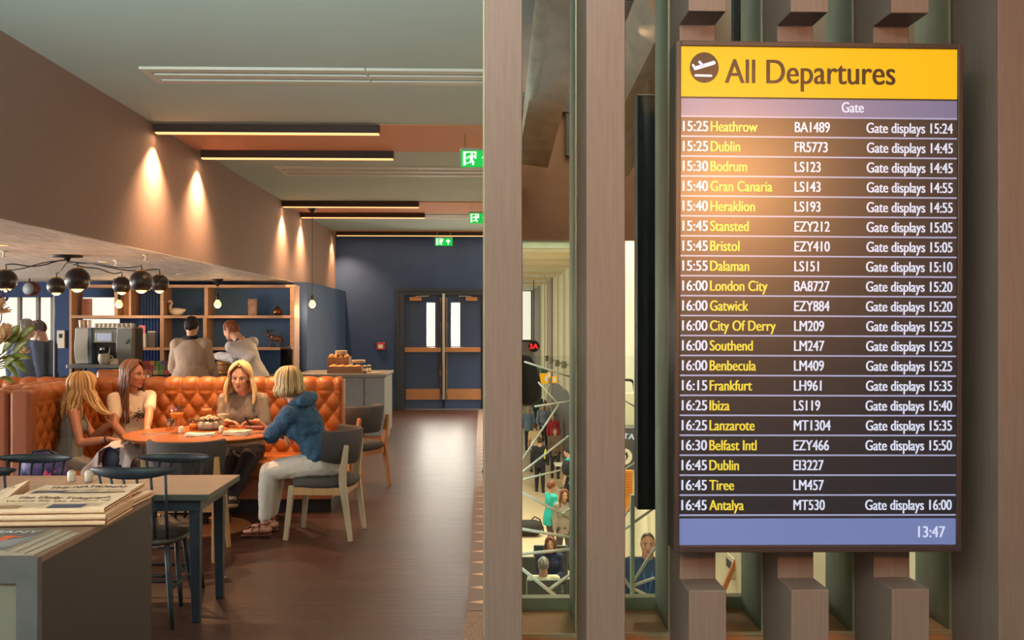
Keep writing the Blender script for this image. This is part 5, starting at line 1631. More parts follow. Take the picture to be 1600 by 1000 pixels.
def leaf(a, b, w_, mb):
    a, b = Vector(a), Vector(b)
    d = (b - a)
    n = d.cross(Vector((0.2, -1, 0.3))).normalized() * w_
    up = Vector((0, -0.3, 0.25)) * w_
    pts_l, pts_r, mid = [], [], []
    for i in range(6):
        t = i / 5
        c = a + d * t + Vector((0, 0, 0.10 * d.length * math.sin(math.pi * t)))
        s = math.sin(math.pi * min(1, t * 0.92 + 0.04)) ** 0.8
        mid.append(c)
        pts_l.append(c + n * s + up * s)
        pts_r.append(c - n * s + up * s)
    vs_ = mid + pts_l + pts_r
    fs = []
    for i in range(5):
        fs.append((i, i + 1, 6 + i + 1, 6 + i))
        fs.append((i + 1, i, 12 + i, 12 + i + 1))
    mb.add(vs_, fs)
for (a, b, w_) in (((22, 545), (57, 510), 0.030), ((18, 540), (30, 508), 0.028), ((12, 565), (48, 560), 0.026), ((15, 560), (42, 583), 0.028), ((10, 570), (28, 590), 0.022), ((20, 556), (46, 532), 0.026), ((4, 552), (28, 528), 0.03), ((5, 575), (24, 560), 0.025), ((0, 590), (22, 600), 0.018), ((3, 560), (36, 572), 0.024)):
    mb = MB()
    leaf(vpt(*a), vpt(*b, 7.5), w_, mb)
    mb.tube([Vector((0, 0, 0.42)), vpt(*a)], 0.003, 5)
    mb.build('leaf', M_leaf, vs, smooth=True, solid=0.002)
mb = MB()
for k in range(46):
    q = vpt(rg.gauss(4, 4), rg.gauss(464, 9), 7.6)
    mb.ball(q, rg.uniform(0.006, 0.011), 7, 4)
mb.tube([Vector((0, 0, 0.42)), vpt(2, 500, 7.6), vpt(4, 462, 7.6)], 0.004, 5)
mb.build('purple_spray', mat('purple petals', '#4a3f78', rough=0.6), vs, smooth=True)
# ------------------------------------------------------------------ people
def V(*a): return Vector(a)

def rcone(a, b, ra, rb, wr=1.0, wdir=None, seg=14, cap=5):
    a, b = Vector(a), Vector(b)
    d = b - a
    L = d.length
    d = d.normalized() if L > 1e-6 else Vector((0, 0, 1))
    if wdir is not None:
        w = Vector(wdir); w = (w - d * w.dot(d))
        w = w.normalized() if w.length > 1e-5 else d.orthogonal().normalized()
    else:
        w = d.orthogonal().normalized()
    n = d.cross(w)
    rows = []
    for i in range(cap + 1):
        t = math.pi / 2 * (1 - i / cap)
        rows.append((a - d * ra * math.sin(t), ra * math.cos(t)))
    for i in range(cap + 1):
        t = math.pi / 2 * i / cap
        rows.append((b + d * rb * math.sin(t), rb * math.cos(t)))
    vs, fs, idx = [], [], []
    for c, r in rows:
        if r < 1e-6:
            idx.append([len(vs)]); vs.append(c)
        else:
            idx.append(list(range(len(vs), len(vs) + seg)))
            for k in range(seg):
                t = 2 * math.pi * k / seg
                vs.append(c + w * (r * wr * math.cos(t)) + n * (r * math.sin(t)))
    for p, q in zip(idx, idx[1:]):
        for k in range(seg):
            k2 = (k + 1) % seg
            if len(p) == 1: fs.append((p[0], q[k2], q[k]))
            elif len(q) == 1: fs.append((p[k], p[k2], q[0]))
            else: fs.append((p[k], p[k2], q[k2], q[k]))
    return vs, fs

def ell(c, r, ax=None, seg=16, ring=10):
    """ellipsoid; ax = three axis vectors"""
    m = MB().ball((0, 0, 0), (1, 1, 1), seg, ring)
    ax = ax or (V(1, 0, 0), V(0, 1, 0), V(0, 0, 1))
    c = Vector(c)
    return [c + ax[0] * (x * r[0]) + ax[1] * (y * r[1]) + ax[2] * (z * r[2]) for x, y, z in m.v], m.f

def loft(st, seg=22):
    """st: list of (centre, lateral vec scaled, front vec scaled); closed at both ends, smoothly resampled"""
    out = []
    n = len(st)
    for i in range(n - 1):
        p0, p1, p2, p3 = st[max(i - 1, 0)], st[i], st[i + 1], st[min(i + 2, n - 1)]
        for k in range(4):
            t = k / 4
            r = []
            for j in range(3):
                a, b, c, d = p0[j], p1[j], p2[j], p3[j]
                r.append(0.5 * ((2 * b) + (c - a) * t + (2 * a - 5 * b + 4 * c - d) * t * t + (3 * b - a - 3 * c + d) * t ** 3))
            out.append(r)
    out.append(st[-1])
    vs, fs = [], []
    for c, l, f in out:
        for k in range(seg):
            t = 2 * math.pi * k / seg
            vs.append(c + l * math.cos(t) + f * math.sin(t))
    for i in range(len(out) - 1):
        for k in range(seg):
            k2 = (k + 1) % seg
            fs.append((i * seg + k, i * seg + k2, (i + 1) * seg + k2, (i + 1) * seg + k))
    fs.append(tuple(range(seg - 1, -1, -1)))
    fs.append(tuple((len(out) - 1) * seg + k for k in range(seg)))
    return vs, fs

_noise_tex = {}
def fuse(prims, name, m, org, parent=None, voxel=0.006, smooth=4, crease=0.0, cscale=0.07):
    """all shells melted into one continuous surface"""
    mb = MB()
    for vs, fs in prims:
        mb.add([v - org for v in vs], fs)
    o = mb.build('tmp', m)
    rm = o.modifiers.new('r', 'REMESH'); rm.mode = 'VOXEL'; rm.voxel_size = voxel; rm.use_smooth_shade = True
    if smooth:
        sm = o.modifiers.new('s', 'SMOOTH'); sm.iterations = smooth; sm.factor = 0.5
    if crease:
        if cscale not in _noise_tex:
            t = bpy.data.textures.new('cloth folds', 'CLOUDS'); t.noise_scale = cscale; t.noise_depth = 2
            _noise_tex[cscale] = t
        ds = o.modifiers.new('d', 'DISPLACE'); ds.texture = _noise_tex[cscale]; ds.strength = crease; ds.mid_level = 0.5
    bpy.context.view_layer.update()
    me = bpy.data.meshes.new_from_object(o.evaluated_get(bpy.context.evaluated_depsgraph_get()))
    old = o.data
    bpy.data.objects.remove(o); bpy.data.meshes.remove(old)
    me.name = name
    me.polygons.foreach_set('use_smooth', [True] * len(me.polygons))
    if not me.materials:
        me.materials.append(m)
    r = bpy.data.objects.new(name, me)
    col.objects.link(r)
    if parent: r.parent = parent
    else: r.location = org
    return r

def ik(a, b, l1, l2, hint):
    a, b = Vector(a), Vector(b)
    d = b - a
    D = d.length
    if D > (l1 + l2) * 0.999:
        b = a + d * ((l1 + l2) * 0.999 / D); d = b - a; D = d.length
    u = d.normalized()
    x = (l1 * l1 - l2 * l2 + D * D) / (2 * D)
    h = math.sqrt(max(0, l1 * l1 - x * x))
    hv = Vector(hint); hv = hv - u * hv.dot(u)
    hv = hv.normalized() if hv.length > 1e-5 else u.orthogonal().normalized()
    return a + u * x + hv * h, b

def body(pelvis, phi, t=(0, 0, 1), s=1.0, phs=None, wL=None, wR=None, eL=None, eR=None, aL=None, aR=None, kL=None, kR=None, hf=None, hup=None, hoff=(0, 0, 0), female=True, toeL=None, toeR=None):
    J = {}
    J['s'] = s; J['female'] = female
    p = Vector(pelvis); t = Vector(t).normalized()
    def fr(a): return V(math.cos(R(a)), math.sin(R(a)), 0)
    f = fr(phi); l = V(-f.y, f.x, 0)
    fs = fr(phs if phs is not None else phi); fs = (fs - t * fs.dot(t)).normalized(); ls = t.cross(fs).normalized()
    J.update(p=p, t=t, f=f, l=l, fs=fs, ls=ls)
    J['chest'] = p + t * 0.475 * s
    J['neck'] = J['chest'] + t * 0.055 * s
    sw = (0.165 if female else 0.19) * s
    J['sL'], J['sR'] = J['chest'] + ls * sw - t * 0.01, J['chest'] - ls * sw - t * 0.01
    J['hL'], J['hR'] = p + l * 0.085 * s, p - l * 0.085 * s
    hf = Vector(hf).normalized() if hf is not None else fs.copy()
    hu = Vector(hup).normalized() if hup is not None else V(0, 0, 1)
    hu = (hu - hf * hu.dot(hf)).normalized()
    J['hf'], J['hu'], J['hl'] = hf, hu, hu.cross(hf).normalized()
    J['head'] = J['neck'] + (t * 0.6 + hu * 0.4) * 0.155 * s + fs * 0.025 * s + Vector(hoff)
    for S, w, e, sg in (('L', wL, eL, 1), ('R', wR, eR, -1)):
        if w is None:
            w = J['s' + S] + V(0, 0, -0.53 * s) + ls * sg * 0.06 + fs * 0.06
        hint = Vector(e) if e is not None else -fs * 0.6 + ls * sg * 0.5 + V(0, 0, -0.5)
        J['e' + S], J['w' + S] = ik(J['s' + S], w, 0.29 * s, 0.255 * s, hint)
    for S, a, k, sg in (('L', aL, kL, 1), ('R', aR, kR, -1)):
        if a is None:
            a = J['h' + S] + V(0, 0, -0.85 * s) + l * sg * 0.02
        J['k' + S], J['a' + S] = ik(J['h' + S], a, 0.43 * s, 0.42 * s, Vector(k) if k is not None else f)
    J['tL'] = Vector(toeL).normalized() if toeL is not None else f
    J['tR'] = Vector(toeR).normalized() if toeR is not None else f
    return J

def torso_prims(J, off=0.0, hem=0.0, low=None, neckline=0.0, wide=1.0, shoulders=True, flare=0.0):
    s, t, l, f = J['s'], J['t'], J['ls'], J['fs']
    fem = J['female']
    p = J['p']
    def st(h, lx, fy, dy=0.0):
        b = h / 0.475
        lv = (J['l'] * (1 - b) + l * b) if b < 1 else l
        lv = lv.normalized()
        fv = t.cross(lv); fv = -fv if fv.dot(f) < 0 else fv
        return (p + t * h * s + fv * dy * s, lv * (lx * s * wide + off), fv * (fy * s + off))
    W = (0.155, 0.165, 0.128, 0.15, 0.15) if fem else (0.15, 0.155, 0.145, 0.17, 0.175)
    S = [st(-0.10 - hem, 0.10 + flare if not hem else W[0] + flare, 0.09 if not hem else 0.12 + flare, -0.015), st(-0.01 - hem * 0.3, W[0] + flare * 0.7, 0.122 + flare * 0.6, -0.015), st(0.08, W[1] + flare * 0.4, 0.115 + flare * 0.3, -0.008), st(0.22, W[2], 0.092, 0.0),
         st(0.34, W[3], 0.108, 0.004), st(0.43, W[4], 0.088, -0.005), st(0.495, 0.09, 0.062, -0.012), st(0.525 - neckline, 0.05, 0.045, -0.01)]
    if low is not None:
        S = [st(low, W[1] * 0.98, 0.112, -0.006), st(low + 0.05, W[1], 0.112, -0.006)] + S[3:]
    pr = [loft(S)]
    if shoulders:
        pr.append(rcone(J['sL'] + t * 0.012, J['sR'] + t * 0.012, 0.045 * s + off, 0.045 * s + off))
        for S_ in 'LR':
            pr.append(ell(J['s' + S_], [0.056 * s + off] * 3))
    if fem:
        for sg in (-1, 1):
            c = p + t * 0.345 * s + l * sg * 0.068 * s + f * 0.070 * s
            pr.append(ell(c, (0.058 * s + off, 0.050 * s + off, 0.060 * s + off), (l, f, t)))
    return pr

def arm_prims(J, S, off=0.0, upto=2.0):
    s = J['s']; a, e, w = J['s' + S], J['e' + S], J['w' + S]
    k = 1.0 if J['female'] else 1.15
    pr = []
    u = min(1, upto)
    pr.append(rcone(a, a.lerp(e, u), 0.05 * s * k + off, (0.05 + (0.037 - 0.05) * u) * s * k + off))
    if upto > 1:
        v = min(1, upto - 1)
        pr.append(rcone(e, e.lerp(w, v * 0.5), 0.039 * s * k + off, 0.038 * s * k + off))
        pr.append(rcone(e.lerp(w, v * 0.45), e.lerp(w, v), 0.038 * s * k + off, 0.026 * s * k + off))
    return pr

def leg_prims(J, S, off=0.0, upto=2.0):
    s = J['s']; h, k_, a = J['h' + S], J['k' + S], J['a' + S]
    pr = [rcone(h, k_, 0.088 * s + off, 0.056 * s + off)]
    if upto > 1:
        v = upto - 1
        c = k_.lerp(a, 0.32 * min(1, v / 0.4))
        back = (k_ - h).normalized()
        pr.append(rcone(k_, c, 0.055 * s + off, 0.056 * s + off))
        pr.append(rcone(c, k_.lerp(a, v), 0.056 * s + off, 0.036 * s + off))
    return pr

def foot_prims(J, S, off=0.0):
    s = J['s']; a, d = J['a' + S], J['t' + S]
    dn = V(0, 0, -1) - d * V(0, 0, -1).dot(d)
    dn = dn.normalized() if dn.length > 1e-4 else V(0, 0, -1)
    sd = d.cross(dn)
    pr = [rcone(a + dn * 0.05 * s - d * 0.035 * s, a + dn * 0.055 * s + d * 0.10 * s, 0.030 * s + off, 0.024 * s + off, 1.3, sd),
          rcone(a + dn * 0.058 * s + d * 0.08 * s, a + dn * 0.062 * s + d * 0.155 * s, 0.024 * s + off, 0.016 * s + off, 1.9, sd),
          rcone(a, a + dn * 0.045 * s, 0.036 * s + off, 0.034 * s + off)]
    return pr

def hand_prims(w, d, n, side, s=1.0, curl=(0.35, 0.4, 0.3), spread=1.0, thumb=0.5):
    """w wrist, d pointing along the palm, n palm normal (fingers bend to it), side +1: thumb along d x n"""
    d = Vector(d).normalized(); n = Vector(n); n = (n - d * n.dot(d)).normalized()
    x = d.cross(n).normalized() * side
    pr = [rcone(w + d * 0.01 * s, w + d * 0.08 * s, 0.013 * s, 0.0125 * s, 2.7, x), rcone(w - d * 0.02 * s, w + d * 0.03 * s, 0.020 * s, 0.017 * s, 1.3, x)]
    for i, (off, L) in enumerate(((0.029, 0.072), (0.0095, 0.08), (-0.0105, 0.074), (-0.029, 0.058))):
        b = w + d * (0.088 - 0.006 * abs(i - 1)) * s + x * off * s
        dd = (d + x * off * 2.2 * spread).normalized()
        ang = 0
        r0 = 0.0085
        for j, fr_ in enumerate((0.42, 0.32, 0.26)):
            ang = curl[j] * (1 + 0.12 * i)
            q = Matrix.Rotation(ang, 3, dd.cross(n).normalized())
            dd = (q @ dd).normalized()
            e = b + dd * L * fr_ * s
            pr.append(rcone(b, e, r0 * s, (r0 - 0.0009) * s, seg=10, cap=3))
            b = e; r0 -= 0.0009
            n = n - dd * n.dot(dd) if (n - dd * n.dot(dd)).length > 0.2 else n
    b = w + d * 0.022 * s + x * 0.024 * s
    dd = (d * 0.62 + x * 0.72 + Vector(n) * thumb).normalized()
    m_ = b + dd * 0.042 * s
    e = m_ + (dd * 0.7 + d * 0.5 + Vector(n) * thumb * 0.5).normalized() * 0.032 * s
    pr.append(rcone(b, m_, 0.0135 * s, 0.0105 * s, seg=10, cap=3)); pr.append(rcone(m_, e, 0.0103 * s, 0.008 * s, seg=10, cap=3))
    return pr

def head_prims(J):
    s = J['s'] * 0.5 + 0.5
    c, f, u, l = J['head'], J['hf'], J['hu'], J['hl']
    def at(a, b, d): return c + f * a * s + l * b * s + u * d * s
    ax = (f, l, u)
    fem = J['female']
    pr = [ell(at(-0.010, 0, 0.022), (0.097 * s, 0.076 * s, 0.098 * s), ax), ell(at(0.030, 0, -0.035), (0.062 * s, 0.060 * s, 0.078 * s), ax),
          ell(at(0.062, 0, -0.094), (0.027 * s, 0.029 * s, 0.024 * s), ax), rcone(at(0.0, 0.052, -0.055), at(0.055, 0.018, -0.092), 0.018 * s, 0.018 * s), rcone(at(0.0, -0.052, -0.055), at(0.055, -0.018, -0.092), 0.018 * s, 0.018 * s),
          rcone(at(0.084, 0, 0.012), at(0.109, 0, -0.028), 0.008 * s, 0.0115 * s), ell(at(0.098, 0.011, -0.032), (0.009 * s, 0.009 * s, 0.008 * s), ax), ell(at(0.098, -0.011, -0.032), (0.009 * s, 0.009 * s, 0.008 * s), ax),
          ell(at(0.086, 0, -0.062), (0.012 * s, 0.022 * s, 0.013 * s), ax)]
    for sg in (-1, 1):
        pr.append(ell(at(0.062, sg * 0.036, -0.022), (0.027 * s, 0.024 * s, 0.026 * s), ax))
        pr.append(rcone(at(0.083, sg * 0.014, 0.022), at(0.068, sg * 0.046, 0.022), 0.0095 * s, 0.009 * s))
        pr.append(ell(at(-0.012, sg * 0.077, -0.008), (0.018 * s, 0.009 * s, 0.030 * s), ax))
    if not fem:
        pr.append(rcone(at(0.058, 0.022, -0.092), at(0.058, -0.022, -0.092), 0.023 * s, 0.023 * s))
        pr += [rcone(at(0.005, sg * 0.056, -0.045), at(0.050, sg * 0.034, -0.088), 0.020 * s, 0.020 * s) for sg in (-1, 1)]
    nk = 0.047 if fem else 0.062
    pr.append(rcone(J['chest'] + J['t'] * 0.03 * s - J['fs'] * 0.012, c - u * 0.05 * s - f * 0.018 * s, nk * s * 1.1, nk * s))
    return pr

def face_bits(J, o, org, brow='#6a4a34', lip='#a85a50', eye='#3a3a38'):
    s = J['s'] * 0.5 + 0.5
    c, f, u, l = J['head'] - org, J['hf'], J['hu'], J['hl']
    def at(a, b, d): return c + f * a * s + l * b * s + u * d * s
    for sg in (-1, 1):
        mb = MB(); vs, fs = ell(at(0.077, sg * 0.031, 0.003), (0.010 * s, 0.0155 * s, 0.0085 * s), (f, l, u)); mb.add(vs, fs)
        e = mb.build('eye', mat('eye white', '#d8cfc6', rough=0.3), o, smooth=True)
        mb = MB(); vs, fs = ell(at(0.0835, sg * 0.0305, 0.003), (0.0055 * s, 0.0075 * s, 0.0075 * s), (f, l, u)); mb.add(vs, fs)
        mb.build('iris', mat('iris ' + eye, eye, rough=0.2), e, smooth=True)
        MB().tube([at(0.083, sg * 0.0145, 0.009), at(0.088, sg * 0.03, 0.0145), at(0.078, sg * 0.048, 0.006)], 0.0022 * s, 6).build('eyelash', mat('lash', '#2a2220', rough=0.6), o, smooth=True)
        MB().tube([at(0.092, sg * 0.014, 0.026), at(0.090, sg * 0.032, 0.033), at(0.074, sg * 0.052, 0.026)], [0.0026 * s, 0.0032 * s, 0.0016 * s], 6).build('eyebrow', mat('brow ' + brow, brow, rough=0.8), o, smooth=True)
    mb = MB()
    for dz, r_ in ((-0.0575, 0.0042), (-0.067, 0.0050)):
        mb.tube([at(0.080, 0.023, -0.0635), at(0.094, 0.010, dz), at(0.097, 0, dz - 0.001), at(0.094, -0.010, dz), at(0.080, -0.023, -0.0635)], [0.0012 * s, r_ * s, r_ * s, r_ * s, 0.0012 * s], 8)
    mb.build('lips', mat('lips ' + lip, lip, rough=0.45), o, smooth=True)

def hair_mats(c, d, b):
    return [mat('hair ' + x, x, rough=0.42, spec=0.4) for x in (c, d, b)]

def hair(J, o, org, length, mats, n=170, seed=1, out=0.012, inward=0.0, vol=1.0, wave=0.004, side=None, face=58, gather=None):
    """parted hair hanging to `length` below the head centre"""
    rg = random.Random(seed)
    s = J['s'] * 0.5 + 0.5
    c, f, u, l = J['head'] - org, J['hf'], J['hu'], J['hl']
    A = (0.104 * s * vol, 0.084 * s * vol, 0.108 * s * vol)
    c0 = c + u * 0.020 * s - f * 0.012 * s
    mb = MB()
    # cap underneath
    m = MB().ball((0, 0, 0), (1, 1, 1), 26, 18)
    cv = [c0 + f * (x * A[0] * 0.99) + l * (y * A[1] * 0.99) + u * (z * A[2] * 0.99) for x, y, z in m.v]
    fs = []
    for q in m.f:
        k = [m.v[i] for i in q]
        x = sum(p[0] for p in k) / len(k); z = sum(p[2] for p in k) / len(k)
        if (x > 0.30 and z < 0.78 - 0.5 * max(0, 0.62 - x)) or z < -0.6:
            continue
        fs.append(q)
    mb.add(cv, fs)
    for i in range(n):
        th0 = rg.uniform(2, 178) if rg.random() < 0.75 else rg.uniform(2, 80)
        sg = rg.choice((-1, 1))
        lay = rg.uniform(0.97, 1.06)
        L = length * s * rg.uniform(0.86, 1.04)
        pts, rad = [], []
        ph = rg.uniform(0, 6.28)
        part = rg.uniform(0.0, 0.04)
        for k in range(9):
            psi = R(4 + 92 * k / 8)
            th = R(th0 + max(0, face + 6 - th0) * min(1, (k / 8) * 1.15) ** 1.1)
            ct, st_ = math.cos(th), math.sin(th)
            q = c0 + f * (A[0] * math.sin(psi) * ct * lay + (0.03 * s * math.cos(R(th0)) * math.cos(psi))) + l * (sg * A[1] * (math.sin(psi) * st_ * lay + part)) + u * (A[2] * math.cos(psi) * lay)
            pts.append(q); rad.append(0.0052 * s + 0.0018 * s * k / 8)
        last = pts[-1]
        outv = (f * ct * A[0] + l * sg * st_ * A[1]); outv.z = 0
        outv = outv.normalized() if outv.length > 1e-6 else f
        m_ = max(4, int(L / 0.025))
        for k in range(1, m_ + 1):
            tt = k / m_
            q = last + V(0, 0, -L * tt) + outv * (out * math.sin(tt * 2.4) - inward * tt * tt) + (f * math.sin(ph + tt * 7) + l * math.cos(ph * 1.3 + tt * 6)) * wave
            if side is not None:
                q += Vector(side) * tt * tt
            if gather is not None and rg and th0 < 120 and sg == gather[1]:
                g = Vector(gather[0]) - org
                q = q.lerp(g + (q - last) * 0.08, min(1, tt * 1.15) ** 1.6)
            pts.append(q); rad.append((0.007 * (1 - 0.65 * tt ** 3)) * s)
        mb.tube(pts, rad, 6, mi=rg.choice((0, 0, 0, 1, 2)))
    return mb.build('hair', mats, o, smooth=True)

def short_hair(J, o, org, mats, n=150, seed=1, back=146, sides=104, front=46, thick=1.0, name='hair'):
    rg = random.Random(seed)
    s = J['s'] * 0.5 + 0.5
    c, f, u, l = J['head'] - org, J['hf'], J['hu'], J['hl']
    A = (0.1005 * s * thick, 0.080 * s * thick, 0.102 * s * thick)
    c0 = c + u * 0.022 * s - f * 0.010 * s
    mb = MB()
    def lim(th):
        a = abs(th)
        return front + (sides - front) * min(1, a / 75) ** 1.5 if a < 75 else (sides + (back - sides) * (a - 75) / 105)
    rows = 10; seg = 30
    vs, fs = [], []
    for i in range(rows + 1):
        for k in range(seg):
            th = -180 + 360 * k / seg
            psi = R(lim(th)) * i / rows
            vs.append(c0 + f * A[0] * math.sin(psi) * math.cos(R(th)) + l * A[1] * math.sin(psi) * math.sin(R(th)) + u * A[2] * math.cos(psi))
    for i in range(rows):
        for k in range(seg):
            fs.append((i * seg + k, i * seg + (k + 1) % seg, (i + 1) * seg + (k + 1) % seg, (i + 1) * seg + k))
    mb.add(vs, fs)
    for i in range(n):
        th = rg.uniform(-180, 180)
        a0 = rg.uniform(0.0, 0.75); a1 = min(1.02, a0 + rg.uniform(0.2, 0.4))
        pts = []
        for k in range(5):
            psi = R(lim(th)) * (a0 + (a1 - a0) * k / 4)
            lift = 1.01 + 0.035 * (k / 4) * rg.uniform(0.3, 1)
            t2 = R(th + 5 * math.sin(i + k))
            pts.append(c0 + (f * A[0] * math.sin(psi) * math.cos(t2) + l * A[1] * math.sin(psi) * math.sin(t2) + u * A[2] * math.cos(psi)) * lift)
        mb.tube(pts, [0.006 * s, 0.0065 * s, 0.006 * s, 0.005 * s, 0.002 * s], 5, mi=rg.choice((0, 0, 1, 2)))
    return mb.build(name, mats, o, smooth=True)

def skin(name, c): return mat('skin ' + name, c, rough=0.5, sss=0.12, var=0.05, vscale=14)

def make_body(J, label, sk, hands=True, voxel=0.0055, handL=None, handR=None, legs_skin=True, group=None, name='person', org=None):
    pr = torso_prims(J, -0.006) + head_prims(J)
    for S in 'LR':
        pr += arm_prims(J, S) + leg_prims(J, S, -0.006) + foot_prims(J, S, -0.004)
    for S, h, sg in (('L', handL, 1), ('R', handR, -1)):
        d = (J['w' + S] - J['e' + S]).normalized()
        if h is None:
            pr += hand_prims(J['w' + S], d, J['ls'] * -sg, sg * (1 if True else -1), J['s'])
        else:
            pr += hand_prims(J['w' + S], h.get('d', d), h.get('n', (0, 0, -1)), h.get('side', sg), J['s'], h.get('curl', (0.35, 0.4, 0.3)), h.get('spread', 1.0), h.get('thumb', 0.4))
    if org is None:
        org = V(J['p'].x, J['p'].y, 0.0)
    o = fuse(pr, name, sk, org, None, voxel, 3)
    tag(o, label, 'person', group)
    return o, org

M_denimj = mat('blue denim', '#2c4c68', rough=0.8, var=0.14, vscale=14, bump=0.25, bscale=90)
M_beige = mat('beige cotton', '#8a7b6c', rough=0.85, var=0.05, vscale=20, bump=0.15, bscale=60)
M_tee = mat('off white cotton', '#cdb59c', rough=0.85, bump=0.15, bscale=60)
M_greyt = mat('grey knit', '#77756e', rough=0.9, var=0.1, vscale=60, bump=0.25, bscale=140)
M_greyp = mat('grey trousers', '#8f897f', rough=0.85, bump=0.2, bscale=60)
M_darkp = mat('dark trousers', '#26232a', rough=0.85)
M_whitej = mat('white jeans', '#cbbfb4', rough=0.85, var=0.04, vscale=20, bump=0.25, bscale=70)
SK = skin('warm', '#cb9478')
SKt = skin('tan', '#b4785a')

# --- blonde woman in a grey sleeveless top, on the left arm of the booth
p = P(119, 500, 8.28)
J = body((p.x - 0.06, 8.28, 0.50), 12, (0.10, 0.06, 1), 0.88, phs=18, hf=(0.55, 0.8, 0.0), hoff=(0.02, 0.02, 0),
         wR=tuple(P(170, 686, 8.10)), eR=(0.0, -0.35, -1), wL=tuple(P(172, 662, 8.34)), eL=(0.3, 0.1, -1), aL=(-2.82, 8.36, 0.09), aR=(-2.80, 8.20, 0.09), kL=(1, 0, 0.6), kR=(1, 0, 0.6))
o, org = make_body(J, 'blonde woman in a grey sleeveless top holding a lock of her hair', SKt, handL=dict(d=(0.25, -0.1, 0.9), n=(-0.8, 0.4, 0.2), curl=(0.7, 0.8, 0.5), side=1), handR=dict(d=(0.9, 0.25, -0.1), n=(0, 0, -1), side=-1))
W1 = o
fuse([x for x in torso_prims(J, 0.010, hem=0.04, neckline=0.03, shoulders=False)] + [rcone(J['chest'] + J['ls'] * 0.095, J['chest'] - J['ls'] * 0.095, 0.052, 0.052)], 'sleeveless_top', M_greyt, org, o, 0.007, 3, 0.008)
pr = [ell(J['p'] - J['t'] * 0.02, (0.155, 0.14, 0.12), (J['l'], J['f'], J['t']))]
for S in 'LR': pr += leg_prims(J, S, 0.014, 1.93)
fuse(pr, 'trousers', M_greyp, org, o, 0.008, 4, 0.012)
for S in 'LR': fuse(foot_prims(J, S, 0.006), 'shoe', mat('pale shoe', '#a89a8c', rough=0.6), org, o, 0.006, 2)
gl = P(176, 643, 8.30)
hair(J, o, org, 0.30, hair_mats('#c2965c', '#8a6238', '#e0bc84'), 330, 2, out=0.035, vol=1.22, wave=0.010, face=64, gather=(tuple(gl), -1))
face_bits(J, o, org, '#8a6a48')
w_ = J['wR']; dR = (J['wR'] - J['eR']).normalized()
MB().tube([w_ - org + (dR.orthogonal().normalized() * math.cos(k * math.pi / 8) + dR.cross(dR.orthogonal().normalized()) * math.sin(k * math.pi / 8)) * 0.030 - dR * 0.02 for k in range(17)], 0.007, 8).build('wristwatch', mat('watch strap', '#3a3026', rough=0.5), o, smooth=True)

# --- brunette in a white tee
p = P(205, 500, 8.82)
J = body((p.x - 0.01, 8.84, 0.55), -50, (0.06, -0.10, 1), 0.95, phs=-48, hf=(0.93, -0.36, -0.02),
         wL=tuple(P(229, 676, 8.44)), eL=(0.8, 0.2, -1), wR=tuple(P(200, 688, 8.38)), eR=(-0.6, -0.3, -1), aL=(-2.70, 8.45, 0.09), aR=(-2.78, 8.35, 0.09), kL=(0.6, -0.6, 0.6), kR=(0.6, -0.6, 0.6))
o, org = make_body(J, 'long haired brunette woman in a white tee looking right across the table', SKt, handL=dict(d=(-0.45, -0.3, -0.3), n=(0, -0.2, -1), side=1), handR=dict(d=(0.85, 0.0, 0.0), n=(0, -0.4, -1), side=-1, curl=(0.45, 0.5, 0.35)))
pr = torso_prims(J, 0.010, hem=0.05, neckline=0.022)
for S in 'LR': pr += arm_prims(J, S, 0.014, 0.62)
fuse(pr, 'tee_shirt', M_tee, org, o, 0.007, 3, 0.010)
c = J['p'] + J['t'] * 0.33 * 0.95 + J['fs'] * 0.150 - org
mb = MB()
rg_ = random.Random(4)
for k in range(70):
    a_, b_ = rg_.gauss(0, 0.030), rg_.gauss(0, 0.018)
    vs_, fs_ = ell(c + J['ls'] * a_ + J['t'] * b_ - J['fs'] * (0.010 + a_ * a_ * 5), (0.006, 0.004, 0.006), (J['ls'], J['fs'], J['t']), 8, 5); mb.add(vs_, fs_)
mb.build('shirt_print', mat('dark sequin print', '#3a302c', rough=0.35, var=0.5, vscale=90), o, smooth=True)
pr = [ell(J['p'] - J['t'] * 0.02, (0.16, 0.14, 0.12), (J['l'], J['f'], J['t']))]
for S in 'LR': pr += leg_prims(J, S, 0.012, 1.95)
fuse(pr, 'trousers', mat('dark grey jeans', '#4a4a4e', rough=0.85), org, o, 0.008, 4, 0.01)
for S in 'LR': fuse(foot_prims(J, S, 0.006), 'shoe', M_black, org, o, 0.006, 2)
hair(J, o, org, 0.42, hair_mats('#6a4028', '#4a2a1a', '#8a6248'), 330, 4, out=0.022, vol=1.05, wave=0.006, face=66)
face_bits(J, o, org, '#4a3020', '#a05048')
mb = MB()
for k in range(4):
    mb.ball(J['wR'] - org + V(0.10 + 0.012 * k, -0.02, -0.02 - 0.004 * k), (0.008, 0.005, 0.006), 8, 5)
mb.build('red_nails', mat('red nail polish', '#c02a24', rough=0.25), o, smooth=True)

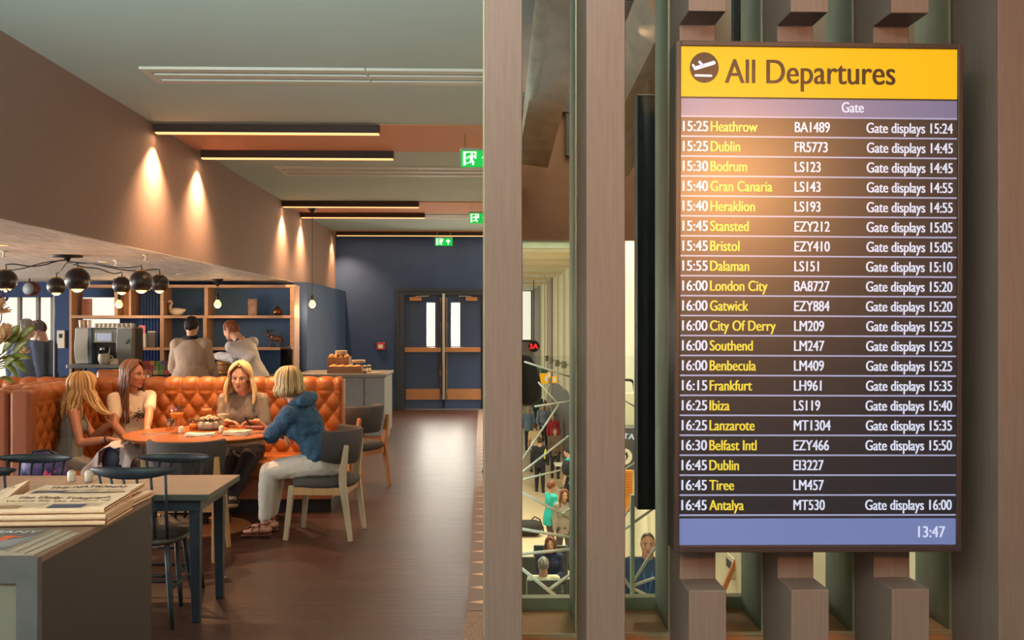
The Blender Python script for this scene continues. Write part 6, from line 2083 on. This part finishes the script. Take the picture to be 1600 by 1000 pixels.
# --- blonde woman in beige facing the camera
p = P(384, 500, 8.78)
J = body((p.x - 0.02, 8.84, 0.53), -90, (0.0, -0.16, 1), 0.96, hf=(0.03, -0.98, -0.10), hup=(0.03, -0.1, 1), hoff=(-0.005, -0.035, -0.005),
         wL=(-1.92, 8.48, 0.815), eL=(0.25, 0.3, -1), wR=(-2.16, 8.47, 0.815), eR=(-0.25, 0.3, -1), aL=(-2.02, 8.02, 0.23), aR=(-2.09, 8.12, 0.095), kL=(0.15, -0.5, 0.8), kR=(-0.15, -0.5, 0.8), toeL=(0.3, -1, 0.25), toeR=(0.1, -1, -0.0))
o, org = make_body(J, 'blonde woman in a beige tee sitting behind the table and facing the camera', SK, handL=dict(d=(-0.9, -0.35, -0.05), n=(0, -0.3, -1), side=1), handR=dict(d=(0.85, -0.35, -0.05), n=(0, -0.3, -1), side=-1))
pr = torso_prims(J, 0.012, hem=0.05, neckline=0.012)
for S in 'LR': pr += arm_prims(J, S, 0.016, 0.7)
fuse(pr, 'tee_shirt', M_beige, org, o, 0.007, 3, 0.012)
nk = J['chest'] + J['fs'] * 0.085
MB().tube([J['neck'] + J['ls'] * 0.05 + J['fs'] * 0.04 - org, nk + J['fs'] * 0.035 - J['t'] * 0.085 - org, J['neck'] - J['ls'] * 0.05 + J['fs'] * 0.04 - org], 0.0015, 5).ball(nk + J['fs'] * 0.036 - J['t'] * 0.09 - org, 0.006, 8, 5).build('necklace', MATS['brass'], o, smooth=True)
pr = [ell(J['p'] - J['t'] * 0.02, (0.165, 0.14, 0.12), (J['l'], J['f'], J['t']))]
for S in 'LR': pr += leg_prims(J, S, 0.014, 1.9)
fuse(pr, 'trousers', M_darkp, org, o, 0.008, 4, 0.01)
for S in 'LR':
    sh_ = fuse(foot_prims(J, S, 0.009), 'sneaker', mat('black canvas', '#2e2624', rough=0.8), org, o, 0.0055, 2)
    a, d = J['a' + S] - org, J['t' + S]
    dn = (V(0, 0, -1) - d * V(0, 0, -1).dot(d)).normalized(); sd = d.cross(dn)
    mb = MB(); vs_, fs_ = rcone(a + dn * 0.078 - d * 0.04, a + dn * 0.078 + d * 0.16, 0.016, 0.014, 2.9, sd); mb.add(vs_, fs_)
    mb.build('sole', mat('tan sole', '#b0906e', rough=0.6), sh_, smooth=True)
    mb = MB()
    for k in range(5):
        q = a + d * (0.035 + 0.022 * k) + dn * (0.003 + 0.008 * k)
        mb.tube([q - sd * 0.028, q - dn * 0.006, q + sd * 0.028], 0.0035, 6)
    mb.build('laces', mat('cream lace', '#c8b49a', rough=0.8), sh_, smooth=True)
hair(J, o, org, 0.225, hair_mats('#e8c890', '#c49c64', '#f6e2b4'), 360, 6, out=0.034, inward=0.0, vol=1.14, wave=0.004, face=66)
face_bits(J, o, org, '#80603c', '#a4564c', '#3c4a52')

# --- fair haired woman in a denim jacket, side on, leaning on the table
JX = P(512, 500, 7.76).x
J = body((JX - 0.02, 7.78, 0.565), 176, (-0.54, 0.02, 1), 0.97, phs=166, hf=(-0.66, 0.74, -0.08), hup=(-0.1, 0.05, 1), hoff=(0.02, 0.01, 0.02),
         wL=(-1.60, 8.02, 0.815), eL=(-0.9, -0.5, -0.9), wR=(-1.55, 7.79, 0.80), eR=(-0.5, 0.9, -0.6), aL=(P(413, 815, 7.72).x, 7.72, 0.105), aR=(P(424, 815, 7.95).x, 7.95, 0.10), kL=(-0.8, -0.1, 0.7), kR=(-0.8, 0.1, 0.7), toeL=(-1, -0.08, 0), toeR=(-1, 0.05, 0))
o, org = make_body(J, 'fair haired woman in a blue denim jacket leaning on the table, seen from the side', SK, handL=dict(d=(0.2, 0.9, 0), n=(0, 0, -1), side=1), handR=dict(d=(0.55, -0.75, -0.35), n=(0.3, 0.2, -1), side=-1))
pr = torso_prims(J, 0.024, low=0.03)
for S in 'LR': pr += arm_prims(J, S, 0.024, 1.94)
fuse(pr, 'denim_jacket', M_denimj, org, o, 0.0075, 3, 0.026, 0.06)
n0 = J['neck'] - J['fs'] * 0.03
pr = []
for k in range(10):
    a0, a1 = 2 * math.pi * k / 10, 2 * math.pi * (k + 1) / 10
    q0 = n0 + J['ls'] * 0.085 * math.cos(a0) + J['fs'] * 0.075 * math.sin(a0) - J['fs'] * 0.02 + J['t'] * 0.012 * math.sin(-a0)
    q1 = n0 + J['ls'] * 0.085 * math.cos(a1) + J['fs'] * 0.075 * math.sin(a1) - J['fs'] * 0.02 + J['t'] * 0.012 * math.sin(-a1)
    pr.append(rcone(q0, q1, 0.034, 0.034, seg=10, cap=3))
pr.append(rcone(n0 - J['fs'] * 0.09 + J['ls'] * 0.08 - J['t'] * 0.02, n0 - J['fs'] * 0.09 - J['ls'] * 0.08 - J['t'] * 0.02, 0.05, 0.05))
fuse(pr, 'hood', M_denimj, org, o, 0.007, 3, 0.018, 0.06)
pr = [ell(J['p'] - V(0, 0, 0.0), (0.165, 0.150, 0.125), (J['l'], J['f'], V(0, 0, 1)))]
for S in 'LR': pr += leg_prims(J, S, 0.014, 1.86)
fuse(pr, 'jeans', M_whitej, org, o, 0.0075, 4, 0.012, 0.05)
for S in 'LR':
    a, d = J['a' + S] - org, J['t' + S]
    sl = MB(); vs_, fs_ = rcone(a + V(0, 0, -0.088) - d * 0.045, a + V(0, 0, -0.088) + d * 0.165, 0.009, 0.008, 4.2, d.cross(V(0, 0, 1))); sl.add(vs_, fs_)
    so_ = sl.build('sandal', mat('brown sandal', '#6a3a2c', rough=0.5), o, smooth=True)
    sd = d.cross(V(0, 0, 1))
    mb = MB()
    for q in (0.10, 0.045):
        mb.tube([a + d * q + sd * 0.046 + V(0, 0, -0.085), a + d * (q - 0.01) + sd * 0.034 + V(0, 0, -0.045 + (0.1 - q) * 0.2), a + d * (q - 0.02) + V(0, 0, -0.026 + (0.1 - q) * 0.42), a + d * (q - 0.01) - sd * 0.034 + V(0, 0, -0.045 + (0.1 - q) * 0.2), a + d * q - sd * 0.046 + V(0, 0, -0.085)], 0.006, 6)
    mb.tube([a + V(0.044 * math.cos(k * math.pi / 8), 0.044 * math.sin(k * math.pi / 8), 0.0) for k in range(17)], 0.006, 6)
    mb.build('strap', mat('red brown strap', '#7a3426', rough=0.5), so_, smooth=True)
hair(J, o, org, 0.105, hair_mats('#b89868', '#7c6040', '#d8c096'), 300, 9, out=0.026, inward=0.030, vol=1.12, wave=0.004, face=66)
face_bits(J, o, org, '#80603c')
q0 = J['head'] - org
mb = MB()
for sg in (-1, 1):
    mb.tube([q0 + J['hf'] * 0.085 + J['hl'] * sg * 0.06 + J['hu'] * 0.006, q0 + J['hf'] * 0.0 + J['hl'] * sg * 0.098 + J['hu'] * 0.008, q0 - J['hf'] * 0.03 + J['hl'] * sg * 0.094 - J['hu'] * 0.005], 0.0035, 6)
    mb.tube([q0 + J['hf'] * 0.10 + J['hl'] * sg * (0.033 + 0.024 * math.cos(k * math.pi / 8)) + J['hu'] * (0.0 + 0.018 * math.sin(k * math.pi / 8)) for k in range(17)], 0.0022, 6)
mb.tube([q0 + J['hf'] * 0.10 + J['hl'] * 0.01 + J['hu'] * 0.004, q0 + J['hf'] * 0.10 - J['hl'] * 0.01 + J['hu'] * 0.004], 0.0022, 6)
mb.build('glasses', M_black, o, smooth=True)

# --- bag and cardigan on the bench end
bp = V(-3.30, 7.72, 0)
bs = thing('bench_stool', 'low dark stool under the purple bag beside the booth end', 'stool', bp)
MB().box(-0.19, 0.32, -0.14, 0.12, 0.36, 0.42).build('seat', M_plinth, bs, bevel=0.015)
for sx_ in (-0.16, 0.28):
    for sy_ in (-0.1, 0.1):
        MB().tube([(sx_, sy_, 0), (sx_, sy_, 0.37)], 0.016).build('leg', M_plinth, bs)
pr = [ell(bp + V(-0.06, 0, 0.55), (0.17, 0.10, 0.125)), rcone(bp + V(-0.18, 0, 0.50), bp + V(0.05, 0, 0.50), 0.075, 0.075)]
o = fuse(pr, 'rucksack', mat('purple nylon', '#54487c', rough=0.6, var=0.1, vscale=10), bp + V(0, 0, 0.42), None, 0.008, 3, 0.012)
tag(o, 'purple rucksack with a pink mark behind the far spindle chair', 'rucksack')
MB().tube([(-0.2, -0.03, 0.12), (-0.12, -0.05, 0.25), (0.0, -0.05, 0.26), (0.06, -0.03, 0.2)], 0.010, 8).build('strap', M_black, o, smooth=True)
MB().add([(-0.03, -0.1045, 0.07), (0.0, -0.1025, 0.12), (0.012, -0.1035, 0.09), (0.07, -0.085, 0.11), (0.03, -0.1, 0.06)], [(0, 1, 2, 3, 4)]).build('pink_mark', mat('pink print', '#e0487c', rough=0.5), o, solid=0.004)
hb = P(177, 740, 7.70); hb.z = 0.42
pr = [ell(hb + V(0, 0.0, 0.17), (0.088, 0.06, 0.12)), rcone(hb + V(-0.045, 0, 0.07), hb + V(0.045, 0, 0.07), 0.062, 0.062)]
o = fuse(pr, 'handbag', mat('navy leather', '#23243a', rough=0.5), hb, None, 0.007, 3)
tag(o, 'dark navy rounded handbag with the pale cardigan thrown over it', 'handbag')
MB().tube([(0.086 * math.cos(t), -0.052, 0.17 + 0.118 * math.sin(t)) for t in [R(-10 + 200 * k / 16) for k in range(17)]], 0.006, 6).build('piping', mat('blue piping', '#4a5276', rough=0.5), o, smooth=True)
mb = MB()
def cloth(u, v):
    x = (u - 0.5) * 0.38 + (0.12 * (v - 0.35) * (u - 0.5)) - 0.02
    drop = max(0.0, abs(x - 0.02) - 0.07)
    z = 0.312 - drop * 1.15 - 0.02 * math.sin(v * 3) - max(0, 0.45 - v) * 0.36
    y = (v - 0.45) * 0.22 - 0.02 + 0.018 * math.sin(u * 19 + v * 3) * (0.35 + abs(u - 0.5) * 1.6)
    if v < 0.45: y = -0.075 - 0.012 * math.sin(u * 21) - (0.45 - v) * 0.05
    return (x, y, max(0.012, z + 0.006 * math.sin(u * 26)))
for (ua, ub) in ((0.0, 0.36), (0.64, 1.0)):
    pass
mb.grid(cloth, 60, 26)
drop_faces = []
mb2 = MB()
keep = []
for fi, q in enumerate(mb.f):
    c = [sum(mb.v[i][k] for i in q) / 4 for k in range(3)]
    if abs(c[0] - 0.0) < 0.078 and c[1] < -0.05:      # opening in front of the bag
        continue
    keep.append(q)
mb.f = keep; mb.m = [0] * len(keep)
o = tag(mb.build('cardigan', mat('lilac grey knit', '#a99a98', rough=0.9, bump=0.3, bscale=150), loc=hb, smooth=True, solid=0.006), 'pale lilac grey cardigan draped over the navy handbag', 'cardigan')

# --- bar staff
p = P(298, 500, 12.0)
J = body((p.x - 0.0, 12.0, 0.92), 92, (0, 0.02, 1), 0.995, hf=(0.05, 1, -0.25), wL=(p.x - 0.20, 12.28, 0.98), wR=(p.x + 0.22, 12.26, 0.92), eL=(-0.35, -0.7, -0.6), eR=(0.35, -0.7, -0.6))
o, org = make_body(J, 'person with short dark hair in a beige cardigan, back to the camera at the bar', SK, voxel=0.009)
pr = torso_prims(J, 0.030, hem=0.14, wide=1.10, flare=0.030)
for S in 'LR': pr += arm_prims(J, S, 0.026, 1.92)
fuse(pr, 'cardigan', mat('beige knit', '#a8917e', rough=0.9, bump=0.2, bscale=80), org, o, 0.010, 4, 0.016, 0.12)
fuse([rcone(J['neck'] + J['ls'] * 0.05, J['neck'] - J['ls'] * 0.05, 0.055, 0.055), ell(J['neck'] + J['t'] * 0.02, (0.075, 0.072, 0.035), (J['ls'], J['fs'], J['t']))], 'collar', mat('black collar', '#1d1b22', rough=0.8), org, o, 0.008, 2)
pr = []
for S in 'LR': pr += leg_prims(J, S, 0.02, 1.97)
fuse(pr, 'trousers', M_darkp, org, o, 0.012, 3)
for S in 'LR': fuse(foot_prims(J, S, 0.008), 'shoe', M_black, org, o, 0.009, 2)
short_hair(J, o, org, hair_mats('#241d1c', '#181314', '#3a302c'), 150, 3, back=150, sides=112)
face_bits(J, o, org)

p = P(404, 500, 12.45)
J = body((p.x - 0.02, 12.45, 0.95), 140, (-0.46, 0.10, 1), 1.0, phs=152, hf=(-0.86, 0.40, -0.32), hup=(-0.25, 0, 1), hoff=(-0.04, 0, -0.01), female=False,
         wR=tuple(P(340, 556, 12.75)), eR=(-0.2, 0.1, -1), wL=tuple(P(370, 582, 12.25)), eL=(0.8, -0.3, -0.5))
o, org = make_body(J, 'red haired barman in a grey waistcoat and white shirt leaning over the bar', skin('fair', '#cf9a7c'), voxel=0.009)
pr = torso_prims(J, 0.012, hem=0.0)
for S in 'LR': pr += arm_prims(J, S, 0.022, 1.93)
fuse(pr, 'shirt', mat('white shirt', '#cfc9c8', rough=0.8, bump=0.2, bscale=60), org, o, 0.009, 3, 0.018, 0.07)
pr = [loft([(J['p'] + J['t'] * h - J['fs'] * 0.0 + J['fs'] * fy, J['ls'] * (lx + 0.016), J['fs'] * (d + 0.016)) for h, lx, d, fy in ((0.02, 0.13, 0.105, 0.045), (0.12, 0.135, 0.105, 0.04), (0.25, 0.14, 0.10, 0.035), (0.36, 0.16, 0.105, 0.03), (0.44, 0.12, 0.08, 0.03))])]
pr.append(rcone(J['p'] + J['t'] * 0.30 + J['ls'] * 0.155 + J['fs'] * 0.03, J['p'] + J['t'] * 0.12 + J['ls'] * 0.13 + J['fs'] * 0.03, 0.035, 0.04))
fuse(pr, 'waistcoat', mat('grey tweed', '#77726a', rough=0.9, var=0.15, vscale=80), org, o, 0.009, 3)
nL = J['neck'] + J['ls'] * 0.045
MB().tube([J['neck'] - J['fs'] * 0.055 + J['t'] * 0.035 - org, J['neck'] + J['ls'] * 0.07 - J['fs'] * 0.02 + J['t'] * 0.012 - org, J['neck'] + J['ls'] * 0.10 + J['fs'] * 0.06 - J['t'] * 0.06 - org, J['p'] + J['t'] * 0.30 + J['ls'] * 0.10 + J['fs'] * 0.145 - org], 0.012, 8).build('apron_strap', mat('navy strap', '#2f4468', rough=0.7), o, smooth=True)
MB().tube([J['neck'] + J['fs'] * 0.075 + J['ls'] * 0.03 - org, J['neck'] + J['fs'] * 0.12 - J['t'] * 0.12 + J['ls'] * 0.03 - org], 0.014, 8).build('lanyard', mat('yellow lanyard', '#d8b030', rough=0.6), o, smooth=True)
q = J['p'] + J['t'] * 0.02
mb = MB().tube([q + J['l'] * (0.168 * math.cos(a)) + J['f'] * (0.135 * math.sin(a)) - J['f'] * 0.012 - org for a in [k * math.pi / 12 for k in range(25)]], 0.018, 8)
mb.build('belt', mat('brown belt', '#4a342a', rough=0.5), o, smooth=True)
pr = [ell(J['p'] - V(0, 0, 0.04), (0.165, 0.135, 0.13), (J['l'], J['f'], V(0, 0, 1)))]
for S in 'LR': pr += leg_prims(J, S, 0.02, 1.97)
fuse(pr, 'trousers', mat('brown trousers', '#4a423a', rough=0.85), org, o, 0.012, 3)
for S in 'LR': fuse(foot_prims(J, S, 0.008), 'shoe', M_black, org, o, 0.009, 2)
short_hair(J, o, org, hair_mats('#8a4a28', '#6a361e', '#a8683c'), 150, 5, back=146, sides=102)
face_bits(J, o, org, '#8a5030')
# ------------------------------------------------------------------ people further off
HAIR = {'brown': ('#4a3226', '#362218', '#6a4a36'), 'grey': ('#8a8680', '#6a6660', '#aaa69e'), 'dark': ('#241d1c', '#181314', '#3a302c'), 'white': ('#b8aa98', '#94887a', '#d0c6b6'), 'red': ('#7a4630', '#5a3222', '#9a6248'), 'buzz': ('#4a3a30', '#3a2c24', '#5a4a3e')}
def simple(label, loc, phi, top_c, leg_c, hairk='brown', s=1.0, sit=None, female=True, long=None, sleeve='long', skirt=False, vox=0.016, lean=(0, 0, 0), group='people in the concourse below', hf=None, J=None, bare=False):
    x, y, z = loc
    if J is None:
        kw = {}
        f = V(math.cos(R(phi)), math.sin(R(phi)), 0); l = V(-f.y, f.x, 0)
        t = V(0, 0, 1) + f * 0.03 + Vector(lean)
        if sit is not None:
            pz = z + sit + 0.09
            pv = V(x, y, pz)
            kw = dict(aL=pv + f * 0.46 * s + l * 0.12 + V(0, 0, z + 0.08 - pz), aR=pv + f * 0.44 * s - l * 0.12 + V(0, 0, z + 0.08 - pz), kL=f + V(0, 0, 0.8), kR=f + V(0, 0, 0.8),
                      wL=pv + f * 0.28 * s + l * 0.08 + V(0, 0, 0.12), wR=pv + f * 0.28 * s - l * 0.08 + V(0, 0, 0.12))
        else:
            pz = z + 0.935 * s
            pv = V(x, y, pz)
            kw = dict(aL=V(x, y, z + 0.085 * s) + l * 0.10 + f * 0.08, aR=V(x, y, z + 0.085 * s) - l * 0.10 - f * 0.10)
        J = body(pv, phi, t, s, female=female, hf=hf, **kw)
    org = V(x, y, z)
    o, _ = make_body(J, label, skin('far', '#c2947c'), voxel=vox, group=group, org=org)
    mt = mat('cloth ' + top_c, top_c, rough=0.85, bump=0.15, bscale=60)
    ml = mat('cloth ' + leg_c, leg_c, rough=0.85)
    pr = torso_prims(J, 0.020, hem=0.06)
    for S in 'LR': pr += arm_prims(J, S, 0.018, 1.92 if sleeve == 'long' else 0.7)
    fuse(pr, 'jacket' if sleeve == 'long' else 'tee_shirt', mt, org, o, vox, 3, 0.012, 0.1)
    pr = [ell(J['p'] - V(0, 0, 0.02), (0.16 * s, 0.13 * s, 0.12 * s), (J['l'], J['f'], V(0, 0, 1)))]
    for S in 'LR': pr += leg_prims(J, S, 0.014, 1.96)
    fuse(pr, 'trousers', ml, org, o, vox, 3)
    for S in 'LR': fuse(foot_prims(J, S, 0.010), 'shoe', M_black, org, o, vox * 0.7, 2)
    hm = hair_mats(*HAIR[hairk])
    if long: hair(J, o, org, long, hm, 90, 3, out=0.02, vol=1.08)
    elif hairk == 'buzz': short_hair(J, o, org, hm, 0, 3, back=138, sides=74, front=36, thick=0.975)
    else: short_hair(J, o, org, hm, 70, 3, back=146, sides=104, thick=1.04)
    if J['hf'].y < -0.2 and hairk != 'buzz': face_bits(J, o, org)
    return o, J, org

# two people by the glass at the left
p = P(39, 500, 12.7)
o, J, org = simple('person in a navy jacket with greying hair, seen from behind at the far left window', (p.x, 12.68, 0.0), 70, '#2c3c58', '#2a2c38', 'grey', 0.97, female=False, vox=0.012, group='people by the left window')
p = P(68, 500, 12.9)
o, J, org = simple('dark haired person in navy bending their head, in profile by the glass partition edge', (p.x + 0.04, 12.9, 0.0), 170, '#2a3a5c', '#2a2c38', 'brown', 0.965, female=False, vox=0.012, group='people by the left window', hf=(-0.9, -0.2, -0.4), lean=(-0.08, 0, 0))
# corridor walker mostly behind the post
p = P(790, 500, 11.0)
o, J, org = simple('person in a white top with a black backpack, mostly hidden behind the brown post', (0.235, 11.0, 0.0), 182, '#d8d2ca', '#33343c', 'brown', 0.97, female=False, vox=0.011, group='people on the corridor', J=None)
bk_ = [loft([(V(0.235 + dx, 11.0, z), V(0, 0.15 * k, 0), V(0.12 * k, 0, 0)) for dx, z, k in ((0.27, 0.74, 0.55), (0.29, 0.80, 0.95), (0.285, 0.95, 1.05), (0.255, 1.15, 0.92), (0.20, 1.30, 0.6))])]
b = fuse(bk_, 'backpack', mat('black nylon', '#1c1b20', rough=0.7), org, None, 0.010, 3)
tag(b, 'black backpack worn by the corridor walker, showing right of the brown post', 'backpack')
for s_ in (-1, 1):
    MB().tube([(0.16, s_ * 0.09, 1.28), (0.06, s_ * 0.11, 1.44), (-0.09, s_ * 0.11, 1.36), (-0.08, s_ * 0.12, 1.10), (0.14, s_ * 0.13, 0.95)], 0.014, 6).build('strap', MATS['black nylon'], b, smooth=True)

def gf(px, py_head, Y, s=1.0): return P(px, 500, Y).x
# standing people in the concourse (x from the pixel column, depth from their feet)
def foot_Y(py): return (1.65 - ZF) * 1555 / (py - 504)
crowd = [
    ('person in a black jacket with a yellow stripe standing with back to the camera', 843.5, 769, 0.93, 85, '#23232a', '#22222a', 'brown', False, None, 'long'),
    ('woman in an open brown coat walking towards the camera', 867.5, 747, 0.93, -95, '#6a5344', '#24242c', 'red', True, None, 'long'),
    ('woman in a turquoise tee standing behind the seated people, facing right', 860, 876, 0.97, 20, '#2ab0a4', '#4a3a34', 'red', True, None, 'short'),
    ('person in a teal tee with a dark backpack, half hidden by the second post', 889.5, 800, 0.98, 160, '#1f9a94', '#1e1e24', 'dark', False, None, 'short'),
    ('man in a pale blue shirt and dark trousers walking in the distance', 849.5, 697, 1.0, -90, '#8a97aa', '#2c2c38', 'brown', False, None, 'long'),
    ('man in a blue grey shirt near the first post, back turned, far off', 826, 704, 1.0, 80, '#6f7f98', '#2e3648', 'white', False, None, 'long'),
    ('person in a cream top just beyond the black jacketed person', 836, 738, 0.95, 100, '#d0b088', '#5a4a40', 'brown', True, None, 'short'),
    ('far person in a dark green top at the head of the concourse', 841, 672, 1.0, -80, '#274a40', '#202028', 'dark', True, None, 'long'),
    ('far person in beige standing by the dark shop front', 868, 690, 1.0, -110, '#b79a7a', '#8a7460', 'brown', True, None, 'long'),
    ('far person in red at the right edge of the first slit', 887, 716, 0.95, -90, '#b03038', '#2a2430', 'dark', True, None, 'long'),
]
for lab, px, py, s, phi, tc, lc, hk, fem, lg, slv in crowd:
    Y = foot_Y(py)
    o, J, org = simple(lab, (min(2.62, P(px, 500, Y).x), Y, ZF), phi, tc, lc, hk, s, None, fem, lg, slv)
    if 'yellow stripe' in lab:
        MB().tube([J['sR'] - org - J['fs'] * 0.07 - V(0, 0, 0.02), J['sR'] - org - J['fs'] * 0.125 - V(0, 0, 0.16) + J['ls'] * 0.03, J['sR'] - org - J['fs'] * 0.12 - V(0, 0, 0.3) + J['ls'] * 0.03], 0.026, 8).build('yellow_stripe', mat('hi vis yellow', '#d8d020', rough=0.6), o, smooth=True)
    if 'dark backpack' in lab:
        q = fuse([ell(V(P(884, 500, Y).x, Y - 0.2, ZF + 1.2), (0.13, 0.14, 0.22))], 'backpack', MATS['black nylon'], org, None, 0.014, 3)
        tag(q, 'dark backpack worn by the person in teal at the second post', 'backpack')
# woman in grey with long brown hair next to the turquoise tee
Y = 20.4
simple('woman with long brown hair in a grey top, at the right of the turquoise tee', (P(881, 500, Y).x, Y, ZF), -80, '#8f8578', '#4a4448', 'red', 0.93, None, True, 0.30, 'long')
# seated people and the waiting chairs
def wait_chair(px, Y, phi, lab, w=0.56):
    x = P(px, 500, Y).x
    o = thing('waiting_chair', lab, 'chair', (x, Y, ZF), R(phi - 90), group='dark waiting chairs in the concourse')
    mb = MB().box(-w / 2, w / 2, -0.30, -0.24, 0.40, 1.14)
    mb.build('backrest', mat('charcoal vinyl', '#3c4444', rough=0.5), o, bevel=0.02)
    MB().box(-w / 2, w / 2, -0.28, 0.26, 0.38, 0.46).build('seat', MATS['charcoal vinyl'], o, bevel=0.02)
    for a in (-1, 1):
        for b_ in (-0.22, 0.2):
            MB().tube([(a * (w / 2 - 0.05), b_, 0), (a * (w / 2 - 0.05), b_, 0.39)], 0.018).build('leg', M_steel, o)
    return o
Y1 = 15.4
wait_chair(848.5, Y1, 90, 'dark chair back with the grey haired man in a cream top sitting in it', 0.52)
wait_chair(812, 16.9, 90, 'dark waiting chair at the left, beside the first post, empty', 0.50)
wait_chair(904, Y1 + 0.05, 90, 'dark waiting chair at the right, half hidden by the second post', 0.50)
simple('grey haired man in a cream top sitting with his back to the camera', (P(850, 500, Y1).x, Y1 + 0.12, ZF), 92, '#cfc8a8', '#6a6458', 'grey', 1.0, 0.48, False, None, 'long')
Y2 = 17.2
simple('brown haired woman in a navy cardigan sitting facing the camera', (P(860, 500, Y2).x, Y2, ZF), -95, '#23284a', '#2a3450', 'red', 0.98, 0.46, True, 0.15, 'long')
wait_chair(860, Y2 + 0.0, -95, 'dark waiting chair under the seated woman in navy', 0.6)
# grey pouffe and dark luggage on the floor
o = thing('pouffe', 'rounded grey pouffe beside the seated woman in navy', 'pouffe', (P(848, 500, 18.6).x, 18.6, ZF))
MB().lathe([(0, 0), (0.30, 0), (0.34, 0.1), (0.33, 0.36), (0.26, 0.44), (0, 0.45)], seg=28).build('cushion', mat('stone fabric', '#8d8a7a', rough=0.9), o, smooth=True)
MB().lathe([(0, -0.0), (0.29, -0.0), (0.29, 0.02), (0, 0.02)], seg=28).build('base', M_slot, o)
Yl = foot_Y(838)
xx = P(826, 500, Yl).x
o = thing('holdall', 'black holdall with a hooped handle on the concourse floor', 'bag', (xx, Yl, ZF))
mb = MB(); vs_, fs_ = rcone(V(-0.22, 0, 0.2), V(0.14, 0, 0.2), 0.19, 0.19); mb.add(vs_, fs_); mb.build('bag_body', mat('black canvas bag', '#2a2422', rough=0.8), o, smooth=True)
MB().tube([(0.05, 0, 0.36), (0.14, 0, 0.46), (0.26, 0, 0.40), (0.34, 0, 0.2), (0.36, 0, 0.04)], 0.018, 8).build('handle', M_black, o, smooth=True)
# man in blue with lanyard in the second slit
Y3 = 10.7
ZL = -2.35
struct(MB().box(1.2, CX, 10.0, 11.6, ZF, ZL), 'floor_landing', M_conf)
xm = P(1012, 500, Y3).x
o, J, org = simple('close cropped man in a navy jacket with a lanyard, facing the camera, below the display', (xm, Y3, ZL), -98, '#2c4468', '#26303e', 'buzz', 1.0, None, False, None, 'long', vox=0.012, hf=(-0.12, -1, 0.0))
face_bits(J, o, org, '#4a3828')
c = J['chest'] - org
MB().tube([J['neck'] - org + J['ls'] * 0.06 + J['fs'] * 0.02, c + J['fs'] * 0.13 + J['ls'] * 0.04 - V(0, 0, 0.12), c + J['fs'] * 0.155 - V(0, 0, 0.34), c + J['fs'] * 0.13 - J['ls'] * 0.04 - V(0, 0, 0.12), J['neck'] - org - J['ls'] * 0.06 + J['fs'] * 0.02], 0.010, 6).build('lanyard', mat('bright blue lanyard', '#2e6fb0', rough=0.6), o, smooth=True)
MB().box(-0.055, 0.055, -0.012, 0.0, -0.08, 0.0).build('id_card', mat('card white', '#cfd4d8', rough=0.4), o, loc=c + J['fs'] * 0.165 - V(0, 0, 0.36), rz=R(-8))
# table edge in front of far people at the right of the first slit
Yt = 30.2
o = thing('counter_table', 'small white topped table at the right edge of the first slit', 'table', (P(884, 500, Yt).x, Yt, ZF))
MB().box(-0.35, 0.35, -0.3, 0.3, 0.72, 0.76).build('tabletop', M_white, o, bevel=0.01)
MB().tube([(0, 0, 0.02), (0, 0, 0.72)], 0.03).build('column', M_steel, o)
MB().lathe([(0, 0), (0.24, 0), (0.22, 0.02), (0, 0.03)], seg=20).build('base', M_steel, o)
